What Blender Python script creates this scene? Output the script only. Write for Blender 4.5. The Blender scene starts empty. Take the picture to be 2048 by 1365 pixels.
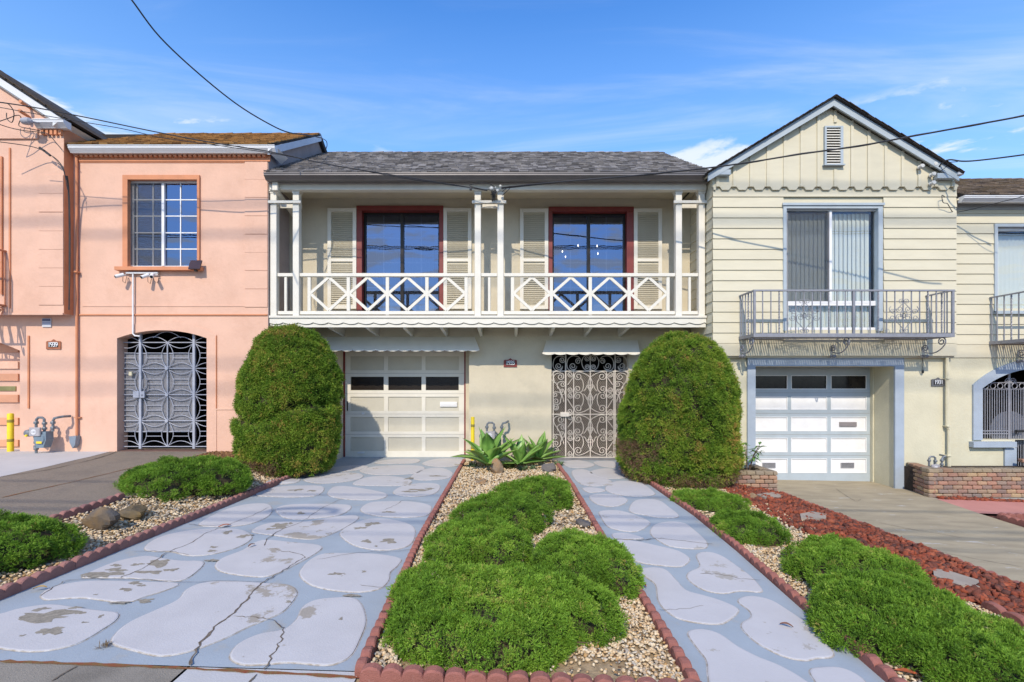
import bpy, math, random
import numpy as np
from mathutils import Vector, Matrix
random.seed(7); rng = np.random.default_rng(11)
sc = bpy.context.scene
# ---------------------------------------------------------------- camera
F = 950.0; CX = 1024.0; CY = 765.0; H = 1.5          # photograph's pixels: focal length, vanishing point; eye height
cam_d = bpy.data.cameras.new("camera"); cam = bpy.data.objects.new("camera", cam_d)
sc.collection.objects.link(cam); sc.camera = cam
cam.location = (0, 0, H); cam.rotation_euler = (math.radians(90), 0, 0)
cam_d.sensor_width = 36; cam_d.lens = 36*F/2048; cam_d.shift_y = (CY-682.5)/2048
cam_d.clip_start = 0.05; cam_d.clip_end = 3000
# ---------------------------------------------------------------- sky and sun
SUN = Vector((0.19, 1.0, -0.86)).normalized()         # the way sunlight travels
EL = math.asin(-SUN.z); ROT = math.atan2(-SUN.x, -SUN.y)
w = bpy.data.worlds.new("World"); sc.world = w; w.use_nodes = True
nt = w.node_tree; N = nt.nodes; L = nt.links; N.clear()
out = N.new('ShaderNodeOutputWorld'); bg = N.new('ShaderNodeBackground')
sky = N.new('ShaderNodeTexSky'); sky.sky_type = 'NISHITA'; sky.sun_disc = False
sky.sun_elevation = EL; sky.sun_rotation = ROT; sky.air_density = 1.0; sky.dust_density = 0.3; sky.ozone_density = 3.0
bg.inputs['Strength'].default_value = 0.15
hsv = N.new('ShaderNodeHueSaturation'); hsv.inputs['Saturation'].default_value = 1.27; hsv.inputs['Value'].default_value = 2.0
hsv.inputs['Hue'].default_value = 0.507
L.new(sky.outputs[0], hsv.inputs['Color'])
tc = N.new('ShaderNodeTexCoord'); sp = N.new('ShaderNodeSeparateXYZ'); L.new(tc.outputs['Generated'], sp.inputs[0])
def wm(op, a, b=None, c=None):
    n = N.new('ShaderNodeMath'); n.operation = op
    for i, v in enumerate((a, b, c)):
        if v is None: continue
        if hasattr(v, 'is_output'): L.new(v, n.inputs[i])
        else: n.inputs[i].default_value = v
    return n.outputs[0]
zc = wm('MAXIMUM', sp.outputs[2], 0.03)
px_ = wm('DIVIDE', sp.outputs[0], zc); py_ = wm('DIVIDE', sp.outputs[1], zc)
cv = N.new('ShaderNodeCombineXYZ'); L.new(px_, cv.inputs[0]); L.new(py_, cv.inputs[1])
def cloud(scale, rot, det, lo, hi, loc, dist=1.2):
    mp = N.new('ShaderNodeMapping'); mp.inputs['Scale'].default_value = scale; mp.inputs['Rotation'].default_value = (0, 0, rot)
    mp.inputs['Location'].default_value = loc
    L.new(cv.outputs[0], mp.inputs[0])
    no = N.new('ShaderNodeTexNoise'); no.inputs['Scale'].default_value = 1; no.inputs['Detail'].default_value = det
    no.inputs['Roughness'].default_value = .58; no.inputs['Distortion'].default_value = dist
    L.new(mp.outputs[0], no.inputs['Vector'])
    mr = N.new('ShaderNodeMapRange'); mr.inputs[1].default_value = lo; mr.inputs[2].default_value = hi; mr.interpolation_type = 'SMOOTHSTEP'
    L.new(no.outputs[0], mr.inputs[0]); return mr.outputs[0]
wisps = cloud((.55, 1.9, 1), .22, 9, .44, .84, (3.1, 1.7, 0))
wisps = wm('MULTIPLY', wisps, .45)
puff = cloud((1.7, 2.1, 1), 0, 7, .50, .60, (5.1, 7.7, 0), .3)
low = N.new('ShaderNodeMapRange'); low.inputs[1].default_value = .445; low.inputs[2].default_value = .41; low.interpolation_type = 'SMOOTHSTEP'
L.new(sp.outputs[2], low.inputs[0])
puff = wm('MULTIPLY', puff, low.outputs[0]); puff = wm('MULTIPLY', puff, .85)
veil = N.new('ShaderNodeMapRange'); veil.inputs[1].default_value = .62; veil.inputs[2].default_value = .10; veil.inputs[4].default_value = .72
L.new(sp.outputs[2], veil.inputs[0])
cm = wm('MAXIMUM', wisps, puff)
mx = N.new('ShaderNodeMixRGB'); L.new(hsv.outputs[0], mx.inputs[1]); mx.inputs[2].default_value = (3.0, 4.9, 7.2, 1); L.new(veil.outputs[0], mx.inputs[0])
mx2 = N.new('ShaderNodeMixRGB'); L.new(mx.outputs[0], mx2.inputs[1]); mx2.inputs[2].default_value = (6.0, 6.4, 6.8, 1); L.new(cm, mx2.inputs[0])
L.new(mx2.outputs[0], bg.inputs[0]); L.new(bg.outputs[0], out.inputs[0])
sd = bpy.data.lights.new("sun", 'SUN'); so = bpy.data.objects.new("sun", sd); sc.collection.objects.link(so)
sd.energy = 4.0; sd.angle = math.radians(0.53); sd.color = (1.0, .885, .72)
so.rotation_euler = SUN.to_track_quat('-Z', 'Y').to_euler(); so.location = (-2, -6, 12)
sc.view_settings.view_transform = 'Standard'; sc.view_settings.look = 'None'
sc.view_settings.exposure = 0.06; sc.view_settings.gamma = 1.0; sc.view_settings.use_curve_mapping = False
sc.cycles.max_bounces = 8; sc.cycles.transparent_max_bounces = 16

# ---------------------------------------------------------------- geometry helpers
def X(px, Y): return (px-CX)/F*Y
def Z(py, Y): return H-(py-CY)/F*Y
def near(x):
    x = np.asarray(x, float)
    return np.where(x < 1, -.03*(x+.8), -.054-.05*(x-1))
FX = [-14, -4.3, -3.4, 2.0, 3.45, 4.3, 6.6, 14]; FZ = [.30, .28, 0, 0, -.12, -.29, -.33, -.6]
def gz(x, y):
    b = np.clip((np.asarray(y, float)-2.46)/5.0, 0, 1)
    return near(np.clip(x, -14, 14))*(1-b)+np.interp(x, FX, FZ)*b
def G(px, py, off=0.0):
    z = 0.0
    for _ in range(12):
        y = F*(H-z)/(py-CY); x = (px-CX)/F*y; z = float(gz(x, y))
    return (x, y, z+off)

def newmesh(name, v, f, smooth=False, tint=None):
    me = bpy.data.meshes.new(name)
    if isinstance(v, np.ndarray):
        v = np.ascontiguousarray(v, dtype=np.float32); f = np.asarray(f, dtype=np.int32)
        me.vertices.add(len(v)); me.vertices.foreach_set('co', v.ravel())
        k = f.shape[1]
        me.loops.add(f.size); me.loops.foreach_set('vertex_index', f.ravel())
        me.polygons.add(len(f)); me.polygons.foreach_set('loop_start', np.arange(0, f.size, k, dtype=np.int32))
        me.update(calc_edges=True)
    else:
        me.from_pydata(v, [], f)
    if tint is not None:
        a = me.attributes.new('tint', 'FLOAT', 'POINT'); a.data.foreach_set('value', np.asarray(tint, np.float32))
    if smooth: me.polygons.foreach_set('use_smooth', [True]*len(me.polygons))
    me.update()
    return me
def link(name, me, m, parent=None, loc=None, kind=None, label=None, rot=None):
    o = bpy.data.objects.new(name, me)
    if m is not None and me is not None and len(me.materials) == 0: me.materials.append(m)
    sc.collection.objects.link(o)
    if loc is not None: o.location = loc
    if rot is not None: o.rotation_euler = rot
    if parent is not None:
        o.parent = parent
        w0 = wloc(parent)
        o.location = Vector(o.location) - w0
    if kind: o['kind'] = kind
    if label: o['label'] = label
    return o
def wloc(o):
    p = Vector((0, 0, 0))
    while o is not None: p = p+o.location; o = o.parent
    return p
def thing(name, loc, label, cat, group=None):
    o = bpy.data.objects.new(name, None); sc.collection.objects.link(o); o.location = loc; o.empty_display_size = .1
    tag(o, label, cat, group); return o
def tag(o, label, cat, group=None):
    o['label'] = label; o['category'] = cat
    if group: o['group'] = group
    return o

class MB:
    def __init__(s): s.v = []; s.f = []; s.t = []; s.tint = 0.0
    def add(s, vs, fs):
        b = len(s.v); s.v += [tuple(map(float, q)) for q in vs]; s.f += [tuple(i+b for i in q) for q in fs]
        s.t += [s.tint]*len(vs); return s
    def box(s, x0, x1, y0, y1, z0, z1):
        return s.add([(x0,y0,z0),(x1,y0,z0),(x1,y1,z0),(x0,y1,z0),(x0,y0,z1),(x1,y0,z1),(x1,y1,z1),(x0,y1,z1)],
            [(0,3,2,1),(4,5,6,7),(0,1,5,4),(1,2,6,5),(2,3,7,6),(3,0,4,7)])
    def cbox(s, x0, x1, y0, y1, z0, z1, c=.004):
        # box with chamfered edges (44 triangles)
        c = min(c, (x1-x0)*.45, (y1-y0)*.45, (z1-z0)*.45)
        vs = []; idx = {}
        for i, (xa, xi) in enumerate(((x0, x0+c), (x1, x1-c))):
            for j, (ya, yi) in enumerate(((y0, y0+c), (y1, y1-c))):
                for k, (za, zi) in enumerate(((z0, z0+c), (z1, z1-c))):
                    for a, p in enumerate(((xa, yi, zi), (xi, ya, zi), (xi, yi, za))):
                        idx[i, j, k, a] = len(vs); vs.append(p)
        fs = []
        for i in (0, 1): fs.append([idx[i,0,0,0], idx[i,1,0,0], idx[i,1,1,0], idx[i,0,1,0]][::(-1 if i == 0 else 1)])
        for j in (0, 1): fs.append([idx[0,j,0,1], idx[1,j,0,1], idx[1,j,1,1], idx[0,j,1,1]][::(1 if j == 0 else -1)])
        for k in (0, 1): fs.append([idx[0,0,k,2], idx[1,0,k,2], idx[1,1,k,2], idx[0,1,k,2]][::(-1 if k == 0 else 1)])
        for i in (0, 1):
            for j in (0, 1):
                fs.append([idx[i,j,0,0], idx[i,j,1,0], idx[i,j,1,1], idx[i,j,0,1]])
                fs.append([idx[i,0,j,0], idx[i,1,j,0], idx[i,1,j,2], idx[i,0,j,2]])
                fs.append([idx[0,i,j,1], idx[1,i,j,1], idx[1,i,j,2], idx[0,i,j,2]])
                for k in (0, 1): fs.append([idx[i,j,k,0], idx[i,j,k,1], idx[i,j,k,2]])
        return s.add(vs, fs)
    def tube(s, pts, r, n=6, closed=False, caps=True, ry=None, r1=None):
        P = [Vector(p) for p in pts]; m = len(P); vs = []; fs = []; up = None
        for i, p in enumerate(P):
            if closed: t = P[(i+1) % m]-P[i-1]
            else: t = P[min(i+1, m-1)]-P[max(i-1, 0)]
            if t.length < 1e-9: t = Vector((0, 0, 1))
            t.normalize()
            if up is None:
                up = Vector((0, 1, 0)) if abs(t.y) < .9 else Vector((1, 0, 0))
            a = up-t*up.dot(t)
            if a.length < 1e-4: a = Vector((1, 0, 0))-t*t.x
            a.normalize(); b = t.cross(a); up = a
            rr = r if r1 is None else r+(r1-r)*i/(m-1)
            for k in range(n):
                an = 2*math.pi*(k+.5)/n
                vs.append(p+a*(math.cos(an)*(ry if ry else rr))+b*(math.sin(an)*rr))
        for i in range(m if closed else m-1):
            for k in range(n):
                j = (i+1) % m
                fs.append((i*n+k, i*n+(k+1) % n, j*n+(k+1) % n, j*n+k))
        if caps and not closed: fs += [tuple(range(n))[::-1], tuple((m-1)*n+k for k in range(n))]
        return s.add(vs, fs)
    def prism(s, poly, y0, y1):        # poly: (x, z) outline, extruded along y
        n = len(poly)
        vs = [(x, y0, z) for x, z in poly]+[(x, y1, z) for x, z in poly]
        fs = [tuple(range(n)), tuple(range(2*n-1, n-1, -1))]+[(i, n+i, n+(i+1) % n, (i+1) % n) for i in range(n)]
        return s.add(vs, fs)
    def prismx(s, poly, x0, x1):       # poly: (y, z) outline, extruded along x
        n = len(poly)
        vs = [(x0, y, z) for y, z in poly]+[(x1, y, z) for y, z in poly]
        fs = [tuple(range(n)), tuple(range(2*n-1, n-1, -1))]+[(i, n+i, n+(i+1) % n, (i+1) % n) for i in range(n)]
        return s.add(vs, fs)
    def lathe(s, prof, cx, cy, n=16, axis='z'):
        vs = []; fs = []; m = len(prof)
        for r, z in prof:
            for k in range(n):
                a = 2*math.pi*k/n
                if axis == 'z': vs.append((cx+r*math.cos(a), cy+r*math.sin(a), z))
                else: vs.append((cx[0]+r*math.cos(a), z, cx[1]+r*math.sin(a)))
        for i in range(m-1):
            for k in range(n): fs.append((i*n+k, i*n+(k+1) % n, (i+1)*n+(k+1) % n, (i+1)*n+k))
        fs += [tuple(range(n))[::-1], tuple((m-1)*n+k for k in range(n))]
        return s.add(vs, fs)
    def build(s, name, m, parent=None, smooth=False, kind=None, label=None, tint=False):
        me = newmesh(name, s.v, s.f, smooth, s.t if tint else None)
        if smooth:
            try: me.set_sharp_from_angle(angle=math.radians(40))
            except Exception: pass
        return link(name, me, m, parent, None, kind, label)
def box(name, m, parent, *b, c=0, **kw):
    q = MB()
    (q.cbox(*b, c) if c else q.box(*b)); return q.build(name, m, parent, **kw)

def wall_holes(x0, x1, z0, z1, y, th, holes, rev=True):
    """front and back skins of a wall with openings and their reveals; holes: (x0,x1,z0,z1)"""
    q = MB(); xs = sorted({x0, x1, *[h[0] for h in holes], *[h[1] for h in holes]}); zs = sorted({z0, z1, *[h[2] for h in holes], *[h[3] for h in holes]})
    xs = [a for a in xs if x0 <= a <= x1]; zs = [a for a in zs if z0 <= a <= z1]
    for i in range(len(xs)-1):
        for j in range(len(zs)-1):
            mx_, mz_ = (xs[i]+xs[i+1])/2, (zs[j]+zs[j+1])/2
            if any(h[0] < mx_ < h[1] and h[2] < mz_ < h[3] for h in holes): continue
            a, b, c_, d = xs[i], xs[i+1], zs[j], zs[j+1]
            q.add([(a, y, c_), (b, y, c_), (b, y, d), (a, y, d)], [(0, 1, 2, 3)])
            q.add([(a, y+th, c_), (b, y+th, c_), (b, y+th, d), (a, y+th, d)], [(3, 2, 1, 0)])
    for h in holes:
        a, b, c_, d = h[:4]
        q.add([(a,y,c_),(a,y+th,c_),(a,y+th,d),(a,y,d)], [(0,1,2,3)]); q.add([(b,y,c_),(b,y+th,c_),(b,y+th,d),(b,y,d)], [(3,2,1,0)])
        q.add([(a,y,c_),(b,y,c_),(b,y+th,c_),(a,y+th,c_)], [(0,1,2,3)]); q.add([(a,y,d),(b,y,d),(b,y+th,d),(a,y+th,d)], [(3,2,1,0)])
    return q
def arch_fill(q, x0, x1, zs, zt, y, th, n=20):
    """spandrel between a flat segmental arch (spring zs, crown zt) and the square head of a hole"""
    w_ = (x1-x0)/2; r = (w_*w_+(zt-zs)**2)/(2*(zt-zs)); cx_ = (x0+x1)/2; cz_ = zt-r
    pts = []
    for i in range(n+1):
        xx = x0+(x1-x0)*i/n; pts.append((xx, cz_+math.sqrt(max(r*r-(xx-cx_)**2, 0))))
    for i in range(n):
        (a, za), (b, zb) = pts[i], pts[i+1]
        q.add([(a,y,za),(b,y,zb),(b,y,zt),(a,y,zt)], [(0,1,2,3)])
        q.add([(a,y,za),(b,y,zb),(b,y+th,zb),(a,y+th,za)], [(3,2,1,0)])
    return pts
def catmull(P, closed=True, k=6):
    n = len(P); o = []
    for i in range(n if closed else n-1):
        g = (lambda j: P[j % n]) if closed else (lambda j: P[min(max(j, 0), n-1)])
        p0, p1, p2, p3 = [np.array(g(i+d), float) for d in (-1, 0, 1, 2)]
        for t in np.arange(k)/k:
            o.append(.5*((2*p1)+(p2-p0)*t+(2*p0-5*p1+4*p2-p3)*t*t+(3*p1-p0-3*p2+p3)*t**3))
    if not closed: o.append(np.array(P[-1], float))
    return o
def spiral(p, th, side, r, turns=1.3, step=.5):
    """polyline that starts at p heading th and curls to one side with a shrinking radius"""
    out_ = [p]; ang = 0; x, z = p
    while ang < turns*2*math.pi:
        rr = r*(1-.78*ang/(turns*2*math.pi)); d = step
        x += math.cos(th+side*d/2)*rr*d; z += math.sin(th+side*d/2)*rr*d; th += side*d; ang += d; out_.append((x, z))
    return out_
def scroll(p0, p1, bulge, r0, r1, s0=None, s1=None, t0=1.25, t1=1.25, n=8):
    """2-D scroll: arc p0->p1 with sideways bulge and a curl at each end. s: +1 left, -1 right of travel"""
    p0 = np.array(p0, float); p1 = np.array(p1, float); d = p1-p0; nr = np.array((-d[1], d[0]))
    c = (p0+p1)/2+nr*bulge*2
    arc = [tuple((1-t)**2*p0+2*t*(1-t)*c+t*t*p1) for t in np.linspace(0, 1, n)]
    a0 = math.atan2(*(p0-c)[::-1]); a1 = math.atan2(*(p1-c)[::-1])
    sb = -1 if bulge > 0 else 1
    s1 = sb if s1 is None else s1; s0 = -sb if s0 is None else s0
    A = spiral(tuple(p0), a0, s0, r0, t0)[::-1] if r0 else [tuple(p0)]
    B = spiral(tuple(p1), a1, s1, r1, t1) if r1 else [tuple(p1)]
    return A[:-1]+arc+B[1:]

# ---------------------------------------------------------------- materials
MATS = {}
def mat(name, col, rough=.8, var=.12, scale=6, bump=.0, bscale=60, metal=0, col2=None, rnd=0, dirt=0, dcol=(.12,.1,.08), spec=.5, coarse=0, streak=None, attr=False, thr=.6, dw=.12, big=0):
    """procedural paint/stone/metal: fine and coarse colour variation, optional stains, optional bump"""
    if name in MATS: return MATS[name]
    m = bpy.data.materials.new(name); m.use_nodes = True; t = m.node_tree; n = t.nodes; l = t.links
    b = n['Principled BSDF']; b.inputs['Roughness'].default_value = rough; b.inputs['Metallic'].default_value = metal
    b.inputs['Specular IOR Level'].default_value = spec
    tcn = n.new('ShaderNodeTexCoord'); vec = tcn.outputs['Object']
    if streak:
        mp = n.new('ShaderNodeMapping'); mp.inputs['Scale'].default_value = streak; l.new(vec, mp.inputs[0]); vs_ = mp.outputs[0]
    else: vs_ = vec
    def noise(s, d, v=vs_, r=.6):
        q = n.new('ShaderNodeTexNoise'); q.inputs['Scale'].default_value = s; q.inputs['Detail'].default_value = d; q.inputs['Roughness'].default_value = r
        l.new(v, q.inputs['Vector']); return q.outputs[0]
    c2 = col2 if col2 else tuple(max(0, c*(1-var*2)) for c in col)
    mixn = n.new('ShaderNodeMixRGB'); mixn.inputs[1].default_value = (*col, 1); mixn.inputs[2].default_value = (*c2, 1)
    mr = n.new('ShaderNodeMapRange'); mr.inputs[1].default_value = .35; mr.inputs[2].default_value = .7
    l.new(noise(scale, 6), mr.inputs[0]); fac = mr.outputs[0]
    if rnd or attr:
        oi = n.new('ShaderNodeObjectInfo'); at = n.new('ShaderNodeAttribute'); at.attribute_name = 'tint'
        ad = n.new('ShaderNodeMath'); ad.operation = 'ADD'; l.new(oi.outputs['Random'], ad.inputs[0]); l.new(at.outputs['Fac'], ad.inputs[1])
        fr = n.new('ShaderNodeMath'); fr.operation = 'FRACT'; l.new(ad.outputs[0], fr.inputs[0])
        mm = n.new('ShaderNodeMath'); mm.operation = 'MULTIPLY_ADD'; l.new(fr.outputs[0], mm.inputs[0]); mm.inputs[1].default_value = rnd
        m2 = n.new('ShaderNodeMath'); m2.operation = 'MULTIPLY'; l.new(fac, m2.inputs[0]); m2.inputs[1].default_value = 1-rnd
        l.new(m2.outputs[0], mm.inputs[2]); fac = mm.outputs[0]
        m.node_tree['_fr'] = 1; MATS[name+'_fr'] = fr
    l.new(fac, mixn.inputs[0]); cur = mixn.outputs[0]
    if dirt:
        dn = n.new('ShaderNodeMixRGB'); dn.inputs[2].default_value = (*dcol, 1)
        dr = n.new('ShaderNodeMapRange'); dr.inputs[1].default_value = thr; dr.inputs[2].default_value = thr+dw; dr.inputs[4].default_value = dirt
        nz_ = noise(coarse or scale*.35, 8, r=.7)
        if big:
            ma = n.new('ShaderNodeMath'); ma.operation = 'MULTIPLY_ADD'; l.new(noise(big, 2), ma.inputs[0]); ma.inputs[1].default_value = .9; 
            m3 = n.new('ShaderNodeMath'); m3.operation = 'ADD'; l.new(nz_, m3.inputs[0]); m3.inputs[1].default_value = -.45; l.new(m3.outputs[0], ma.inputs[2]); nz_ = ma.outputs[0]
        l.new(nz_, dr.inputs[0]); l.new(dr.outputs[0], dn.inputs[0]); l.new(cur, dn.inputs[1]); cur = dn.outputs[0]
    l.new(cur, b.inputs['Base Color'])
    if bump:
        bn = n.new('ShaderNodeBump'); bn.inputs['Strength'].default_value = bump; bn.inputs['Distance'].default_value = .01
        l.new(noise(bscale, 6, vec, .65), bn.inputs['Height']); l.new(bn.outputs[0], b.inputs['Normal'])
    MATS[name] = m; return m
def ramp_mat(name, stops, rough=.85, bump=0, bscale=80, spec=.3, transl=0):
    """colour picked per piece from a ramp by object random + tint attribute"""
    m = bpy.data.materials.new(name); m.use_nodes = True; t = m.node_tree; n = t.nodes; l = t.links
    b = n['Principled BSDF']; b.inputs['Roughness'].default_value = rough; b.inputs['Specular IOR Level'].default_value = spec
    oi = n.new('ShaderNodeObjectInfo'); at = n.new('ShaderNodeAttribute'); at.attribute_name = 'tint'
    ad = n.new('ShaderNodeMath'); ad.operation = 'ADD'; l.new(oi.outputs['Random'], ad.inputs[0]); l.new(at.outputs['Fac'], ad.inputs[1])
    if transl: ad.inputs[0].default_value = 0; l.remove(ad.inputs[0].links[0])
    fr = n.new('ShaderNodeMath'); fr.operation = 'FRACT'; l.new(ad.outputs[0], fr.inputs[0])
    cr = n.new('ShaderNodeValToRGB'); e = cr.color_ramp.elements
    while len(e) < len(stops): e.new(.5)
    for i, (p, c) in enumerate(stops): e[i].position = p; e[i].color = (*c, 1)
    l.new(fr.outputs[0], cr.inputs[0])
    tcn = n.new('ShaderNodeTexCoord'); no = n.new('ShaderNodeTexNoise'); no.inputs['Scale'].default_value = bscale; no.inputs['Detail'].default_value = 5
    l.new(tcn.outputs['Object'], no.inputs['Vector'])
    mr = n.new('ShaderNodeMapRange'); mr.inputs[1].default_value = .3; mr.inputs[2].default_value = .7; mr.inputs[3].default_value = .8; mr.inputs[4].default_value = 1.15
    l.new(no.outputs[0], mr.inputs[0])
    mu = n.new('ShaderNodeMixRGB'); mu.blend_type = 'MULTIPLY'; mu.inputs[0].default_value = 1; l.new(cr.outputs[0], mu.inputs[1]); l.new(mr.outputs[0], mu.inputs[2])
    l.new(mu.outputs[0], b.inputs['Base Color'])
    if bump:
        bn = n.new('ShaderNodeBump'); bn.inputs['Strength'].default_value = bump; bn.inputs['Distance'].default_value = .005
        l.new(no.outputs[0], bn.inputs['Height']); l.new(bn.outputs[0], b.inputs['Normal'])
    if transl:
        tr = n.new('ShaderNodeBsdfTranslucent'); l.new(mu.outputs[0], tr.inputs[0])
        ms = n.new('ShaderNodeMixShader'); ms.inputs[0].default_value = transl; l.new(b.outputs[0], ms.inputs[1]); l.new(tr.outputs[0], ms.inputs[2])
        l.new(ms.outputs[0], n['Material Output'].inputs[0])
    MATS[name] = m; return m
def glass_mat(name, refl=.35, tint=(.75,.8,.85), gcol=(.85,.92,1)):
    m = bpy.data.materials.new(name); m.use_nodes = True; t = m.node_tree; n = t.nodes; l = t.links; n.remove(n['Principled BSDF'])
    gl = n.new('ShaderNodeBsdfGlossy'); gl.inputs['Roughness'].default_value = .01; gl.inputs[0].default_value = (*gcol, 1)
    tr = n.new('ShaderNodeBsdfTransparent'); tr.inputs[0].default_value = (*tint, 1)
    fz = n.new('ShaderNodeFresnel'); fz.inputs[0].default_value = 1.45
    mr = n.new('ShaderNodeMapRange'); mr.inputs[1].default_value = .03; mr.inputs[3].default_value = refl; l.new(fz.outputs[0], mr.inputs[0])
    ge = n.new('ShaderNodeNewGeometry'); fb = n.new('ShaderNodeMath'); fb.operation = 'MULTIPLY_ADD'; l.new(ge.outputs['Backfacing'], fb.inputs[0]); fb.inputs[1].default_value = -1; fb.inputs[2].default_value = 1
    fm = n.new('ShaderNodeMath'); fm.operation = 'MULTIPLY'; l.new(mr.outputs[0], fm.inputs[0]); l.new(fb.outputs[0], fm.inputs[1])
    tcn = n.new('ShaderNodeTexCoord'); no = n.new('ShaderNodeTexNoise'); no.inputs['Scale'].default_value = 1.6; l.new(tcn.outputs['Object'], no.inputs['Vector'])
    bn = n.new('ShaderNodeBump'); bn.inputs['Strength'].default_value = .04; bn.inputs['Distance'].default_value = .03; l.new(no.outputs[0], bn.inputs['Height']); l.new(bn.outputs[0], gl.inputs['Normal'])
    ms = n.new('ShaderNodeMixShader'); l.new(fm.outputs[0], ms.inputs[0]); l.new(tr.outputs[0], ms.inputs[1]); l.new(gl.outputs[0], ms.inputs[2])
    l.new(ms.outputs[0], n['Material Output'].inputs[0]); MATS[name] = m; return m

M_orange = mat('peach_stucco', (.70,.44,.325), .92, .05, 2.5, .5, 22, dirt=.22, dcol=(.50,.28,.19), coarse=1.3, thr=.52)
M_otrim = mat('orange_trim_paint', (.62,.255,.125), .75, .08, 5, .1, 50)
M_cream = mat('grey_cream_stucco', (.57,.51,.385), .92, .05, 3, .5, 24, dirt=.2, dcol=(.42,.39,.31), coarse=1.5, thr=.53)
M_yell = mat('pale_yellow_stucco', (.60,.565,.415), .92, .05, 3, .5, 28, dirt=.2, dcol=(.5,.45,.3), coarse=1.7, thr=.53)
M_board = mat('pale_yellow_board_paint', (.62,.575,.43), .7, .06, 4, .12, 70, rnd=.35, dirt=.3, dcol=(.5,.42,.25), coarse=5, thr=.66, streak=(.5,1,2.5))
M_white = mat('white_paint', (.69,.66,.575), .55, .04, 5, .05, 60, dirt=.15, dcol=(.5,.5,.46), coarse=3)
M_bwhite = mat('bright_white_paint', (.76,.76,.76), .5, .05, 5, .04, 60, dirt=.25, dcol=(.55,.54,.52), coarse=3)
M_beige = mat('beige_panel_paint', (.53,.50,.41), .6, .04, 4, .05, 40)
M_louv = mat('beige_louver_paint', (.52,.475,.36), .65, .06, 6)
M_red = mat('dark_red_paint', (.20,.028,.022), .5, .1, 8)
M_blue = mat('blue_grey_paint', (.39,.45,.49), .65, .05, 5, .05, 60)
M_bluest = mat('blue_grey_stucco', (.35,.41,.48), .85, .06, 5, .35, 30)
M_gutterb = mat('grey_brown_metal', (.17,.155,.15), .4, .08, 5, metal=.3)
M_gutterw = mat('white_gutter_metal', (.68,.69,.70), .4, .04, 5)
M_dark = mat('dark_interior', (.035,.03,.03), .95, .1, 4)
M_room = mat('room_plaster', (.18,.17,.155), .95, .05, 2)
M_frame = mat('dark_bronze_frame', (.022,.018,.016), .35, .1, 8, metal=.4)
M_glass = glass_mat('window_glass', .27, (.60,.63,.68), (.55,.68,1))
M_glassc = glass_mat('clear_window_glass', .11, (.95,.96,.96), (.7,.8,1))
M_iron = mat('grey_iron_paint', (.28,.285,.315), .5, .1, 20, metal=.2)
M_wiron = mat('cream_iron_paint', (.62,.57,.50), .5, .08, 25, dirt=.25, dcol=(.4,.25,.15), coarse=14, thr=.68)
M_biron = mat('pale_blue_iron_paint', (.37,.39,.45), .45, .08, 20)
M_oiron = mat('orange_iron_paint', (.55,.22,.11), .6, .1, 20)
M_yellow = mat('yellow_paint', (.80,.60,.02), .5, .06, 8, dirt=.5, dcol=(.35,.28,.06), coarse=9, thr=.62)
M_metal = mat('grey_meter_metal', (.20,.22,.24), .5, .15, 14, metal=.3, dirt=.3, dcol=(.12,.11,.1), coarse=10)
M_meter = mat('blue_grey_meter_paint', (.17,.23,.28), .5, .1, 10)
M_black = mat('black_rubber', (.015,.015,.016), .6, .1, 20)
M_wire = mat('grey_black_cable', (.035,.035,.037), .6, .2, 20)
M_lampc = mat('porcelain', (.62,.62,.58), .3, .1, 20)
M_mesh = mat('security_mesh_metal', (.40,.34,.28), .5, .1, 30)
M_curt = mat('sheer_curtain', (.55,.57,.60), .9, .2, 9, streak=(14,1,.4))
M_blind = mat('pale_green_blind_fabric', (.66,.69,.62), .8, .05, 5, rnd=.2)
M_blindd = mat('grey_blind_fabric', (.40,.41,.38), .8, .05, 5, rnd=.2)
M_edge = mat('red_edging_concrete', (.33,.125,.095), .92, .2, 9, .5, 120, rnd=.25, dirt=.45, dcol=(.42,.26,.22), coarse=16, thr=.58)
M_edgep = mat('pink_edging_concrete', (.33,.155,.13), .92, .2, 9, .5, 120, rnd=.25, dirt=.4, dcol=(.22,.13,.12), coarse=12, thr=.58)
M_rshing = ramp_mat('grey_shingle', [(0,(.11,.105,.105)),(.35,(.19,.18,.18)),(.7,(.27,.255,.25)),(.9,(.34,.32,.31)),(1,(.16,.15,.145))], .95, .6, 120)
M_oshing = ramp_mat('brown_shingle', [(0,(.14,.07,.03)),(.35,(.32,.17,.06)),(.7,(.46,.26,.10)),(1,(.22,.12,.05))], .95, .6, 120)
M_bshing = ramp_mat('dark_brown_shingle', [(0,(.10,.075,.055)),(.4,(.17,.13,.09)),(.75,(.24,.18,.13)),(1,(.12,.09,.07))], .95, .6, 120)
M_dbrown = ramp_mat('dark_edge_shingle', [(0,(.045,.032,.022)),(.5,(.08,.058,.04)),(1,(.06,.045,.03))], .95, .5, 90)
M_darkroof = mat('roof_underlay', (.035,.03,.028), .95, .1, 10)
M_brick = ramp_mat('planter_brick_mix', [(0,(.30,.24,.17)),(.2,(.34,.17,.11)),(.4,(.20,.16,.14)),(.6,(.36,.20,.14)),(.8,(.40,.29,.17)),(1,(.22,.17,.15))], .9, .8, 60)
M_brickc = ramp_mat('planter_cap_brick', [(0,(.27,.22,.14)),(.5,(.30,.24,.17)),(.85,(.20,.17,.13)),(1,(.36,.18,.10))], .9, .8, 60)
M_concb = mat('grey_concrete_base', (.36,.34,.30), .9, .12, 8, .3, 60)
M_soil = mat('dark_soil', (.055,.038,.026), .98, .3, 14, .8, 60)
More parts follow.
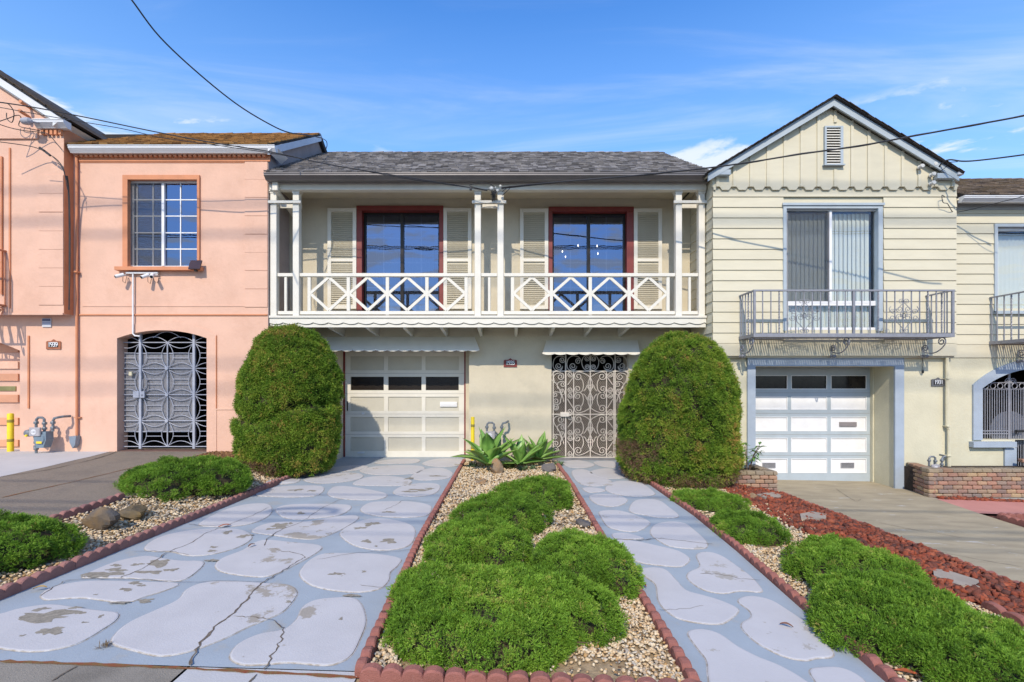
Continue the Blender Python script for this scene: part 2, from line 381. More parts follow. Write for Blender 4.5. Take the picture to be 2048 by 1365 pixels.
# ================================================================ GROUND
M_blue_c = mat('blue_painted_concrete', (.325,.37,.405), .8, .06, 3, .25, 90, dirt=.5, dcol=(.36,.35,.32), coarse=3.0, thr=.57, dw=.06)
M_flag = mat('pale_lilac_painted_concrete', (.50,.485,.478), .8, .05, 3, .25, 90, dirt=.80, dcol=(.29,.25,.19), coarse=4.2, thr=.66, dw=.03, big=.8)
M_flagw = mat('pale_lilac_walk_paint', (.50,.485,.482), .8, .04, 3, .2, 90, dirt=.8, dcol=(.34,.31,.26), coarse=5, thr=.66, dw=.03, big=.8)
M_joint = mat('joint_grime', (.30,.26,.21), .95, .3, 30, col2=(.50,.49,.48))
M_crack = mat('crack_dirt', (.07,.05,.035), .98, .3, 30, col2=(.20,.16,.12))
M_asph = mat('aggregate_concrete', (.25,.205,.155), .95, .16, 60, .8, 140, dirt=.45, dcol=(.15,.125,.10), coarse=2.2, thr=.5)
M_asph2 = mat('brown_sidewalk_concrete', (.27,.24,.195), .95, .14, 3, .6, 130, dirt=.3, dcol=(.15,.13,.1), coarse=3, thr=.52)
M_conc = mat('light_concrete', (.47,.46,.45), .9, .05, 2, .25, 90, dirt=.2, dcol=(.36,.34,.31), coarse=2)
M_conc2 = mat('stained_concrete', (.38,.32,.215), .92, .14, 2.6, .4, 90, dirt=.7, dcol=(.50,.50,.49), coarse=3.0, thr=.62, dw=.04, streak=(.8,2.6,1))
M_pink = mat('pink_painted_concrete', (.52,.23,.19), .85, .06, 3, .3, 90)
M_bed = mat('sandy_bed_soil', (.42,.31,.18), .98, .25, 25, .8, 70)
M_bark = mat('brown_bark_mulch', (.17,.08,.035), .98, .4, 30, .9, 50)
M_lsoil = mat('red_brown_soil', (.16,.045,.025), .98, .3, 20, .8, 60)
M_road = mat('road_asphalt', (.05,.05,.05), .95, .2, 5, .5, 90)

def strip(name, m, rows, off=0.0, nx=8, kind='structure', sub=6):
    """ground sheet between two edges; rows: (Y, x_left, x_right)"""
    rs = []
    for a, b in zip(rows[:-1], rows[1:]):
        for t in np.arange(sub)/sub: rs.append([a[i]+(b[i]-a[i])*t for i in range(3)])
    rs.append(rows[-1]); v = []; f = []
    for (y, x0, x1) in rs:
        for i in range(nx+1):
            x = x0+(x1-x0)*i/nx; v.append((x, y, float(gz(x, y))+off))
    for r in range(len(rs)-1):
        for i in range(nx):
            a = r*(nx+1)+i; f.append((a, a+1, a+nx+2, a+nx+1))
    return link(name, newmesh(name, v, f), m, kind=kind)
box('terrain', M_road, None, -900, 900, -900, 900, -1.6, -1.5, kind='structure')
q = MB(); q.add([(-60,-11,-.35),(60,-11,-.35),(60,.3,-.35),(-60,.3,-.35)], [(0,1,2,3)]); q.build('road', M_road, kind='structure')
strip('subsoil', M_soil, [(.3,-14,14),(2.44,-14,14),(9.6,-14,14),(14,-14,14)], -.05, 56)
strip('sidewalk_slab', M_conc, [(2.15,-1.665,-.79),(2.456,-1.665,-.79)], .002, 4)
side = strip('sidewalk', M_asph2, [(.5,-14,-1.68),(2.456,-14,-1.68)], .002, 40)
strip('sidewalk_slab', M_conc, [(.5,-1.665,14),(2.15,-1.665,14)], .002, 40)
q = MB(); q.box(-60, 60, .3, .5, -.5, -.02); q.build('kerb', M_concb, kind='structure')
drive = strip('driveway', M_blue_c, [(2.46,-3.36,-.79),(4.4,-3.37,-.895),(7.5,-3.40,-.92),(9.6,-3.43,-.93)], .004, 6)
walk = strip('walkway', M_blue_c, [(2.0,.95,1.97),(3.3,.955,2.02),(4.4,.915,2.08),(5.5,.905,2.10),(7,.90,2.02),(8.4,.875,2.02),(9.4,.87,2.03)], .004, 4)
orange_drive = strip('neighbour_driveway', M_asph, [(2.45,-6.6,-4.3),(5,-6.65,-4.3),(6.8,-6.72,-4.3),(7.7,-6.85,-4.6),(8.7,-7.1,-5.0)], .004, 8)
strip('light_concrete_apron', M_conc, [(2.45,-13.9,-6.6),(5,-13.9,-6.65),(6.8,-13.9,-6.72),(7.7,-13.9,-6.85),(8.6,-13.9,-7.1)], .006, 14)
cdrive = strip('stained_driveway', M_conc2, [(2.4,4.33,6.45),(5.9,4.33,6.42),(6.6,4.33,6.5),(7.5,4.3,6.66),(8.2,4.2,6.9),(8.9,4.0,6.9)], .004, 8)
strip('pink_path', M_pink, [(6.62,6.5,13),(7.46,6.66,13)], .003, 8)
strip('gravel_bed_soil', M_bed, [(2.46,-4.3,-3.36),(9,-4.6,-3.4)], -.01, 4)
strip('centre_bed_soil', M_bed, [(2.36,-.80,.95),(4.4,-.9,.92),(9.1,-.93,.87)], -.01, 6)
strip('right_bed_soil', M_bed, [(2.2,1.97,3.45),(4.4,2.05,3.45),(7.2,2.03,3.45),(9,2.03,3.45)], -.01, 6)
strip('lava_bed_soil', M_lsoil, [(2.4,3.45,4.34),(7.7,3.2,4.36)], -.005, 4)
strip('lava_bed_soil', M_lsoil, [(3.5,6.5,13),(6.5,6.5,13)], .002, 4)
q = MB()
for i, (x0, y0, x1, y1) in enumerate([(-5.2,7.75,-4.3,8.28),(-4.7,7.2,-4.1,7.75)]):
    n = 8
    vs = [(x0+(x1-x0)*a/n, y0+(y1-y0)*b/n, float(gz(x0+(x1-x0)*a/n, y0+(y1-y0)*b/n))+.012) for b in range(n+1) for a in range(n+1)]
    q.add(vs, [(b*(n+1)+a, b*(n+1)+a+1, (b+1)*(n+1)+a+1, (b+1)*(n+1)+a) for a in range(n) for b in range(n)])
q.build('bark_mulch', M_bark, kind='structure')

# ---- painted flagstone shapes
def flag(P, parent, m, s, ox, oy):
    C = catmull(P, True, 4)
    W = [G(p[0]/s+ox, p[1]/s+oy) for p in C]
    A = sum(W[i][0]*W[(i+1) % len(W)][1]-W[(i+1) % len(W)][0]*W[i][1] for i in range(len(W)))
    if A < 0: W = W[::-1]
    n = len(W); c = (sum(p[0] for p in W)/n, sum(p[1] for p in W)/n)
    def ins(d, z):
        o = []
        for i in range(n):
            a, b = W[i-1], W[(i+1) % n]; tx, ty = b[0]-a[0], b[1]-a[1]; L_ = math.hypot(tx, ty) or 1
            x, y = W[i][0]-ty/L_*d, W[i][1]+tx/L_*d
            o.append((x, y, float(gz(x, y))+.004+z))
        return o
    v = ins(-.006, .001)+ins(0, .001)+ins(.002, .006)+ins(.010, .008)
    f = []; mi = []
    for k in range(3):
        for i in range(n): f.append((k*n+i, k*n+(i+1) % n, (k+1)*n+(i+1) % n, (k+1)*n+i)); mi.append(1 if k < 2 else 0)
    f.append(tuple(3*n+i for i in range(n))); mi.append(0)
    me = newmesh('flagstone', v, f); me.materials.append(m); me.materials.append(M_joint)
    me.polygons.foreach_set('material_index', mi)
    return link('flagstone', me, None, parent)
S = 2.926; B = 1755.6
driveF = [
 [(-150,1130),(-190,1040),(-120,985),(0,968),(120,935),(300,912),(480,935),(600,950),(690,962),(680,1005),(600,1060),(500,1120),(380,1165),(200,1190),(0,1170)],
 [(238,858),(300,812),(420,785),(560,772),(800,778),(1045,788),(960,832),(860,862),(760,897),(640,893),(500,875),(380,877),(270,885)],
 [(478,752),(560,707),(690,657),(850,627),(950,640),(1060,655),(1190,660),(1160,712),(1060,772),(900,768),(750,757),(600,755)],
 [(655,1140),(690,1070),(770,1010),(900,950),(1040,885),(1090,825),(1180,787),(1320,775),(1560,787),(1690,797),(1740,840),(1710,900),(1650,958),(1560,1000),(1440,1050),(1330,1105),(1180,1165),(1050,1203),(930,1215),(800,1188)],
 [(1348,1205),(1400,1140),(1520,1085),(1660,1058),(1735,1000),(1770,930),(1840,888),(1950,872),(2060,872),(2112,905),(2138,970),(2140,1030),(2105,1120),(2060,1205),(1990,1252),(1900,1270),(1700,1255),(1550,1265),(1430,1268),(1360,1242)],
 [(845,582),(900,532),(1020,492),(1200,468),(1400,470),(1475,512),(1440,552),(1350,590),(1220,620),(1100,625),(1000,602),(890,600)],
 [(1165,437),(1240,390),(1330,350),(1450,322),(1570,322),(1590,370),(1540,410),(1440,443),(1300,455),(1200,452)],
 [(1475,478),(1540,442),(1650,426),(1800,424),(1950,398),(2060,388),(2100,398),(2070,430),(1960,490),(1840,527),(1720,522),(1600,505),(1500,492)],
 [(1260,682),(1300,640),(1420,592),(1480,552),(1560,532),(1700,545),(1860,562),(1880,588),(1800,640),(1720,682),(1640,722),(1540,750),(1400,740),(1290,717)],
 [(1755,722),(1800,662),(1880,617),(2000,610),(2200,615),(2340,640),(2330,682),(2285,722),(2275,772),(2220,820),(2100,840),(1950,830),(1830,802),(1770,762)],
 [(1612,352),(1680,327),(1800,321),(1950,322),(2045,328),(2050,352),(1990,385),(1880,402),(1760,412),(1660,400)],
 [(B+235,490),(B+300,442),(B+400,410),(B+520,410),(B+640,440),(B+675,482),(B+655,550),(B+580,585),(B+450,592),(B+330,570),(B+260,530)],
 [(B+355,350),(B+400,316),(B+480,306),(B+640,306),(B+750,325),(B+770,352),(B+740,388),(B+620,400),(B+480,395),(B+380,375)],
 [(B+545,250),(B+600,215),(B+700,199),(B+800,202),(B+820,228),(B+780,262),(B+680,277),(B+580,270)],
 [(B+165,270),(B+190,225),(B+260,216),(B+400,235),(B+500,258),(B+500,282),(B+420,297),(B+280,294)],
 [(B+0,213),(B+120,215),(B+140,240),(B+100,270),(B+0,280),(B-120,280),(B-260,270),(B-200,235),(B-100,217)],
 [(B+310,205),(B+380,167),(B+500,156),(B+620,170),(B+655,192),(B+600,212),(B+450,214)],
 [(B+350,125),(B+420,103),(B+560,94),(B+700,97),(B+730,115),(B+700,138),(B+560,149),(B+420,147)],
 [(B+650,158),(B+720,120),(B+820,108),(B+890,135),(B+870,168),(B+760,181),(B+680,178)],
 [(B+20,180),(B+120,152),(B+250,137),(B+350,142),(B+365,165),(B+280,188),(B+120,200)],
 [(B+720,78),(B+800,56),(B+930,56),(B+955,74),(B+930,94),(B+840,103),(B+740,94)],
 [(B+440,75),(B+520,60),(B+640,55),(B+700,60),(B+680,78),(B+560,84),(B+470,84)],
 [(B+110,122),(B+220,102),(B+340,93),(B+400,103),(B+330,122),(B+200,134)],
 [(B-200,185),(B-60,160),(B+0,166),(B-20,195),(B-140,206)],
]
for P in driveF: flag(P, drive, M_flag, S, 0, 900)
walkF = [
 [(810,1092),(840,1064),(910,1062),(1000,1090),(1100,1160),(1220,1222),(1350,1275),(1480,1350),(1560,1430),(1300,1470),(980,1470),(930,1350),(920,1250),(870,1180)],
 [(1105,900),(1130,872),(1200,866),(1300,890),(1400,950),(1530,1040),(1600,1110),(1660,1190),(1650,1225),(1560,1232),(1500,1245),(1400,1230),(1300,1190),(1200,1130),(1130,1060),(1130,1022),(1180,990),(1168,950)],
 [(525,712),(600,696),(680,710),(740,770),(800,830),(900,860),(1000,890),(1090,930),(1105,957),(1060,1000),(1000,1030),(880,1025),(760,1000),(680,950),(635,890),(620,800),(560,750)],
 [(860,630),(890,606),(960,610),(1030,640),(1100,690),(1180,750),(1240,820),(1230,842),(1120,835),(1020,850),(920,835),(850,800),(805,757),(820,722),(880,690)],
 [(385,535),(500,540),(640,570),(750,597),(815,637),(810,667),(760,692),(650,685),(540,670),(470,642),(430,590)],
 [(590,480),(620,442),(700,426),(790,435),(840,470),(900,522),(925,562),(900,585),(800,585),(700,570),(640,540),(600,510)],
 [(295,365),(400,360),(500,387),(585,427),(560,460),(500,485),(420,480),(340,455),(300,400)],
 [(465,350),(500,302),(580,293),(650,305),(700,342),(750,382),(740,402),(640,402),(540,385),(480,372)],
 [(230,277),(300,263),(400,272),(455,297),(420,328),(350,337),(270,320)],
 [(325,232),(370,192),(460,186),(540,202),(600,242),(610,268),(500,277),(380,263)],
 [(190,230),(240,224),(300,231),(322,246),(230,254)],
 [(130,127),(200,118),(270,146),(355,182),(350,205),(280,217),(200,210),(150,180)],
 [(235,132),(300,114),(380,117),(420,152),(438,168),(340,171),(260,155)],
 [(75,74),(160,64),(230,76),(262,93),(200,109),(110,104)],
 [(258,73),(360,69),(385,85),(378,106),(300,99)],
 [(368,498),(440,493),(520,511),(545,526),(460,530),(385,527)],
 [(1525,1302),(1600,1284),(1700,1286),(1790,1320),(1850,1370),(1870,1430),(1620,1430),(1560,1372)],
]
for P in walkF: flag(P, walk, M_flagw, 2.935, 1100, 900)

def crack(parent, P, s, ox, oy, w0=.004, w1=.004, jit=.010, off=.0135, m=None):
    C = catmull(P, False, 5); W = [G(p[0]/s+ox, p[1]/s+oy) for p in C]
    v = []; f = []; n = len(W)
    for i, p in enumerate(W):
        a, b = W[max(i-1, 0)], W[min(i+1, n-1)]; tx, ty = b[0]-a[0], b[1]-a[1]; L_ = math.hypot(tx, ty) or 1
        wd = (w0+(w1-w0)*i/(n-1))*random.uniform(.5, 1.5); j = random.uniform(-jit, jit)
        if i in (0, n-1): wd = .0008
        for sg in (-1, 1):
            x, y = p[0]-ty/L_*(j+sg*wd), p[1]+tx/L_*(j+sg*wd); v.append((x, y, float(gz(x, y))+off))
    for i in range(n-1): f.append((2*i, 2*i+1, 2*i+3, 2*i+2))
    return link('crack', newmesh('crack', v, f), m or M_crack, parent)
for P, a, b in [([(1100,1278),(1140,1200),(1210,1100),(1290,1020),(1370,965),(1450,880),(1500,820),(1560,775),(1640,725),(1740,665),(1780,635),(1720,610),(1640,600),(1600,585)], .008, .002),
    ([(1545,1305),(1590,1220),(1630,1150),(1660,1080),(1645,1040),(1560,1000),(1460,990),(1370,982)], .005, .002),
    ([(235,870),(340,800),(420,770),(600,765),(800,768),(960,775),(1100,785),(1300,778),(1560,785)], .003, .002),
    ([(700,760),(860,690),(980,610),(1100,560),(1200,500),(1270,470),(1340,445),(1480,390),(1570,340)], .004, .003),
    ([(1545,570),(1560,530),(1640,480),(1760,430),(1850,370),(1900,340),(2000,290)], .004, .003),
    ([(780,600),(900,602),(1000,604),(1100,625)], .003, .002),
    ([(B+100,650),(B+350,610),(B+500,605),(B+690,590)], .003, .002),
    ([(B+350,800),(B+480,812),(B+560,800)], .002, .002),
    ([(B+490,360),(B+560,330),(B+620,300),(B+800,320)], .003, .002),
    ([(1100,440),(1200,450),(1330,445)], .003, .002)]:
    crack(drive, P, S, 0, 900, a, b)
for P, a, b in [([(380,532),(450,535),(540,537),(610,527),(700,532),(850,550),(960,560)], .005, .003),
    ([(880,735),(1000,740),(1120,765),(1240,775)], .003, .002), ([(640,950),(760,945),(900,925)], .002, .001)]:
    crack(walk, P, 2.935, 1100, 900, a, b)
def patch(parent, px, py, wx, wy, seed, off=.0128):
    rd = random.Random(seed); c = G(px/S, py/S+900); n = 30; ph = [rd.uniform(0, 6.28) for _ in range(6)]; v = []
    sx, sy = wx/S/F*c[1], wy/S*c[1]**2/(F*1.45)
    for i in range(n):
        a = 2*math.pi*i/n; r = 1+sum(.30/(k+1)**.6*math.sin((k+2)*a+ph[k]) for k in range(6))*.9; r = max(r, .25)*rd.uniform(.85, 1.12)
        x, y = c[0]+math.cos(a)*r*sx*.5, c[1]+math.sin(a)*r*sy*.5; v.append((x, y, float(gz(x, y))+off))
    v.append((c[0], c[1], float(gz(c[0], c[1]))+off)); return link('bare_patch', newmesh('bare_patch', v, [(i, (i+1) % n, n) for i in range(n)]), M_bare, parent)
M_bare = mat('bare_concrete_wear', (.31,.275,.215), .95, .2, 30, .4, 90)
for i, (a, b, c_, d) in enumerate([(270,985,300,60),(200,1000,140,30),(235,945,70,25),(300,1072,110,55),(495,1022,30,10),(590,985,25,18),(130,1100,35,9),(470,965,60,20),(600,738,170,40),(680,712,110,22),(530,745,80,22),(680,685,60,14),(930,672,120,45),(880,725,130,22),(1000,712,70,18),(800,680,60,14),
    (790,790,60,22),(740,828,80,16),(830,805,40,12),(850,888,90,22,),(700,905,120,12),(560,858,20,8),(440,935,60,14),(1430,512,70,20),(1330,490,60,16),(1250,578,40,12),(1240,600,60,9),(1640,452,110,26),(1590,470,60,12),(1700,438,30,10),(1760,378,50,12),
    (B+420,440,80,20),(B+350,465,60,14),(B+520,540,90,24),(B+390,543,60,16),(B+445,572,20,8),(B+225,735,50,14),(B+375,722,30,10),(B+240,1000,24,14),(B+300,862,80,18),(B+700,240,120,12),(B+640,250,80,10),(B+760,232,60,8),(B-20,240,70,12),(B+70,245,50,10),(B+520,370,60,10),(B+640,172,60,9),(B+800,158,80,8),(B+160,165,80,8),(1960,735,60,14),(1690,900,30,14),(1240,655,60,14)]):
    patch(drive, a, b, c_, d, i, .0128 if (a, b) != (850, 888) else .0065)
M_moss = mat('red_moss_joint', (.22,.05,.02), .98, .4, 30, col2=(.16,.13,.04))
for P in ([(0,1242),(300,1252),(600,1262),(900,1275),(1200,1290),(1500,1305),(1800,1318),(2100,1340)],):
    crack(side, P, S, 0, 900, .010, .010, .004, .006, M_moss)
crack(side, [(300,1362),(380,1310),(450,1272)], S, 0, 900, .004, .004, .001, .006)
crack(side, [(1440,1385),(1505,1318)], S, 0, 900, .004, .004, .001, .006)
for P in ([(0,285),(200,240),(450,185),(700,125),(960,60)],): crack(orange_drive, P, S, 0, 900, .012, .008, .006, .008, M_moss)
crack(orange_drive, [(700,0),(640,30),(500,70),(250,125),(0,160)], S, 0, 900, .01, .006, .004, .010)
for P in ([(650,230),(760,300),(800,290)], [(900,430),(1100,470),(1400,520)], [(1200,590),(1500,650),(1740,690)]):
    crack(cdrive, P, 2.935, 1450, 900, .004, .003, .006, .008)

# ---- scalloped edging blocks
def scallop_mesh(k, L_=.40, w_=.055, hgt=.075):
    q = MB(); n = 4; pit = L_/n; top = []
    top_in = []
    for i in range(n):
        for t in np.linspace(0, 1, 8)[:(8 if i == n-1 else 7)]:
            a = math.pi*(1-t); top.append((i*pit+pit/2+math.cos(a)*pit/2*.985, hgt-.028+.036*math.sin(a)))
    m = len(top); vs = []; fs = []
    # five profile lines across the width: base, side, chamfer, chamfer, side, base
    lines = [(-w_/2, None, 0), (-w_/2, 0, -.008), (-w_/2+.008, 0, 0), (w_/2-.008, 0, 0), (w_/2, 0, -.008), (w_/2, None, 0)]
    for (y, base, dz) in lines:
        for (x, z) in top:
            jz = 0 if base is None else random.uniform(-.002, .002)
            vs.append((x-L_/2, y, -.08 if base is None else z+dz+jz))
    for r in range(5):
        for i in range(m-1): fs.append((r*m+i, r*m+i+1, (r+1)*m+i+1, (r+1)*m+i))
    fs += [tuple(r*m for r in range(6)), tuple(r*m+m-1 for r in range(5, -1, -1))]
    q.add(vs, fs); return newmesh('scalloped_block', q.v, q.f)
SCM = [scallop_mesh(i) for i in range(5)]
for me in SCM: me.materials.append(M_edge)
SCP = [scallop_mesh(i) for i in range(5)]
for me in SCP: me.materials.append(M_edgep)
def edging(pts, label, ms=SCM, sink=0.0, group='red scalloped concrete edgings round the beds', name='garden_edging'):
    root = thing(name, (pts[0][0], pts[0][1], float(gz(*pts[0]))), label, 'edging', group)
    segs = []; 
    C = [np.array(p, float) for p in pts]; d = [0]
    for a, b in zip(C[:-1], C[1:]): d.append(d[-1]+np.linalg.norm(b-a))
    nb = max(1, int(d[-1]/.402))
    for i in range(nb):
        s0, s1 = d[-1]*i/nb, d[-1]*(i+1)/nb
        def at(s): return np.array([np.interp(s, d, [c[0] for c in C]), np.interp(s, d, [c[1] for c in C])])
        a, b = at(s0), at(s1); c = (a+b)/2; an = math.atan2(b[1]-a[1], b[0]-a[0])
        za, zb = float(gz(*a)), float(gz(*b))
        o = link('scalloped_block', random.choice(ms), None, root, (c[0], c[1], (za+zb)/2+random.uniform(-.004, .004)-sink))
        o.rotation_euler = (random.uniform(-.03, .03), -math.atan2(zb-za, np.linalg.norm(b-a)), an+random.uniform(-.012, .012))
        o.scale = (np.linalg.norm(b-a)/.402, 1, 1)
    return root
edging([(-.775,2.42),(-.87,4.4),(-.895,7.5),(-.905,9.0)], 'red scalloped edging between the flagstone driveway and the middle juniper bed', sink=.022)
edging([(-.76,2.39),(.93,2.33)], 'short red scalloped edging across the front end of the middle juniper bed')
edging([(.93,2.30),(.93,3.3),(.885,4.4),(.875,5.5),(.865,7),(.82,8.5)], 'red scalloped edging along the left side of the narrow flagstone walkway', sink=.022)
edging([(2.0,2.1),(2.05,3.3),(2.115,4.4),(2.135,5.5),(2.06,7)], 'red scalloped edging along the right side of the narrow flagstone walkway', sink=.015)
edging([(-3.375,2.42),(-3.39,4.4),(-3.42,7.5),(-3.43,9)], 'dark pink scalloped edging along the left side of the flagstone driveway', ms=SCP)
edging([(-4.32,3.6),(-4.34,5.3)], 'dark pink scalloped edging behind two rocks beside the brown aggregate driveway', ms=SCP, sink=.01)
edging([(3.47,2.3),(3.48,3.5)], 'pink scalloped edging between cream gravel and red lava rock in the foreground', ms=SCM, sink=.01)
edging([(4.32,2.5),(4.33,5.9),(4.35,7.7)], 'pink scalloped edging sunk between red lava rock and the stained driveway', ms=SCM, sink=.045)
edging([(6.46,3.6),(6.5,6.3)], 'red scalloped edging of the small lava bed at the right edge', ms=SCM)
edging([(6.52,6.36),(9.4,6.36)], 'red scalloped edging between the pink path and the small lava bed', ms=SCM)

# ---- loose stones (gravel): one mesh each
phi = (1+5**.5)/2
ICO = np.array([(-1,phi,0),(1,phi,0),(-1,-phi,0),(1,-phi,0),(0,-1,phi),(0,1,phi),(0,-1,-phi),(0,1,-phi),(phi,0,-1),(phi,0,1),(-phi,0,-1),(-phi,0,1)])/math.hypot(1, phi)
ICF = np.array([(0,11,5),(0,5,1),(0,1,7),(0,7,10),(0,10,11),(1,5,9),(5,11,4),(11,10,2),(10,7,6),(7,1,8),(3,9,4),(3,4,2),(3,2,6),(3,6,8),(3,8,9),(4,9,5),(2,4,11),(6,2,10),(8,6,7),(9,8,1)])
def rotm(n):
    q_ = rng.normal(size=(n, 4)); q_ /= np.linalg.norm(q_, axis=1, keepdims=True); a, b, c, d = q_.T
    return np.stack([1-2*(c*c+d*d), 2*(b*c-a*d), 2*(b*d+a*c), 2*(b*c+a*d), 1-2*(b*b+d*d), 2*(c*d-a*b), 2*(b*d-a*c), 2*(c*d+a*b), 1-2*(b*b+c*c)], 1).reshape(n, 3, 3)
def stones(name, m, P, r, rough=.28, sink=.3, flat=.7):
    n = len(P)
    v = ICO[None]*(1+rng.uniform(-rough, rough, (n, 12, 1)))
    v = v*np.stack([rng.uniform(.75, 1.3, n), rng.uniform(.6, 1.0, n), rng.uniform(.45, .8, n)], 1)[:, None]
    v = np.einsum('nij,nkj->nki', rotm(n), v)
    v[:, :, 2] *= flat
    v = v*r[:, None, None]
    c = np.stack([P[:, 0], P[:, 1], gz(P[:, 0], P[:, 1])+r*sink+P[:, 2]], 1)
    v = (v+c[:, None]).reshape(-1, 3); f = (ICF[None]+12*np.arange(n)[:, None, None]).reshape(-1, 3)
    return link(name, newmesh(name, v, f, False, np.repeat(rng.random(n), 12)), m, kind='stuff')
def scatter(n, x0, x1, y0, y1, xf=None, piles=.012):
    y = rng.uniform(y0, y1, n); u = rng.random(n)
    lo, hi = (x0, x1) if xf is None else xf(y)
    return np.stack([lo+(hi-lo)*u, y, rng.random(n)*piles], 1)
M_grav = ramp_mat('cream_gravel', [(0,(.60,.44,.26)),(.3,(.66,.54,.36)),(.5,(.50,.33,.16)),(.65,(.37,.33,.27)),(.8,(.70,.60,.44)),(.93,(.44,.26,.10)),(1,(.58,.42,.25))], .9, .3, 90)
SLB = [(4.0,7.05,.20),(4.0,6.0,.2),(3.75,5.55,.26),(3.55,4.25,.30),(3.85,4.15,.3),(3.75,6.1,.2),(3.8,6.95,.2)]
M_lava = ramp_mat('red_lava_rock', [(0,(.21,.052,.028)),(.35,(.29,.072,.034)),(.55,(.10,.045,.035)),(.7,(.17,.055,.035)),(.85,(.34,.10,.05)),(1,(.15,.055,.04))], .97, 1.0, 110)
# ================================================================ PLANTS
def vnoise(p, s, seed=0):
    """smooth 3-D value noise in -1..1"""
    p = np.asarray(p, float)*s+seed*17.3+500; i = np.floor(p).astype(np.int64); f = p-i; f = f*f*(3-2*f)
    def h(a, b, c):
        x = (a*374761393+b*668265263+c*2147483647+seed*1013) & 0xffffffff
        x = ((x ^ (x >> 13))*1274126177) & 0xffffffff; x = x ^ (x >> 16); return (x & 0xffff)/32767.5-1
    r = 0
    for dx in (0, 1):
        for dy in (0, 1):
            for dz in (0, 1):
                wt = (f[..., 0] if dx else 1-f[..., 0])*(f[..., 1] if dy else 1-f[..., 1])*(f[..., 2] if dz else 1-f[..., 2])
                r = r+wt*h(i[..., 0]+dx, i[..., 1]+dy, i[..., 2]+dz)
    return r
def sprigs(P, Nn, Lg, wid, K=5, spread=.75, up=.3, tint=None, tl=.12, n_per=9, crad=.028):
    """tufts: every tuft is n_per sprigs, every sprig K narrow folded leaflets fanning outwards"""
    n = len(P)
    Pc = np.repeat(P, n_per, 0); Nc = np.repeat(Nn, n_per, 0); T = np.repeat(tint, n_per)+rng.uniform(-tl, tl, n*n_per)
    sc_ = np.repeat(Lg, n_per)
    jit = rng.normal(size=(n*n_per, 3))
    D = Nc+jit*spread*.55+np.array([0, 0, up]); D /= np.linalg.norm(D, axis=1, keepdims=True)
    base = Pc+jit*crad*.6+D*crad*.2
    Pk = np.repeat(base, K, 0); Dk = np.repeat(D, K, 0); m = len(Pk); Tk = np.repeat(T, K); Lk = np.repeat(sc_, K)*rng.uniform(.6, 1.15, m)
    t = np.tile(np.linspace(0, .75, K), n*n_per)
    d2 = Dk+rng.normal(size=(m, 3))*.5; d2 /= np.linalg.norm(d2, axis=1, keepdims=True)
    b0 = Pk+Dk*(t*Lk)[:, None]
    sd_ = np.cross(d2, rng.normal(size=(m, 3))); sd_ /= (np.linalg.norm(sd_, axis=1, keepdims=True)+1e-9)
    w_ = wid*Lk/np.mean(Lk) if np.isscalar(wid) else np.repeat(np.repeat(wid, n_per), K)
    tip = b0+d2*(Lk*.66)[:, None]
    v = np.stack([b0+sd_*w_[:, None], tip, b0-sd_*w_[:, None]], 1).reshape(-1, 3)
    f = np.arange(3*m).reshape(-1, 3)
    return v, f, np.repeat(np.clip(Tk+np.tile(np.linspace(-.05, .06, K), n*n_per), .01, .99), 3)
def clumps(P, Nn, tint, r, per, bul=.9):
    """replace each surface point by a small rounded clump of tuft positions"""
    n = len(P); o = rng.normal(size=(n, per, 3)); o /= np.linalg.norm(o, axis=2, keepdims=True)
    dn = np.einsum('nki,ni->nk', o, Nn); o = np.where((dn < -.15)[..., None], o-2*dn[..., None]*Nn[:, None], o)
    R = (r*rng.uniform(.7, 1.35, n))[:, None, None]
    Q = P[:, None]+o*R*rng.uniform(.7, 1.05, (n, per, 1)); M = o*bul+Nn[:, None]*.45; M /= np.linalg.norm(M, axis=2, keepdims=True)
    P = P+Nn*rng.uniform(-.030, .022, (n, 1)); T = tint[:, None]+rng.normal(size=(n, 1))*.12+.10*np.einsum('nki,ni->nk', o, Nn)  # tint falls inwards: shade between clumps put into the leaf colour
    return Q.reshape(-1, 3), M.reshape(-1, 3), T.reshape(-1)
def draw_v(fn, n):
    """heights drawn so that points spread evenly over the surface"""
    v = np.linspace(0, 1, 300); u0 = np.full(300, .3); a, _ = fn(u0, v, False) if fn.__code__.co_varnames[2] == 'disp' else fn(u0, v); b, _ = fn(u0+math.pi, v, False) if fn.__code__.co_varnames[2] == 'disp' else fn(u0+math.pi, v)
    c = (a+b)/2; r = np.linalg.norm((a-b)[:, :2], axis=1)/2; z = a[:, 2]
    w_ = np.concatenate([[0], (r[1:]+r[:-1])/2*np.hypot(np.diff(r), np.diff(z))]); cdf = np.cumsum(w_)/w_.sum()
    return np.interp(rng.random(n), cdf, v)
def core(fn, nu=28, nv=14, sc_=.93):
    v = []; f = []
    for j in range(nv+1):
        for i in range(nu):
            p, _ = fn(np.array([2*math.pi*i/nu]), np.array([j/nv])); v.append(p[0])
    for j in range(nv):
        for i in range(nu): f.append((j*nu+i, j*nu+(i+1) % nu, (j+1)*nu+(i+1) % nu, (j+1)*nu+i))
    return v, f
G0 = [(0,(.055,.11,.012)),(.3,(.10,.205,.018)),(.6,(.18,.335,.032)),(.85,(.27,.44,.05)),(.97,(.36,.43,.08)),(1,(.30,.20,.06))]
M_jun = ramp_mat('juniper_foliage', G0, .6, 0, 9, .25, transl=.25)
G1 = [(0,(.035,.075,.010)),(.3,(.10,.20,.018)),(.55,(.19,.31,.030)),(.78,(.29,.36,.045)),(.92,(.42,.33,.08)),(1,(.42,.24,.07))]
M_hed = ramp_mat('cypress_hedge_foliage', G1, .65, 0, 9, .25, transl=.2)
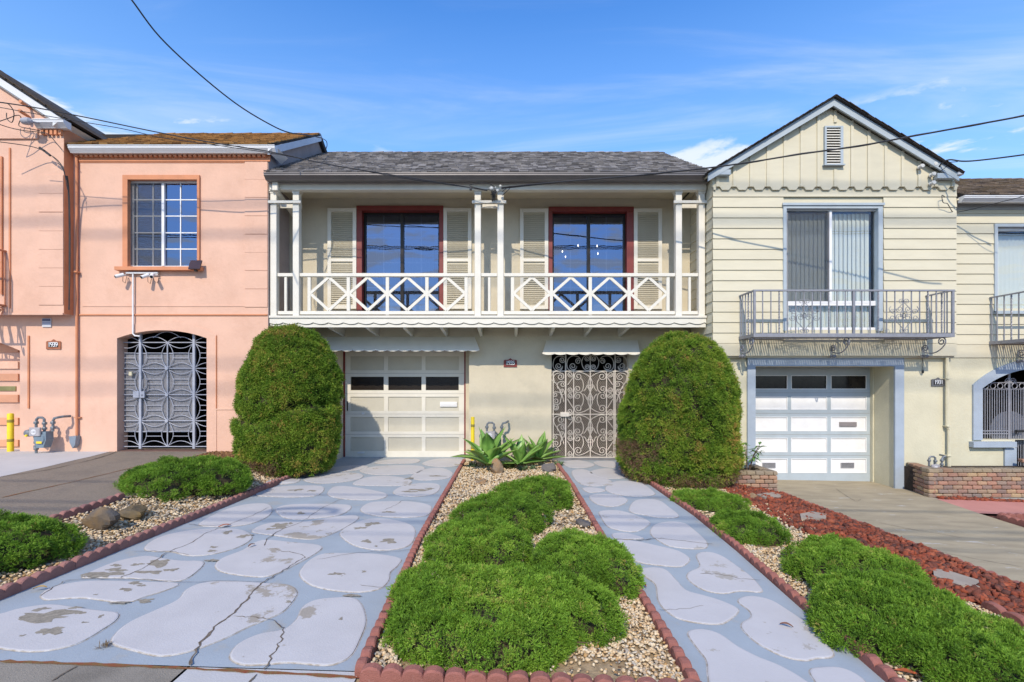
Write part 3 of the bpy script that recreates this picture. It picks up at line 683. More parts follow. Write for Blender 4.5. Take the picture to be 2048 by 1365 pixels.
M_twig = ramp_mat('dry_twigs', [(0,(.10,.06,.035)),(.5,(.20,.12,.07)),(1,(.28,.18,.11))], .9, 0, 30, .2, transl=.05)
M_core = mat('shaded_branches', (.030,.034,.012), .95, .3, 12, col2=(.05,.032,.016))  # near-black colour stands in for shade between clumps and in the crevice
M_stem = mat('bark', (.13,.08,.05), .95, .3, 20, .5, 60)

def mound_fn(cx_, cy_, rx, ry, h, seed, sx=1.0, z0=None, pw=.62):
    z0 = float(gz(cx_, cy_)) if z0 is None else z0
    def fn(u, v, disp=True, k=1.0):
        ph = v*math.pi*.56                               # 0 top .. a little past the rim
        rr = np.sin(np.minimum(ph, math.pi/2))**pw*np.where(ph > math.pi/2, 1-.5*(ph-math.pi/2), 1)
        zz = np.sign(np.cos(ph))*np.abs(np.cos(ph))**.8
        lob = 1+.10*np.sin(3*u+seed)+.06*np.sin(5*u+seed*2.1)+.035*np.sin(9*u+seed*3.7)
        P = np.stack([cx_+rx*k*rr*lob*np.cos(u), cy_+ry*k*rr*lob*np.sin(u), z0+.12*h+h*.88*zz*k], -1)
        Nn = np.stack([np.cos(u)*np.sin(ph)/rx, np.sin(u)*np.sin(ph)/ry, np.cos(ph)/h*.9], -1); Nn /= np.linalg.norm(Nn, axis=-1, keepdims=True)
        if disp:
            d = vnoise(P, 8, seed)*.030+vnoise(P, 19, seed+3)*.022+vnoise(P, 2.6, seed+5)*.03-.02
            P = P+Nn*d[..., None]
        return P, Nn
    return fn
def juniper(cx_, cy_, rx, ry, h, seed, label, dens=1.0, size=1.0):
    fn = mound_fn(cx_, cy_, rx, ry, h, seed)
    z0 = float(gz(cx_, cy_))
    root = thing('juniper_shrub', (cx_, cy_, z0), label, 'shrub', 'low creeping junipers in the garden beds')
    area = math.pi*rx*ry*2.0
    n = int(area*330*dens/size**2)
    u = rng.uniform(0, 2*math.pi, n*2); v = draw_v(fn, n*2)
    P, Nn = fn(u, v)
    keep = P[:, 2] > gz(P[:, 0], P[:, 1])+.012; P, Nn = P[keep][:n], Nn[keep][:n]
    tn = .46+.16*vnoise(P, 9, seed+9)+.12*vnoise(P, 2.2, seed+2)+rng.normal(size=len(P))*.06
    P, Nn, tn = clumps(P, Nn, tn, .034*size, 8)
    dead = rng.random(len(P)) < .010; tn = np.where(dead, .985, np.clip(tn, .02, .93))
    v_, f_, t_ = sprigs(P, Nn, np.full(len(P), .019*size)*rng.uniform(.75, 1.4, len(P)), .0019*size, 6, 1.4, .1, tn, .06, 7, .011*size)
    link('foliage', newmesh('foliage', v_, f_, False, t_), M_jun, root, (0, 0, 0), kind='stuff')
    fc = lambda a, b: (fn(a, b, True, .90)[0]-np.array([0, 0, .025]), None)
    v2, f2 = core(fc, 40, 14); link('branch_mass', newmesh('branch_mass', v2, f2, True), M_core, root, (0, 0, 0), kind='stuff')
    q = MB()
    for i in range(int(20*max(rx, .5)/.5)):
        a = random.uniform(0, 2*math.pi); r0 = .55; r1 = random.uniform(.86, 1.0)
        x0, y0 = cx_+rx*r0*math.cos(a), cy_+ry*r0*math.sin(a); x1, y1 = cx_+rx*r1*math.cos(a+.25), cy_+ry*r1*math.sin(a+.25)
        q.tube([(x0, y0, float(gz(x0, y0))), ((x0+x1)/2, (y0+y1)/2, z0+random.uniform(.03, .07)), (x1, y1, z0+random.uniform(.04, .10))], .006, 4, r1=.002)
    q.build('stem', M_stem, root, kind='stuff')
    return root
def bush(cx_, cy_, rx, ry, prof, seed, label, extra=None, notch=None, lean=0):
    """tall clipped shrub; prof: (z, radius factor)"""
    z0 = float(gz(cx_, cy_)); zs = [p[0] for p in prof]; rs = [p[1] for p in prof]; zt = zs[-1]
    def fn(u, v, k=1.0):
        zz = z0+v*zt*.999
        r = np.interp(v*zt, zs, rs)
        if notch is not None: r = r*notch(u, v*zt)
        lob = 1+.02*np.sin(3*u+seed)+.015*np.sin(7*u+seed*2)
        P = np.stack([cx_+rx*r*lob*np.cos(u)*k+lean*v, cy_+ry*r*lob*np.sin(u)*k, zz], -1)
        dr = (np.interp(v*zt+.03, zs, rs)-np.interp(v*zt-.03, zs, rs))/.06
        Nn = np.stack([np.cos(u), np.sin(u), -dr*rx], -1); Nn /= np.linalg.norm(Nn, axis=-1, keepdims=True)
        d = vnoise(P, 4.5, seed)*.035+vnoise(P, 11, seed+3)*.030+vnoise(P, 1.5, seed+5)*.045+vnoise(P, 2.8, seed+6)*.035-.03
        return P+Nn*d[..., None], Nn
    root = thing('clipped_cypress_shrub', (cx_, cy_, z0), label, 'shrub', 'two tall clipped shrubs flanking the garage and gate')
    n = 2900
    v = draw_v(fn, n*3); u = rng.uniform(0, 2*math.pi, n*3)
    P, Nn = fn(u, v); wgt = np.interp(v*zt, zs, rs)
    dr = np.abs(Nn[:, 2])/np.maximum(np.sqrt(1-Nn[:, 2]**2), .15)
    keep =  P[:, 1] < cy_+ry*.65
    keep &= (notch is None) | (notch(u, v*zt) > .70) if notch is not None else True
    P, Nn, uu, vv = P[keep][:n], Nn[keep][:n], u[keep][:n], v[keep][:n]
    tn = .46+.20*vnoise(P, 6, seed+9)+.16*vnoise(P, 1.8, seed+2)+rng.normal(size=len(P))*.11
    tn = np.clip(tn, .03, .985)
    dm = extra(P) if extra is not None else np.zeros(len(P), bool)
    P, Nn, tn = clumps(P, Nn, tn, .046, 6); dm = extra(P); tn = np.clip(tn, .02, .985)
    g = ~dm
    v_, f_, t_ = sprigs(P[g], Nn[g], rng.uniform(.024, .042, g.sum()), .0036, 5, 1.3, .1, tn[g], .10, 6, .018)
    link('foliage', newmesh('foliage', v_, f_, False, t_), M_hed, root, (0, 0, 0), kind='stuff')
    if dm.any():
        v_, f_, t_ = sprigs(P[dm], Nn[dm], rng.uniform(.04, .07, dm.sum()), .0018, 4, 1.3, .1, rng.random(dm.sum()), .2, 6, .03)
        link('dry_twigs', newmesh('dry_twigs', v_, f_, False, np.clip(t_, 0, 1)), M_twig, root, (0, 0, 0), kind='stuff')
    fc = lambda a, b: (fn(a, b, .93)[0], None)
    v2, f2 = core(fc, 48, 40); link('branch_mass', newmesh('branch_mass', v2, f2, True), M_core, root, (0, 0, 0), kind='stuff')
    q = MB(); q.tube([(cx_, cy_, z0-.05), (cx_+.02, cy_, z0+.8), (cx_, cy_+.02, z0+1.6)], .06, 8, r1=.02); q.build('trunk', M_stem, root)
    return root
def notchL(u, z):
    # the crevice between the dome and the separate lower skirt, dipping at the front left
    zc_ = .86+.26*np.clip(np.cos(u), 0, 1)-.04*np.cos(3*u)
    g = np.clip(.35-np.sin(u), 0, 1)
    return 1-(.36*np.exp(-((z-zc_)/.055)**2)+.17/(1+np.exp(-(z-zc_)/.02)))*g
def deadL(P): return (P[:, 2] < .30+.05*vnoise(P, 3, 2)) & (P[:, 0] < -3.55) & (rng.random(len(P)) < .75)
def deadR(P):
    d = np.hypot((P[:, 0]-1.86)/.24, (P[:, 2]-.42)/.38); return ((d+.5*vnoise(P, 6, 4) < .8) & (rng.random(len(P)) < .7)) | ((P[:, 2] < .16) & (rng.random(len(P)) < .5))
bush(-3.645, 7.75, .76, .68, [(0,.84),(.1,.93),(.35,1.0),(.62,1.0),(.9,1.0),(1.2,1.06),(1.5,1.03),(1.8,.92),(2.03,.72),(2.14,.55),(2.22,.36),(2.26,.16),(2.275,.0)], 3,
     'tall clipped green shrub left of the white garage door, with a separate lower skirt', deadL, notchL)
bush(2.61, 7.50, .91, .78, [(0,.76),(.15,.90),(.4,1.0),(.8,1.0),(1.2,.955),(1.5,.88),(1.8,.76),(2.05,.60),(2.15,.46),(2.22,.30),(2.27,.13),(2.29,0)], 8,
     'tall clipped yellow-green shrub right of the white scroll gate, with a brown dead patch', deadR)
juniper(-.11, 2.96, .71, .50, .26, 1, 'largest bright green juniper at the front end of the middle bed', 1.25)
juniper(.52, 3.70, .40, .50, .27, 2, 'juniper beside the walkway edging, right of centre in the middle bed', 1.1)
juniper(-.29, 4.12, .44, .50, .25, 3, 'juniper against the driveway edging, third from the front in the middle bed')
juniper(-.10, 5.05, .47, .48, .25, 4, 'juniper in the middle bed just in front of the farthest one')
juniper(.30, 6.0, .49, .50, .24, 5, 'farthest juniper of the middle bed, in front of the agaves and rocks', .8, 1.15)
juniper(-4.12, 3.62, .55, .52, .27, 6, 'juniper at the left edge of the photograph, in front of the two rocks')
juniper(-4.12, 6.0, .68, .60, .30, 7, 'wide juniper between the brown driveway and the flagstone driveway, behind the rocks', .85, 1.1)
juniper(2.48, 6.12, .45, .40, .12, 8, 'flattest juniper below the right-hand clipped shrub', .8, 1.1)
juniper(2.42, 4.92, .33, .36, .20, 9, 'small round juniper, second from the house in the right bed')
juniper(2.78, 3.93, .50, .46, .23, 10, 'middle juniper of the right bed, beside a grey stepping stone')
juniper(2.54, 3.00, .54, .66, .23, 11, 'large bright green juniper in the right foreground beside the lava rock', 1.25)

# gravel where the junipers leave it open
JUN = [(-.07,2.98,.72,.50),(.5,3.66,.42,.5),(-.3,4.22,.5,.6),(-.1,5.12,.52,.58),(.22,6.05,.58,.62),(-4.02,3.88,.6,.62),(-4.05,6.2,.74,.68),(2.52,6,.5,.55),(2.42,4.85,.4,.46),(2.72,3.98,.52,.52),(2.5,3.02,.55,.66)]
def open_(P, k=.72):
    g = np.ones(len(P), bool)
    for a, b, c, d in JUN: g &= ((P[:, 0]-a)/c)**2+((P[:, 1]-b)/d)**2 > k*k
    return P[g]
def gravel(n, lo, hi, y0, y1, r0, r1):
    P = open_(scatter(n, 0, 0, y0, y1, lambda y: (np.full_like(y, lo) if np.isscalar(lo) else np.interp(y, *lo), np.full_like(y, hi) if np.isscalar(hi) else np.interp(y, *hi))))
    # a thin, stony patch under the front of the foreground shrub
    bare = (P[:, 1] < 2.62) & (np.abs(P[:, 0]-.02) < .62) & (rng.random(len(P)) < np.where(np.abs(P[:, 0]+.22) < .16, .25, .82))
    P = P[~bare]
    return P, rng.uniform(r0, r1, len(P))
SLABS = [[(1513,996),(1540,991),(1563,994),(1562,1001),(1530,1003)], [(1600,1036),(1625,1031),(1653,1036),(1652,1045),(1628,1046),(1602,1044)], [(1866,1149),(1895,1152),(1957,1172),(1960,1187),(1915,1181),(1868,1163)]]
A = [gravel(14000, ([2.3,4.4,9],[-.74,-.85,-.88]), ([2.3,3.3,4.4,9],[.90,.90,.87,.83]), 2.40, 4.9, .008, .0175),
     gravel(7000, ([2.3,4.4,9],[-.74,-.85,-.88]), ([2.3,3.3,4.4,9],[.90,.90,.87,.83]), 4.9, 9.0, .013, .022)]
stones('gravel', M_grav, np.concatenate([a[0] for a in A]), np.concatenate([a[1] for a in A]))
A = [gravel(8000, -4.28, -3.42, 2.5, 8.9, .010, .020)]
stones('gravel', M_grav, A[0][0], A[0][1])
A = [gravel(10000, ([2.3,4.4,7],[2.04,2.15,2.10]), 3.45, 2.3, 4.9, .008, .0175), gravel(3200, 2.12, 3.42, 4.9, 7.3, .014, .022)]
stones('gravel', M_grav, np.concatenate([a[0] for a in A]), np.concatenate([a[1] for a in A]))
P = np.concatenate([scatter(4200, 3.52, 4.30, 2.5, 7.55, None, .03), scatter(1500, 3.12, 3.6, 3.6, 7.5, None, .02), scatter(500, 6.72, 9.5, 7.44, 7.54, None, .01), scatter(900, 6.6, 9.5, 4.5, 6.3, None, .02)])
P = open_(P, .8)
for PP_ in SLABS:
    cxy = np.mean([G(*p)[:2] for p in PP_], 0); P = P[((P[:, 0]-cxy[0])/.19)**2+((P[:, 1]-cxy[1])/.14)**2 > 1]
stones('lava_rock', M_lava, P, rng.uniform(.013, .042, len(P)), .42, .25, .85)
P = scatter(1500, -5.2, -4.2, 7.25, 8.27, None, .01); P = P[(P[:, 0] > -4.9) | (P[:, 1] > 7.8)]
litter = np.concatenate([scatter(420, -.75, .85, 2.42, 6.5, None, .02), scatter(320, 2.12, 3.4, 2.4, 6.8, None, .02), scatter(260, -4.25, -3.45, 2.6, 8.6, None, .02)]); litter[:, 2] += .016
M_bk = ramp_mat('bark_chips', [(0,(.10,.05,.025)),(.5,(.22,.11,.05)),(1,(.34,.20,.09))], .95, .3, 60)
stones('leaf_litter', M_bk, litter, rng.uniform(.006, .014, len(litter)), .5, .6, .35)
stones('bark_chips', M_bk if True else ramp_mat('bark_chips', [(0,(.14,.06,.025)),(.5,(.26,.13,.05)),(1,(.36,.22,.09))], .95, .3, 60), P, rng.uniform(.01, .022, len(P)), .4, .6, .5)

# ---- agaves: every leaf a part
M_agave = mat('agave_green', (.13,.28,.055), .42, .16, 5, .05, 40, col2=(.22,.37,.075))
M_agtip = mat('agave_edge', (.20,.30,.10), .5, .1, 10)
def agave_leaf(L_, w_, tilt, az, c, curve):
    n = 10; v = []; f = []
    wp = np.interp(np.linspace(0, 1, n+1), [0,.15,.45,.7,.9,1], [.55,.62,1,.72,.22,.0])
    ca, sa = math.cos(az), math.sin(az); r = .02; z = .04; th = tilt; ds = L_/n
    for i in range(n+1):
        hw = max(w_*wp[i]/2, .0008); s_ = (-sa, ca); up = (-math.sin(th)*ca, -math.sin(th)*sa, math.cos(th))
        p = (c[0]+r*ca, c[1]+r*sa, c[2]+z); fold = .28*hw+.01*(1-i/n)
        for k, (a, b) in enumerate(((-1, fold), (-.5, fold*.35), (0, 0), (.5, fold*.35), (1, fold))):
            v.append((p[0]+s_[0]*a*hw+up[0]*b, p[1]+s_[1]*a*hw+up[1]*b, p[2]+up[2]*b))
        thk = .018*(1-i/n)**.5*min(1, hw/.02)
        v.append((p[0]-up[0]*thk, p[1]-up[1]*thk, p[2]-up[2]*thk))
        r += math.cos(th)*ds; z += math.sin(th)*ds; th -= curve*ds
    for i in range(n):
        a, b = i*6, (i+1)*6
        for k in range(4): f.append((a+k, a+k+1, b+k+1, b+k))
        f += [(a+4, a+5, b+5, b+4), (a+5, a, b, b+5)]
    return newmesh('leaf', v, f, True)
def agave(px, py, sc_, seed, label, n=16):
    rd = random.Random(seed); c = G(px, py); root = thing('agave', c, label, 'succulent', 'green agaves by the gas meter')
    for i in range(n):
        k = i/n; az = i*2.39996+rd.uniform(-.2, .2); tilt = math.radians(10+74*k+rd.uniform(-6, 6))
        L_ = sc_*(.50 if k < .25 else .56 if k < .8 else .50)*rd.uniform(.88, 1.12)
        link('leaf', agave_leaf(L_, sc_*rd.uniform(.17, .21), tilt, az, (c[0], c[1], c[2]+.03), rd.uniform(.1, 1.0)), M_agave, root, (0, 0, 0))
    return root
agave(978, 938, 1.30, 4, 'largest green agave, in front of the gas meter beside the yellow bollard', 18)
agave(1040, 936, 1.0, 9, 'middle green agave between the large one and the gate', 14)
agave(1077, 928, 1.0, 14, 'green agave closest to the white scroll gate', 14)
# small succulents round the rocks
def tuftlet(px, py, r, n, m, label, seed, name='small_succulent', cat='succulent', wl=.45):
    rd = random.Random(seed); c = G(px, py); q = MB(); q2 = MB()
    for i in range(n):
        a = rd.uniform(0, 6.28); t = rd.uniform(.1, 1.3); L_ = r*rd.uniform(.5, 1); b0 = (c[0]+rd.uniform(-r, r)*.5, c[1]+rd.uniform(-r, r)*.4, c[2]+rd.uniform(0, r*.2))
        d = (math.cos(a)*math.cos(t), math.sin(a)*math.cos(t), math.sin(t)); s_ = (-math.sin(a)*L_*wl*.4, math.cos(a)*L_*wl*.4)
        mid = [b0[k]+d[k]*L_*.5 for k in range(3)]; tip = [b0[k]+d[k]*L_ for k in range(3)]
        q.add([b0, (mid[0]+s_[0], mid[1]+s_[1], mid[2]), tip, (mid[0]-s_[0], mid[1]-s_[1], mid[2])], [(0, 1, 2), (0, 2, 3)])
    o = q.build(name, m); return tag(o, label, cat)
M_suc = mat('succulent_green', (.10,.17,.05), .6, .2, 20, col2=(.22,.20,.05))
M_suc2 = mat('grey_green_succulent', (.13,.20,.09), .6, .2, 20)
M_dryw = mat('dry_weed', (.26,.17,.08), .9, .3, 30, col2=(.12,.08,.04))
tuftlet(1018, 938, .13, 90, M_suc, 'bushy yellow-tipped succulent between the tan rock and the middle agave', 1)
tuftlet(945, 936, .11, 60, M_suc2, 'low grey-green succulent at the left foot of the largest agave', 2)
tuftlet(1048, 942, .10, 60, M_suc2, 'low succulent rosette in front of the middle agave', 3)
tuftlet(1066, 940, .09, 50, M_suc2, 'small succulent just left of the dark round rock', 4)
tuftlet(1117, 932, .10, 60, M_suc2, 'trailing succulent right of the dark round rock by the gate', 5)
tuftlet(210, 1296, .045, 60, M_dryw, 'dried brown weed clump lying on the near left flagstone', 6, 'dry_weed', 'weed', .12)
tuftlet(148, 893, .10, 40, M_suc, 'weed growing under the orange downspout', 7, 'weed', 'weed', .2)
tuftlet(88, 893, .09, 50, mat('yellow_weed', (.38,.27,.04), .8, .2, 20), 'yellowish weed under the left gas meter', 8, 'weed', 'weed', .25)
# fallen leaves
M_leafr = mat('dead_leaf', (.42,.09,.03), .7, .25, 30, col2=(.25,.10,.05))
def fallen(px, py, L_, a, label, m=M_leafr):
    c = G(px, py, .022); q = MB(); n = 6; ca, sa = math.cos(a), math.sin(a)
    for i in range(n+1):
        t = i/n; w_ = L_*.17*math.sin(math.pi*t)**.8+.0008; x = (t-.5)*L_; z = .012*math.sin(t*3)
        q.v += [(c[0]+x*ca-sa*w_, c[1]+x*sa+ca*w_, c[2]+z+.006), (c[0]+x*ca, c[1]+x*sa, c[2]+z), (c[0]+x*ca+sa*w_, c[1]+x*sa-ca*w_, c[2]+z+.006)]
    for i in range(n): q.f += [(3*i, 3*i+1, 3*i+4, 3*i+3), (3*i+1, 3*i+2, 3*i+5, 3*i+4)]
    q.t = [0]*len(q.v); return tag(q.build('fallen_leaf', m, smooth=True), label, 'leaf', 'dead leaves fallen on the ground')
fallen(449, 1057, .11, .7, 'orange dead leaf on the left side of the flagstone driveway')
fallen(882, 1008, .10, .2, 'dead leaf lying on the edging left of the far junipers')
fallen(830, 1145, .10, 1.1, 'orange dead leaf on the edging left of the middle junipers')
fallen(1573, 1259, .075, 2.6, 'curled brown dead leaf on the right walkway', mat('brown_leaf', (.20,.09,.05), .8, .2, 30))
fallen(1815, 1356, .12, 2.7, 'bright red-orange dead leaf at the bottom right in the gravel')
fallen(503, 1097, .07, 1.2, 'small dark dead leaf on a flagstone near the driveway centre', MATS['brown_leaf'])
fallen(240, 1098, .07, .4, 'brown dead leaf at the left edge of the driveway', MATS['brown_leaf'])
fallen(80, 1184, .08, .3, 'tan dead leaf beside the lower left edging', mat('tan_leaf', (.42,.28,.10), .8, .2, 30))
fallen(1288, 1178, .06, 1.9, 'orange dead leaf on the edging by the walkway')

# ---- rocks
def rock(px, py, r, seed, m, label, yoff=0, name='rock', lo=.0):
    c = G(px, py); rs = np.random.default_rng(seed)
    n1, n2 = 20, 12; v = []; f = []
    pl = [(d/np.linalg.norm(d), rs.uniform(.45, .85)) for d in rs.normal(size=(13, 3))]
    for j in range(n2+1):
        for i in range(n1):
            a = 2*math.pi*i/n1; b = math.pi*j/n2; d = np.array((math.sin(b)*math.cos(a), math.sin(b)*math.sin(a), math.cos(b)))
            k = min([1.15]+[t/max(d@nn, 1e-3) for nn, t in pl if d@nn > .2]); k += .03*float(vnoise(d[None]*1.0, 4, seed)[0])
            tp = 1-.35*max(d[2]*k, 0) if r[2] > .2 else 1-.25*max(d[2]*k, 0)
            v.append((c[0]+d[0]*k*r[0]*tp, c[1]+yoff+d[1]*k*r[1]*tp, c[2]+r[2]*.55+d[2]*k*r[2]))
    for j in range(n2):
        for i in range(n1): f.append((j*n1+i, (j+1)*n1+i, (j+1)*n1+(i+1) % n1, j*n1+(i+1) % n1))
    return tag(link(name, newmesh(name, v, f), m), label, 'rock')
M_rk1 = mat('tan_rock', (.21,.17,.125), .9, .2, 9, .9, 40, col2=(.34,.18,.06))
M_rk2 = mat('dark_grey_rock', (.10,.095,.10), .9, .2, 6, .9, 30, col2=(.15,.13,.11))
M_rk3 = mat('ochre_rock', (.19,.125,.045), .9, .2, 7, .9, 30, col2=(.11,.09,.06))
M_rk4 = mat('grey_ochre_rock', (.085,.08,.075), .9, .2, 6, .9, 30, col2=(.22,.14,.06))
rock(258, 1040, (.19,.14,.10), 3, M_rk3, 'ochre-brown rock, farther and right of the dark grey rock in the left bed', .06)
rock(194, 1062, (.19,.15,.12), 5, M_rk4, 'dark grey angular rock in the left bed beside the near juniper', .05)
rock(991, 949, (.12,.10,.15), 7, M_rk1, 'pointed tan rock below the largest agave', .05)
rock(1098, 946, (.115,.10,.12), 9, M_rk2, 'dark round rock beside the walkway and the white gate', .05)
rock(1166, 1056, (.12,.10,.06), 11, M_rk2, 'half-hidden dark rock behind the right-hand juniper of the middle bed', .05)
rock(965, 968, (.10,.10,.05), 13, M_rk1, 'low brownish rock behind the farthest middle juniper', .05)
rock(1508, 1000, (.10,.09,.06), 15, M_rk1, 'small grey-green rock where the right bed meets the lava rock', .05)
M_slab = mat('grey_tan_slab', (.36,.30,.24), .9, .1, 5, .5, 60)
def slab(P, label):
    W = [G(*p) for p in P]; n = len(W); v = [(x, y, z+.0) for x, y, z in W]+[(x, y, z+.05) for x, y, z in W]
    f = [tuple(range(n, 2*n))]+[(i, (i+1) % n, n+(i+1) % n, n+i) for i in range(n)]
    return tag(link('stepping_stone', newmesh('stepping_stone', v, f), M_slab), label, 'stepping stone', 'flat grey stepping stones in the lava rock')
slab([(1513,996),(1540,991),(1563,994),(1562,1001),(1530,1003)], 'farthest flat stepping stone in the lava rock, near the brick planter')
slab([(1600,1036),(1625,1031),(1653,1036),(1652,1045),(1628,1046),(1602,1044)], 'middle flat stepping stone in the lava rock')
slab([(1866,1149),(1895,1152),(1957,1172),(1960,1187),(1915,1181),(1868,1163)], 'nearest wide flat stepping stone in the lava rock')
# ================================================================ HOUSES
def shingle_roof(parent, m, x0, x1, y0, z0, y1, z1, expo=.135, wd=.13, n_ind=300, seed=1):
    rd = random.Random(seed); L_ = math.hypot(y1-y0, z1-z0); an = math.atan2(z1-z0, y1-y0); ny = int(L_/expo)
    roof = MB(); roof.prismx([(y0, z0), (y1, z1), (y1, z1-.12), (y0, z0-.05)], x0, x1); ro = roof.build('roof', M_darkroof, parent)
    base = MB(); base.prismx([(0, 0), (expo*1.25, -.004), (expo*1.25, .003), (0, .018)], -.5, .5); sm = newmesh('shingle', base.v, base.f); sm.materials.append(m)
    rest = MB(); cnt = 0; ca, sa = math.cos(an), math.sin(an)
    for j in range(ny+1):
        x = x0+rd.uniform(-wd, 0)
        while x < x1:
            w_ = wd*rd.uniform(.6, 1.35); a, b = max(x, x0), min(x+w_-.006, x1); s_ = min(j*expo-rd.choice((0, 0, .006, .012)), L_-expo)
            x += w_
            if b-a < .02: continue
            lift = .006+rd.uniform(0, .008); ty, tz = y0+s_*ca-lift*sa, z0+s_*sa+lift*ca
            if cnt < n_ind:
                o = link('shingle', sm, None, ro, ((a+b)/2, ty, tz), rot=(an, 0, 0)); o.scale = (b-a, 1, rd.uniform(.8, 1.5))
            else:
                rest.tint = rd.random(); th_ = .018*rd.uniform(.7, 1.5)
                P = [(0, 0), (expo*1.25, -.004), (expo*1.25, .003), (0, th_)]
                rest.prismx([(ty+p*ca-q_*sa, tz+p*sa+q_*ca) for p, q_ in P], a, b)
            cnt += 1
    rest.build('upper_shingles', m, ro, tint=True, kind='stuff')
    # ridge caps
    x = x0; cap = MB(); cap.prismx([(-.10, -.055), (0, .012), (.10, -.055), (.10, -.07), (0, -.005), (-.10, -.07)], 0, .26); cme = newmesh('ridge_cap', cap.v, cap.f); cme.materials.append(m)
    while x < x1-.2:
        link('ridge_cap', cme, None, ro, (x, y1, z1+.012+rd.uniform(-.004, .005)), rot=(0, math.radians(-2.5), rd.uniform(-.03, .03))); x += .21
    return ro
def number_plate(parent, px0, px1, py0, py1, Y, txt, mp, plate_m, digit_m, back_m):
    x0, x1, z0, z1 = X(px0, Y), X(px1, Y), Z(py1, Y), Z(py0, Y); c = (x0+x1)/2; w_ = x1-x0; h_ = z1-z0
    q = MB(); q.prism([(x0, z0), (x1, z0), (x1, z1-.2*h_), (x1-.02, z1-.1*h_), (c+.04, z1-.08*h_), (c, z1+.1*h_), (c-.04, z1-.08*h_), (x0+.02, z1-.1*h_), (x0, z1-.2*h_)], Y-.018, Y-.002)
    pl = q.build('number_plate', plate_m, parent)
    box('plate_inset', back_m, pl, x0+.16*w_, x1-.16*w_, Y-.022, Y-.017, z0+.22*h_, z0+.76*h_)
    for i, chd in enumerate(txt):
        cu = bpy.data.curves.new('digit', 'FONT'); cu.body = chd; cu.size = h_*.74; cu.extrude = .003; cu.offset = .0; cu.align_x = 'CENTER'; cu.align_y = 'CENTER'
        to = bpy.data.objects.new('tmp', cu); sc.collection.objects.link(to); dg = bpy.context.evaluated_depsgraph_get()
        me = bpy.data.meshes.new_from_object(to.evaluated_get(dg)); bpy.data.objects.remove(to)
        me.materials.clear(); me.materials.append(digit_m)
        link('digit', me, None, pl, (x0+w_*(.5+(i-1.5)*.165), Y-.026, z0+h_*.49), rot=(math.pi/2, 0, 0))
    return pl
def gutter(name, m, parent, x0, x1, yb, yf, zb, zt):
    d = yb-yf; h_ = zt-zb; q = MB()
    q.prismx([(yb, zt), (yf-.006, zt), (yf-.006, zt-.014), (yf+.004, zt-.018), (yf+.004, zt-.42*h_), (yf+.25*d, zb+.32*h_), (yf+.42*d, zb+.12*h_), (yf+.5*d, zb), (yb, zb)], x0, x1)
    return q.build(name, m, parent)
def window_unit(parent, x0, x1, z0, z1, Y, fm, gm, fw=.045, mull=None, name='window', depth=.05):
    """sash frame with panes; mull: x of the central mullion"""
    q = MB(); q.box(x0, x1, Y, Y+depth, z0, z0+fw); q.box(x0, x1, Y, Y+depth, z1-fw, z1); q.box(x0, x0+fw, Y, Y+depth, z0+fw, z1-fw); q.box(x1-fw, x1, Y, Y+depth, z0+fw, z1-fw)
    if mull is not None: q.box(mull-fw*.6, mull+fw*.6, Y-.012, Y+depth-.004, z0+fw, z1-fw)
    wo = q.build(name, fm, parent)
    xs = [(x0+fw, x1-fw)] if mull is None else [(x0+fw, mull-fw*.6), (mull+fw*.6, x1-fw)]
    for a, b in xs: box('pane', gm, wo, a, b, Y+depth*.5, Y+depth*.5+.004, z0+fw, z1-fw)
    return wo, xs
def room(parent, x0, x1, y0, y1, z0, z1, m=M_room):
    q = MB()
    q.add([(x0,y0,z0),(x1,y0,z0),(x1,y1,z0),(x0,y1,z0),(x0,y0,z1),(x1,y0,z1),(x1,y1,z1),(x0,y1,z1)], [(0,1,2,3),(7,6,5,4),(1,2,6,5),(2,3,7,6),(3,0,4,7)])
    return q.build('interior_walls', m, parent)

# ---------------------------------------------------------------- peach house (left)
PH = thing('peach_house', (-8.4, 8.3, .28), 'peach stucco house with orange trim, brown shingle roof and an arched patterned iron gate', 'house')
YO = 8.3
gx0, gx1 = X(235, YO), X(414, YO); gzs, gzt = Z(677, YO), Z(661, YO)
wx0, wx1, wz0, wz1 = X(257, YO), X(397, YO), Z(535, YO), Z(359, YO)
ax0, ax1, azs, azt = -11.3, X(40, YO), Z(688, YO), Z(668, YO)
q = wall_holes(-13, -4.26, -.3, 5.52, YO, .22, [(wx0, wx1, wz0, wz1), (gx0, gx1, .0, gzt), (ax0, ax1, .0, azt)])
arch_fill(q, gx0, gx1, gzs, gzt, YO, .22); arch_fill(q, ax0, ax1, azs-.12, azt, YO, .22)
q.build('wall', M_orange, PH)
q = MB(); q.prismx([(YO, -.3), (YO, 5.60), (10.4, 6.83), (13.5, 4.95), (13.5, -.3)], -4.262, -4.255); q.build('side_wall', mat('shade_tinted_stucco', (.33,.28,.27), .9, .1, 3, .3, 30), PH)  # lavender grey: the shade on this side is put into the wall colour
box('rear_wall', M_orange, PH, -13, -4.27, 13.3, 13.5, -.3, 4.7)
YBay = 8.12; bxr = X(127.5, YBay); bz0 = Z(628, YBay)
by0, by1, byz0, byz1 = -10.3, X(3.5, YBay), Z(590, YBay), Z(318, YBay)
q = wall_holes(-13, bxr, bz0, 5.86, YBay, .15, [(by0, by1, byz0, byz1)])
q.box(-13, bxr, YBay+.002, YO-.002, bz0-.0, bz0+.02)
ap, ez, hw = -10.25, 5.86, -10.25-bxr
q.prism([(ap+hw, ez), (ap-hw-.0, ez), (ap, ez+.66*-hw)], YBay, YBay+.15)
q.build('bay_wall', M_orange, PH)
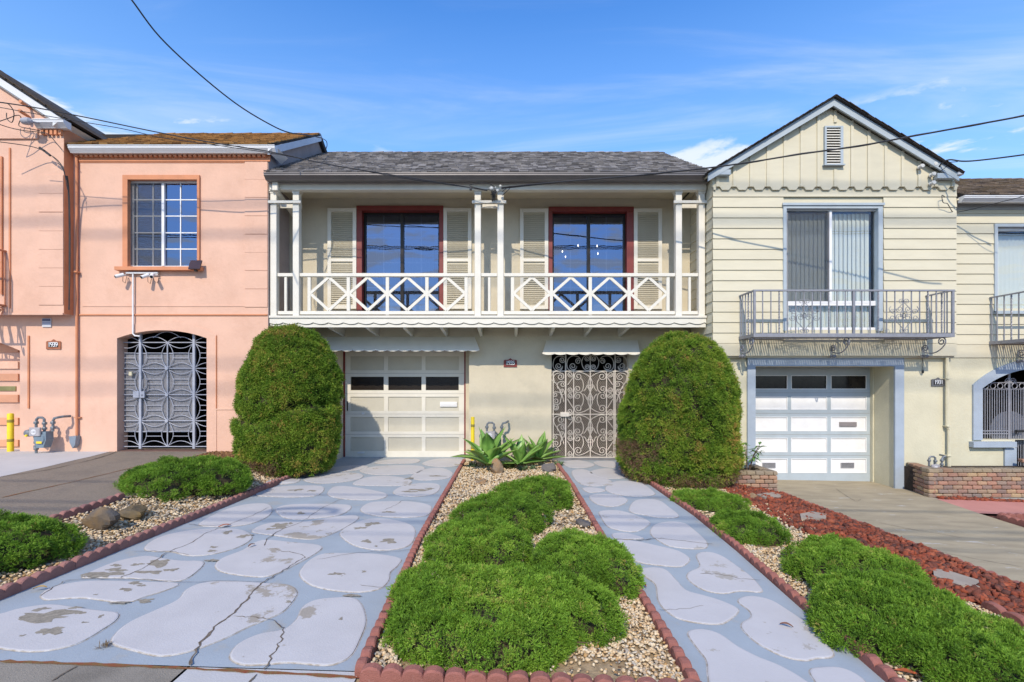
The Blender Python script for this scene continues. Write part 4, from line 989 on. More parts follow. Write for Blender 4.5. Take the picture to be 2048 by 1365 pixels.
q = MB(); q.box(bxr-.004, bxr+.004, YBay+.003, 9.6, 5.5, 5.86); q.box(bxr-.004, bxr+.004, YBay+.003, YO-.002, bz0, 5.5); q.build('bay_side_wall', M_otrim, PH)
# bay trims: band under the gable, lower lip, vertical moulding
for (a, b, c_, d, e) in [(-13, X(78, YBay), Z(279, YBay), Z(257, YBay), .03), (-13, bxr+.0, bz0-.02, bz0+.015, .02), (X(19.5, YBay), X(22.5, YBay), bz0+.1, Z(297, YBay), .018)]:
    box('trim', M_otrim if b-a < 1 else M_orange, PH, a, b, YBay-e, YBay-.001, c_, d)
for i in range(5):
    xx = X(82+i*8.5, YBay-.05); box('dentil', M_otrim, PH, xx, xx+.045, YBay-.05, YBay-.001, Z(272, YBay), Z(260, YBay))
for py in (351, 388, 426, 463, 500, 537, 574):
    box('quoin', M_orange, PH, X(78, YBay), bxr-.002, YBay-.012, YBay-.001, Z(py+36.4, YBay), Z(py, YBay))
for py in (324, 360, 396.5, 433, 470, 506, 542.5, 579):
    box('quoin', M_orange, PH, X(490, YO), X(535.5, YO), YO-.012, YO-.001, Z(py+35.6, YO), Z(py, YO))
# bay roof, rake boards and the cornice return
yr0 = 8.03; ex = X(125, yr0)+.02; e_z = Z(238, yr0)
for sgn, nm in ((1, 'roof'), (-1, 'roof')):
    e_x = ap+(ex-ap)*sgn; rz = e_z+.66*abs(ex-ap)
    q = MB(); q.prism([(e_x, e_z), (ap, rz), (ap, rz+.035), (e_x+.04*sgn, e_z+.02)], yr0-.03, 12.9); r_ = q.build(nm, M_darkroof, PH)
    n = int(abs(ex-ap)/.13)
    sb = MB(); sb.box(-.5, .5, 0, .30, 0, .018); sm = newmesh('shingle', sb.v, sb.f); sm.materials.append(M_dbrown)
    for k in range(n):
        for jj in range(4):
            t = (k+.5)/n; o = link('shingle', sm, None, r_, (e_x+(ap-e_x)*t, yr0-.045+jj*.30+random.uniform(-.012, .012), e_z+.03+(rz-e_z+.0)*t), rot=(0, -math.atan(.66)*-sgn+math.radians(-5)*-sgn, 0)); o.scale = (.165, 1, 1)
    q = MB(); q.prism([(e_x-.02*sgn, e_z-.0), (ap, rz-.02), (ap, rz-.15), (e_x-.22*sgn, e_z-.0)], yr0, yr0+.03); q.build('rake_board', M_gutterw, PH)
q = MB(); q.prism([(ap+(ex-ap)*.96, e_z-.10), (ap, e_z+.64*abs(ex-ap)-.12), (ap, e_z+.66*abs(ex-ap)-.02), (ex, e_z-.01)], yr0+.03, YBay-.001); q.build('soffit', M_white, PH)
gutter('gutter', M_gutterw, PH, X(64, yr0-.06), X(126, yr0-.06), YBay, yr0-.06, Z(252, yr0-.06), Z(238, yr0-.06))
q = MB(); gw = .10; q.v += []; 
q.add([(ex-.14, yr0-.05, Z(252, yr0-.06)), (ex-.0, yr0-.05, Z(238, yr0-.06)-.003), (ex-.14, yr0-.05, Z(238, yr0-.06)-.003), (ex-.14, 9.0, Z(252, yr0-.06)), (ex, 9.0, Z(238, yr0-.06)), (ex-.14, 9.0, Z(238, yr0-.06))], [(0, 1, 2), (5, 4, 3), (0, 3, 4, 1), (1, 4, 5, 2), (2, 5, 3, 0)]); q.build('gutter', M_gutterw, PH)
# main roof over the gate half
shingle_roof(PH, M_oshing, -7.63, -4.18, 8.14, Z(291, 8.14)+.01, 10.4, 6.93, n_ind=230, seed=3)
q = MB(); q.prismx([(10.4, 6.93), (10.4, 6.8), (13.4, 5.0), (13.4, 5.12)], -13, -4.18); q.build('rear_roof', M_darkroof, PH)
q = MB(); q.prismx([(8.16, Z(291, 8.14)-.02), (10.4, 6.90), (10.4, 6.78), (8.2, Z(291, 8.14)-.13)], -4.22, -4.17); q.build('rake_board', mat('blue_white_trim', (.52,.58,.66), .6, .05, 5), PH)
gutter('gutter', M_gutterw, PH, X(135, 8.13), X(549, 8.13), 8.24, 8.13, Z(303, 8.13), Z(290, 8.13))
q = MB(); zt_, zb_ = Z(290, 8.13), Z(303, 8.13); xx = X(549, 8.13)
q.add([(xx-.12, 8.14, zb_), (xx, 8.14, zt_-.003), (xx-.12, 8.14, zt_-.003), (xx-.12, 8.62, zb_), (xx, 8.62, zt_-.003), (xx-.12, 8.62, zt_-.003)], [(0, 1, 2), (5, 4, 3), (0, 3, 4, 1), (1, 4, 5, 2), (2, 5, 3, 0)]); q.build('gutter', M_gutterw, PH)
box('soffit', M_otrim, PH, X(148, 8.2), -4.17, 8.2, YO-.002, Z(304, 8.2)-.01, Z(304, 8.2)+.01)
box('cornice_band', M_otrim, PH, X(152, YO), X(541, YO), YO-.02, YO-.001, Z(324, YO), Z(308, YO))
dm = MB(); dm.cbox(0, .052, -.05, 0, -.075, 0, .004); dme = newmesh('dentil', dm.v, dm.f); dme.materials.append(M_otrim)
x_ = X(156, YO)
while x_ < X(538, YO): link('dentil', dme, None, PH, (x_, YO-.021, Z(308.5, YO))); x_ += .0856
box('trim', M_otrim, PH, X(157, YO), X(489, YO), YO-.012, YO-.001, Z(326, YO), Z(324.3, YO))
box('trim', M_otrim, PH, X(157, YO), X(535, YO), YO-.02, YO-.001, Z(631.5, YO), Z(629, YO))
box('trim', M_orange, PH, X(165, YO), X(490, YO), YO-.008, YO-.001, Z(613.5, YO), Z(611.5, YO))
box('trim', M_orange, PH, X(433.5, YO), X(470, YO), YO-.010, YO-.001, Z(820, YO), Z(817.5, YO))
# downspout with boot
q = MB(); q.cbox(X(150, 8.25), X(154.3, 8.25), 8.245, 8.28, Z(872, 8.25), Z(300, 8.25), .01); q.box(X(148.5, 8.24), X(156, 8.24), 8.215, 8.285, Z(546, 8.25), Z(543, 8.25)); q.box(X(146, 8.24), X(158, 8.24), 8.26, 8.297, Z(837, 8.25), Z(835, 8.25)); q.build('downspout', M_otrim, PH)
q = MB(); q.prism([(X(140, 8.22), Z(873, 8.22)), (X(154, 8.22), Z(873, 8.22)), (X(152, 8.22), Z(890, 8.22)), (X(147, 8.22), Z(897, 8.22)), (X(141, 8.22), Z(885, 8.22))], 8.20, 8.29); q.build('downspout_boot', mat('grey_boot_metal', (.22,.27,.33), .5, .1, 9), PH)
# arch surround
def arc_pts(x0, x1, zs, zt, n=20):
    w_ = (x1-x0)/2; r = (w_*w_+(zt-zs)**2)/(2*(zt-zs)); c = (x0+x1)/2
    return [(x0+(x1-x0)*i/n, zt-r+math.sqrt(max(r*r-(x0+(x1-x0)*i/n-c)**2, 0))) for i in range(n+1)]
def ring(parent, m, inner, outer, y0, y1, name='arch_surround'):
    q = MB(); n = len(inner)
    v = [(x, y0, z) for x, z in inner]+[(x, y0, z) for x, z in outer]+[(x, y1, z) for x, z in inner]+[(x, y1, z) for x, z in outer]
    f = []
    for i in range(n-1): f += [(i, i+1, n+i+1, n+i), (i, 2*n+i, 2*n+i+1, i+1), (n+i, n+i+1, 3*n+i+1, 3*n+i)]
    f += [(0, n, 3*n, 2*n), (n-1, 3*n-1, 4*n-1, 2*n-1)]
    return q.add(v, f) and q.build(name, m, parent)
inn = arc_pts(gx0, gx1, gzs, gzt); outr = arc_pts(gx0-.15, gx1+.17, gzs+.06, gzt+.17)
inn = [(gx0, .2)]+inn+[(gx1, .2)]; outr = [(gx0-.15, .2)]+outr+[(gx1+.17, .2)]
ring(PH, M_orange, inn, outr, YO-.010, YO-.0005)
box('trim', M_otrim, PH, X(432.5, YO), X(434, YO), YO-.018, YO-.001, Z(817, YO), Z(672, YO))
box('trim', M_otrim, PH, X(57, YO), X(60, YO), YO-.02, YO-.001, Z(817, YO), Z(672, YO))
# upper window of the gate half
q = MB()
for (a, b, c_, d) in ((248, 258, 352, 536), (396.5, 401, 352, 536), (258, 396.5, 352, 361)): q.box(X(a, YO), X(b, YO), YO-.035, YO+.03, Z(d, YO), Z(c_, YO))
q.build('window_casing', M_otrim, PH)
box('sill', M_otrim, PH, X(238, YO), X(408, YO), YO-.10, YO+.02, Z(543, YO), Z(536, YO))
wo, xs = window_unit(PH, wx0+.0, wx1, wz0, wz1-.0, YO+.06, M_bwhite, M_glass, .04, X(326.5, YO+.06))
q = MB(); Yw = YO+.075
for px in (361,): q.box(X(px-1, Yw), X(px+1, Yw), Yw, Yw+.015, wz0+.04, wz1-.04)
for px in (274, 306): q.box(X(px-1, Yw), X(px+1, Yw), Yw, Yw+.015, wz0+.04, wz1-.04)
for py in (400, 432.5, 466, 498.5): q.box(wx0+.04, wx1-.04, Yw+.001, Yw+.013, Z(py+1, Yw), Z(py-1, Yw))
q.build('muntin', M_bwhite, wo)
sl = MB(); sl.box(0, X(322, 8.45)-X(262, 8.45), 0, .03, 0, .003); slm = newmesh('blind_slat', sl.v, sl.f); slm.materials.append(M_blindd)
zz = wz0+.1
while zz < wz1-.05: link('blind_slat', slm, None, wo, (X(262, 8.45), 8.47, zz), rot=(.8, 0, 0)); zz += .034
room(PH, -7.6, -4.4, YO+.23, 11.5, 3.0, 5.45)
# bay window
window_unit(PH, by0, by1, byz0, byz1, YBay+.04, M_bwhite, M_glass, .04, (by0+by1)/2)
q = MB(); q.box(by1, by1+.03, YBay-.03, YBay-.001, byz0, byz1+.03); q.build('window_casing', M_otrim, PH)
# bay balcony (orange iron), mostly outside the frame
Yi = 7.55; q = MB(); zt_, zb_ = Z(497, Yi+.35), Z(612, YBay)
xr_ = X(12, YBay)
for t in np.linspace(0, 1, 5):
    y = YBay-.02+(Yi-YBay)*t; q.tube([(xr_, y, zb_), (xr_, y, zt_)], .010, 5)
for i in range(12): q.tube([(xr_-.13*i, Yi, zb_), (xr_-.13*i, Yi, zt_)], .010, 5)
q.tube([(xr_, YBay, zt_+.01), (xr_, Yi, zt_), (xr_-2, Yi, zt_)], .018, 5); q.tube([(xr_, YBay, zb_), (xr_, Yi, zb_), (xr_-2, Yi, zb_)], .018, 5)
for i in range(10): q.box(xr_-.08-.16*i, xr_-.16*i-.03, Yi, YBay-.003, zb_-.012, zb_+.004)
q.tube([(xr_+.0, y, z) for y, z in scroll((YBay-.05, zb_-.1), (Yi+.1, zb_-.28), .3, .05, .06)], .01, 5)
q.build('iron_balcony', M_oiron, PH)
# garage door inside the left arch
Yg = YO+.30; box('garage_door', M_orange, PH, -11.4, ax1+.05, Yg, Yg+.05, .1, 2.6); gdr = bpy.context.scene.objects[-1] if False else None
gd = [o for o in PH.children if o.name.startswith('garage_door')][0]
for (a, b, m_) in ((705, 690, M_otrim), (738, 724, M_orange), (762, 748, M_otrim), (805, 790, M_otrim), (850, 836, M_otrim), (893, 880, M_otrim)):
    box('door_rail', mat('salmon_paint', (.68,.33,.19), .7, .06, 5) if m_ is M_otrim else M_orange, gd, -11.3, X(39, Yg), Yg-.03, Yg-.001, Z(a, Yg), Z(b, Yg))
box('mail_slot', mat('brass', (.38,.33,.14), .4, .1, 9, metal=.7), gd, X(-12, Yg), X(33, Yg), Yg-.02, Yg-.001, Z(782, Yg), Z(773, Yg))
box('vent_louver', M_otrim, gd, X(-2, Yg), X(31, Yg), Yg-.02, Yg-.001, Z(697, Yg)+.3-.3, Z(683, Yg))
# patterned iron gate
PI = X; Yt = 8.42; gate = MB()
def PT(px, py, Y=Yt): return (X(px, Y), Y, Z(py, Y))
gr = link('gate', None, None, PH, (X(281, Yt), Yt, .3)); gr.empty_display_size = .1
rows = [685.5, 737.3, 790, 842.2, 893.6]; cols = [228, 281.4, 335, 388.5, 442]
def clipx(pts, lo=246, hi=417): return [p for p in pts if lo <= p[0] <= hi]
def bar(name, pts, r, m=M_biron, **k):
    if len(pts) < 2: return
    q = MB(); q.tube([PT(*p) for p in pts], r, 5, **k); return q.build(name, m, gr)
for py in rows: bar('rail', [(247, py), (416, py)], .009)
for px in (281.4, 388.5):
    q = MB(); q.cbox(X(px, Yt)-.022, X(px, Yt)+.022, Yt-.02, Yt+.02, Z(898, Yt), Z(668 if px > 300 else 667, Yt), .004); q.build('post', M_biron, gr)
bar('post', [(335, 685.5), (335, 893.6)], .012)
for i, py in enumerate(rows):
    for j in range(4):
        a, b = cols[j], cols[j+1]
        for sg in (1, -1):
            if i == 4 and sg == -1: continue
            pts = clipx([(a+(b-a)*t, py-sg*11.3*math.sin(math.pi*t)**.85) for t in np.linspace(0, 1, 17)]); bar('petal', pts, .006)
for j, px in enumerate(cols[1:4]):
    for i in range(4):
        for sg in (1, -1):
            pts = [(px+sg*11.6*math.sin(math.pi*t)**.85, rows[i]+(rows[i+1]-rows[i])*t) for t in np.linspace(0, 1, 13)]; bar('petal', pts, .006)
for i in range(4):
    my = (rows[i]+rows[i+1])/2
    for j in range(4):
        a, b = max(cols[j]+11.6, 248), min(cols[j+1]-11.6, 416)
        for dy in (-4.9, 4.9): bar('cross_bar', [(a, my+dy), (b, my+dy)], .006)
bar('arch_bar', [(307+56*t-1, 676-12*math.sin(math.pi*t)) for t in np.linspace(0, 1, 11)], .006)
for py in (737.3, 790, 842.2):
    q = MB(); q.lathe([(.03, Yt-.03), (.03, Yt-.012)], (X(335, Yt), Z(py, Yt)), 0, 12, axis='y'); q.build('rosette', M_biron, gr)
pm = bpy.data.materials.new('perforated_screen'); pm.use_nodes = True; t_ = pm.node_tree; n_ = t_.nodes; l_ = t_.links
vo = n_.new('ShaderNodeTexVoronoi'); vo.inputs['Scale'].default_value = 20; tcx = n_.new('ShaderNodeTexCoord'); l_.new(tcx.outputs['Object'], vo.inputs['Vector'])
mr_ = n_.new('ShaderNodeMapRange'); mr_.inputs[1].default_value = .0; mr_.inputs[2].default_value = 1.0; mr_.inputs[3].default_value = .45; mr_.inputs[4].default_value = .85; l_.new(vo.outputs['Distance'], mr_.inputs[0])
ts = n_.new('ShaderNodeBsdfTransparent'); mi_ = n_.new('ShaderNodeMixShader'); b_ = n_['Principled BSDF']; b_.inputs['Base Color'].default_value = (.24,.24,.26,1); b_.inputs['Roughness'].default_value = .6
l_.new(mr_.outputs[0], mi_.inputs[0]); l_.new(ts.outputs[0], mi_.inputs[1]); l_.new(b_.outputs[0], mi_.inputs[2]); l_.new(mi_.outputs[0], n_['Material Output'].inputs[0])
box('screen_panel', pm, gr, X(249, Yt+.03), X(388, Yt+.03), Yt+.028, Yt+.031, Z(864, Yt), Z(707, Yt))
q = MB()
for py in (707, 864): q.box(X(249, Yt), X(388, Yt), Yt+.012, Yt+.027, Z(py+.8, Yt), Z(py-.8, Yt))
q.build('screen_frame', M_biron, gr)
q = MB(); q.cbox(X(270, Yt), X(282, Yt), Yt-.05, Yt-.021, Z(796, Yt), Z(783, Yt), .004); q.cbox(X(283, Yt), X(293, Yt), Yt-.05, Yt-.021, Z(796, Yt), Z(783, Yt), .004); q.lathe([(.012, Yt-.07), (.014, Yt-.05)], (X(288, Yt), Z(790, Yt)), 0, 10, axis='y'); q.build('lock_box', M_biron, gr)
q = MB(); q.tube([PT(286, 760, Yt-.03), PT(291, 757, Yt-.03), PT(293, 762, Yt-.03), PT(293, 776, Yt-.03), PT(289, 780, Yt-.03), PT(285, 776, Yt-.03)], .008, 6, closed=True); q.build('handle', M_iron, gr)
box('doorbell', mat('ivory_plastic', (.62,.56,.38), .5, .05, 9), gr, X(260.5, Yt), X(267, Yt), Yt-.04, Yt-.01, Z(752, Yt), Z(744, Yt), c=.004)
room(PH, gx0-.15, gx1+.3, YO+.23, 11.8, .27, 2.7, M_dark)
box('threshold', mat('red_brown_threshold', (.17,.09,.07), .9, .2, 9), PH, gx0, gx1, YO+.02, YO+.21, .25, .30)
number_plate(PH, 94, 123, 681, 699, YO, '1939', None, mat('copper_plate_paint', (.36,.13,.06), .6, .15, 20), M_bwhite, M_black)
q = MB(); sx0, sx1, sz0, sz1 = X(86, YO), X(104, YO), Z(655, YO), Z(637, YO); q.cbox(sx0, sx1, YO-.02, YO-.001, sz0, sz1, .003); sg_ = q.build('notice_box', mat('grey_white_plastic', (.55,.56,.60), .5, .05, 9), PH)
box('notice_header', mat('blue_grey_print', (.10,.12,.2), .5, .05, 9), sg_, sx0+.01, sx1-.01, YO-.024, YO-.0195, sz1-.055, sz1-.012)
box('notice_line', mat('lavender_print', (.30,.31,.42), .5, .05, 9), sg_, sx0+.01, sx1-.01, YO-.024, YO-.0195, sz0+.06, sz0+.085)
# white conduit below the sill
q = MB(); q.tube([PT(266, 547, YO-.04), PT(266, 668, YO-.04), PT(270, 672, YO-.04), PT(280, 673, YO-.03)], .014, 8); q.build('conduit', M_bwhite, PH)
q = MB(); q.cbox(X(252, YO-.05), X(316, YO-.05), YO-.06, YO-.02, Z(548, YO-.05), Z(544.5, YO-.05), .003); q.build('camera_bracket', M_gutterw, PH)
for k, (px, py, dx, lb) in enumerate([(238, 552, -1, 'white security camera at the left end of the sill bracket, aimed left'), (289, 553, -.5, 'middle white security camera under the peach window sill'), (304, 552, .6, 'right-hand white security camera under the peach window sill')]):
    Y0 = YO-.16; c = Vector(PT(px, py, Y0)); rt = thing('security_camera', c, lb, 'camera', 'security cameras under the peach house window')
    d = Vector((dx*.6, -.7, -.45)).normalized()
    q = MB(); q.tube([c-d*.07, c+d*.055], .030, 10); q.build('camera_body', M_bwhite, rt, smooth=True)
    q = MB(); q.tube([c+d*.055, c+d*.062], .022, 10); q.build('lens', M_black, rt)
    q = MB(); q.tube([c-d*.05, c-d*.05+Vector((0, .06, .01)), (c.x+.02, YO-.05, c.z+.04)], .009, 6); q.build('mounting_arm', M_bwhite, rt)
    q = MB(); q.tube([c-d*.06, c-d*.02+Vector((.0, .05, -.09)), Vector((c.x, YO-.03, c.z-.10)), Vector((c.x+.02, YO-.02, c.z+.02))], .004, 5); q.build('lead', M_wire, rt)
c = Vector(PT(390, 530, YO-.12)); rt = thing('solar_light', c, 'small dark solar panel light standing on the right end of the peach sill', 'light')
q = MB(); q.add([(c.x-.10, c.y-.03, c.z-.075), (c.x+.10, c.y-.03, c.z-.075), (c.x+.10, c.y+.03, c.z+.085), (c.x-.10, c.y+.03, c.z+.085), (c.x-.10, c.y-.015, c.z-.085), (c.x+.10, c.y-.015, c.z-.085), (c.x+.10, c.y+.045, c.z+.075), (c.x-.10, c.y+.045, c.z+.075)], [(0,1,2,3),(7,6,5,4),(0,4,5,1),(1,5,6,2),(2,6,7,3),(3,7,4,0)]); q.build('panel', mat('solar_panel', (.05,.022,.02), .25, .2, 8), rt)
q = MB(); q.box(c.x-.02, c.x+.02, c.y, c.y+.05, c.z-.11, c.z-.075); q.build('foot', M_black, rt)
# ---------------------------------------------------------------- centre house
CH = thing('cream_balcony_house', (0, 9.07, 0), 'grey-cream stucco house with a white balcony across the front, garage door and scroll gate', 'house')
YW = 9.07; YB = 8.33; GX0, GX1 = -3.37, -.82
hx = [(X(719, YW), X(881, YW)), (X(1102, YW), X(1254, YW))]; hz0, hz1 = Z(624, YW), Z(418, YW)
dx0, dx1 = X(1103, YW), X(1257, YW); dzt = 2.16
q = wall_holes(-4.25, 3.41, -.3, 5.06, YW, .43, [(GX0, GX1, -.01, 2.20), (dx0, dx1, -.01, dzt), (*hx[0], hz0, hz1), (*hx[1], hz0, hz1)])
q.build('wall', M_cream, CH)
box('rear_wall', M_cream, CH, -4.25, 3.41, 13.3, 13.5, -.3, 5.0)
box('porch_ceiling', M_cream, CH, -4.25, 3.41, 8.42, YW-.002, 5.005, 5.03)
box('balcony_floor', M_cream, CH, -4.235, 3.394, 8.36, YW-.002, 2.545, 2.60)
shingle_roof(CH, M_rshing, -4.25, 3.44, 8.14, 5.095, 10.9, 6.765, seed=5)
q = MB(); q.prismx([(10.9, 6.76), (10.9, 6.62), (13.5, 5.0), (13.5, 5.12)], -4.25, 3.44); q.build('rear_roof', M_darkroof, CH)
q = MB(); q.prismx([(8.15, 5.03), (10.9, 6.72), (13.5, 5.05), (13.5, 4.95), (8.15, 4.95)], 3.415, 3.435); q.build('gable_wall', M_cream, CH)
gutter('gutter', M_gutterb, CH, X(527, 8.06), X(1413, 8.06), 8.20, 8.06, Z(358.5, 8.08), Z(345, 8.06))
box('frieze', mat('grey_brown_trim', (.24,.22,.21), .7, .06, 5), CH, -4.235, 3.395, 8.22, 8.30, Z(366, 8.22), Z(355, 8.22))
box('beam', M_white, CH, -4.235, 3.395, 8.285, 8.41, Z(380, 8.285), Z(364, 8.285), c=.008)
box('balcony_fascia', M_white, CH, -4.24, 3.396, 8.325, 8.359, Z(655, 8.325), Z(632.5, 8.325))
box('fascia_cap', M_white, CH, -4.245, 3.40, 8.285, 8.375, Z(636.5, 8.29), Z(631.5, 8.29), c=.006)
# scalloped apron on the fascia
pts = []; p_ = .2665; x_ = -4.24; zl = Z(646.5, 8.31)
n = int(round((3.396+4.24)/p_)); p_ = (3.396+4.24)/n
for i in range(n):
    for t in np.linspace(0, 1, 9)[:-1]:
        z_ = zl-.020*math.sin(math.pi*min(t/.85, 1)) if t < .85 else zl+.02*math.sin(math.pi*(t-.85)/.15)
        pts.append((x_+p_*(i+t), z_))
pts.append((3.396, zl))
q = MB(); zt_ = Z(637, 8.31)
for (a, za), (b, zb) in zip(pts[:-1], pts[1:]): q.add([(a,8.306,za),(b,8.306,zb),(b,8.306,zt_),(a,8.306,zt_),(a,8.3245,za),(b,8.3245,zb)], [(0,1,2,3),(0,4,5,1)])
q.build('scalloped_apron', M_white, CH)
q = MB()
for (a, za), (b, zb) in zip(pts[:-1], pts[1:]): q.add([(a,8.318,za-.009),(b,8.318,zb-.009),(b,8.318,zb),(a,8.318,za)], [(0,1,2,3)])
q.build('apron_groove', mat('groove_brown', (.16,.14,.12), .9, .2, 20), CH)  # dark brown strip following the scalloped lower edge
for i in range(10):
    xj = -3.9+.657*i+.03*0; q = MB(); q.prismx([(8.36, 2.47), (8.36, 2.45), (YW-.002, 2.37), (YW-.002, 2.544), (8.36, 2.544)], xj+.005, xj+.06); q.build('joist', M_white, CH)
# posts in pairs with crossbars
PP = [(546.5, 591.5), (955.5, 1001), (1358, 1404)]
zf, zc2 = 2.665, Z(380, 8.33)
for a, b in PP:
    for px in (a, b):
        x_ = X(px, YB); q = MB(); q.cbox(x_-.055, x_+.055, YB-.0, YB+.11, Z(632, YB), zc2-.03, .006); po = q.build('balcony_post', M_white, CH)
        q = MB(); q.cbox(x_-.075, x_+.075, YB-.02, YB+.13, zc2-.032, zc2-.002, .006); q.cbox(x_-.064, x_+.064, YB-.009, YB+.119, zc2-.062, zc2-.033, .006); q.build('capital', M_white, po)
    q = MB(); q.cbox(X(a, YB)-.10, X(b, YB)+.10, YB-.035, YB+.0-.001, Z(408, YB), Z(402.5, YB), .003); q.cbox(X(a, YB)-.05, X(b, YB)+.05, YB+.111, YB+.14, Z(412, YB), Z(404, YB), .004); q.build('cross_bar', M_white, CH)
    xm = (X(a, YB)+X(b, YB))/2; box('baluster', M_white, CH, xm-.022, xm+.022, YB+.035, YB+.075, Z(627, YB), Z(553, YB), c=.003)
# diagonal brace at the left end and downspout
q = MB(); q.cbox(X(545, 8.22), X(556, 8.22), 8.20, 8.28, Z(382, 8.22), Z(359, 8.22), .008); q.tube([(X(551, 8.24), 8.25, Z(380, 8.24)), (X(585, 8.9), 8.95, Z(430, 8.95))], .045, 4); q.build('downspout', M_white, CH)
# balustrade rails and diamond lattice
RZ = [(553.5, 585), (598, 949), (962, 994.5), (1007.5, 1351.5), (1364.5, 1397.5)]
for a, b in RZ:
    box('top_rail', M_white, CH, X(a, YB), X(b, YB), YB+.02, YB+.09, Z(553, YB), Z(546, YB), c=.006)
    box('bottom_rail', M_white, CH, X(a, YB), X(b, YB), YB+.03, YB+.08, Z(629, YB), Z(622, YB), c=.005)
def strut(p, r, w_=.024, nm='lattice_bar', dy=0):
    a, b = [Vector((X(t[0], YB+.055), 0, Z(t[1], YB+.055))) for t in (p, r)]; d = (b-a).normalized(); nn = Vector((-d.z, 0, d.x))*w_
    q = MB(); y0, y1 = YB+.04+dy, YB+.07+dy
    q.prism([((a-nn).x, (a-nn).z), ((b-nn).x, (b-nn).z), ((b+nn).x, (b+nn).z), ((a+nn).x, (a+nn).z)], y0, y1); return q.build(nm, M_white, CH)
for nodes in ([618.7, 697, 775, 854, 932.4], [1025, 1102.7, 1180.4, 1258, 1335.7]):
    for i, px in enumerate(nodes):
        box('baluster', M_white, CH, X(px-3.3, YB+.05), X(px+3.3, YB+.05), YB+.036, YB+.074, Z(622.5, YB+.05) if i in (0, 1, 3, 4) else Z(631, YB+.05), Z(553, YB+.05), c=.003)
    for i in range(4):
        a, b = nodes[i], nodes[i+1]; m_ = (a+b)/2
        for P_, R_ in (((a+2, 587.5), (m_, 555)), ((m_, 555), (b-2, 587.5)), ((a+2, 587.5), (m_, 621)), ((m_, 621), (b-2, 587.5))): strut(P_, R_, dy=random.uniform(-.0015, .0015)+(.003 if P_[0] == m_ else 0))
# windows, casings, shutters
Yc = YW-.03
for k, ((px0, px1), (sa0, sa1), (sb0, sb1)) in enumerate([((713, 886.5), (655, 712.5), (887, 943)), ((1097, 1267.5), (1040, 1096.5), (1268, 1324))]):
    x0, x1 = X(px0, Yc), X(px1, Yc); zt_, zb_ = Z(412+2*k, Yc), Z(626, Yc); q = MB(); wd = .10 if k == 0 else .075
    wr = .075 if k == 0 else .13
    q.box(x0, x0+wd, Yc, Yc+.12, zb_, zt_-.09); q.box(x1-wr, x1, Yc, Yc+.12, zb_, zt_-.09); q.box(x0, x1, Yc-.01, Yc+.12, zt_-.09, zt_); q.box(x0, x1, Yc, Yc+.12, zb_-.04, zb_); q.build('window_casing', M_red, CH)
    a, b = x0+wd-.01, x1-wr+.01; Yf = YW+.10
    wo, xs = window_unit(CH, a, b, zb_-.02, zt_-.08, Yf, M_frame, M_glass, .05, (a+b)/2+.0, depth=.06)
    q = MB()
    for (u0, u1) in xs:
        um = (u0+u1)/2; q.box(um-.006, um+.006, Yf+.036, Yf+.05, zb_+.03, zt_-.13)
        for py in (475, 525, 575): q.box(u0, u1, Yf+.037, Yf+.049, Z(py, Yf)-.006, Z(py, Yf)+.006)
    q.build('muntin', mat('muntin_white', (.45,.47,.52), .5, .05, 5), wo)
    for s0, s1 in ((sa0, sa1), (sb0, sb1)):
        u0, u1 = X(s0, YW-.04), X(s1, YW-.04); v0, v1 = Z(619 if k else 618, YW-.04), Z(416.5+k, YW-.04); q = MB(); f_ = .068; zm = Z(520.5, YW-.04)
        q.box(u0, u0+f_, YW-.045, YW-.004, v0, v1); q.box(u1-f_, u1, YW-.045, YW-.004, v0, v1)
        for (c_, d) in ((v0, v0+.07), (zm-.028, zm+.028), (v1-.065, v1)): q.box(u0+f_, u1-f_, YW-.044, YW-.005, c_, d)
        sh = q.build('shutter', M_white, CH)
        box('shutter_back', M_louv, sh, u0+f_, u1-f_, YW-.016, YW-.006, v0+.07, v1-.065)
        lm = MB(); lm.prismx([(YW-.038, 0), (YW-.018, .020), (YW-.018, .030), (YW-.038, .010)], u0+f_, u1-f_); lme = newmesh('louver', lm.v, lm.f); lme.materials.append(M_louv)
        for (c_, d) in ((v0+.07, zm-.028), (zm+.028, v1-.065)):
            n = int((d-c_)/.0375)
            for i in range(n): link('louver', lme, None, sh, (0, 0, c_+(d-c_-.026)*i/n+.002))
# rooms behind: curtains, chairs, chandelier
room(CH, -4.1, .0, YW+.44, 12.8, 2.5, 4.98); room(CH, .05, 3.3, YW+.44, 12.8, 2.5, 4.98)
def curtain(px0, px1, py0, py1, Y, wv, m=M_curt):
    q = MB(); n = 60; x0, x1 = X(px0, Y), X(px1, Y); z0, z1 = Z(py1, Y), Z(py0, Y)
    for i in range(n+1):
        x = x0+(x1-x0)*i/n; y = Y+.03*math.sin(i*wv)+.012*math.sin(i*wv*2.3+1)
        q.v += [(x, y, z0), (x, y, z1)]
    q.f = [(2*i, 2*i+2, 2*i+3, 2*i+1) for i in range(n)]; q.t = [0]*len(q.v)
    return q.build('curtain', m, CH, smooth=True)
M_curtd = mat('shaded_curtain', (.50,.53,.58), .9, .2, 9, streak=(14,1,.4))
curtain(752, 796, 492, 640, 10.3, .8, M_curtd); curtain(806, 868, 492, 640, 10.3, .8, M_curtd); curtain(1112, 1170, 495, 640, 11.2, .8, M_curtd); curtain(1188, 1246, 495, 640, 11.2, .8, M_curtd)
M_chair = mat('white_tufted_fabric', (.72,.72,.70), .8, .08, 12)
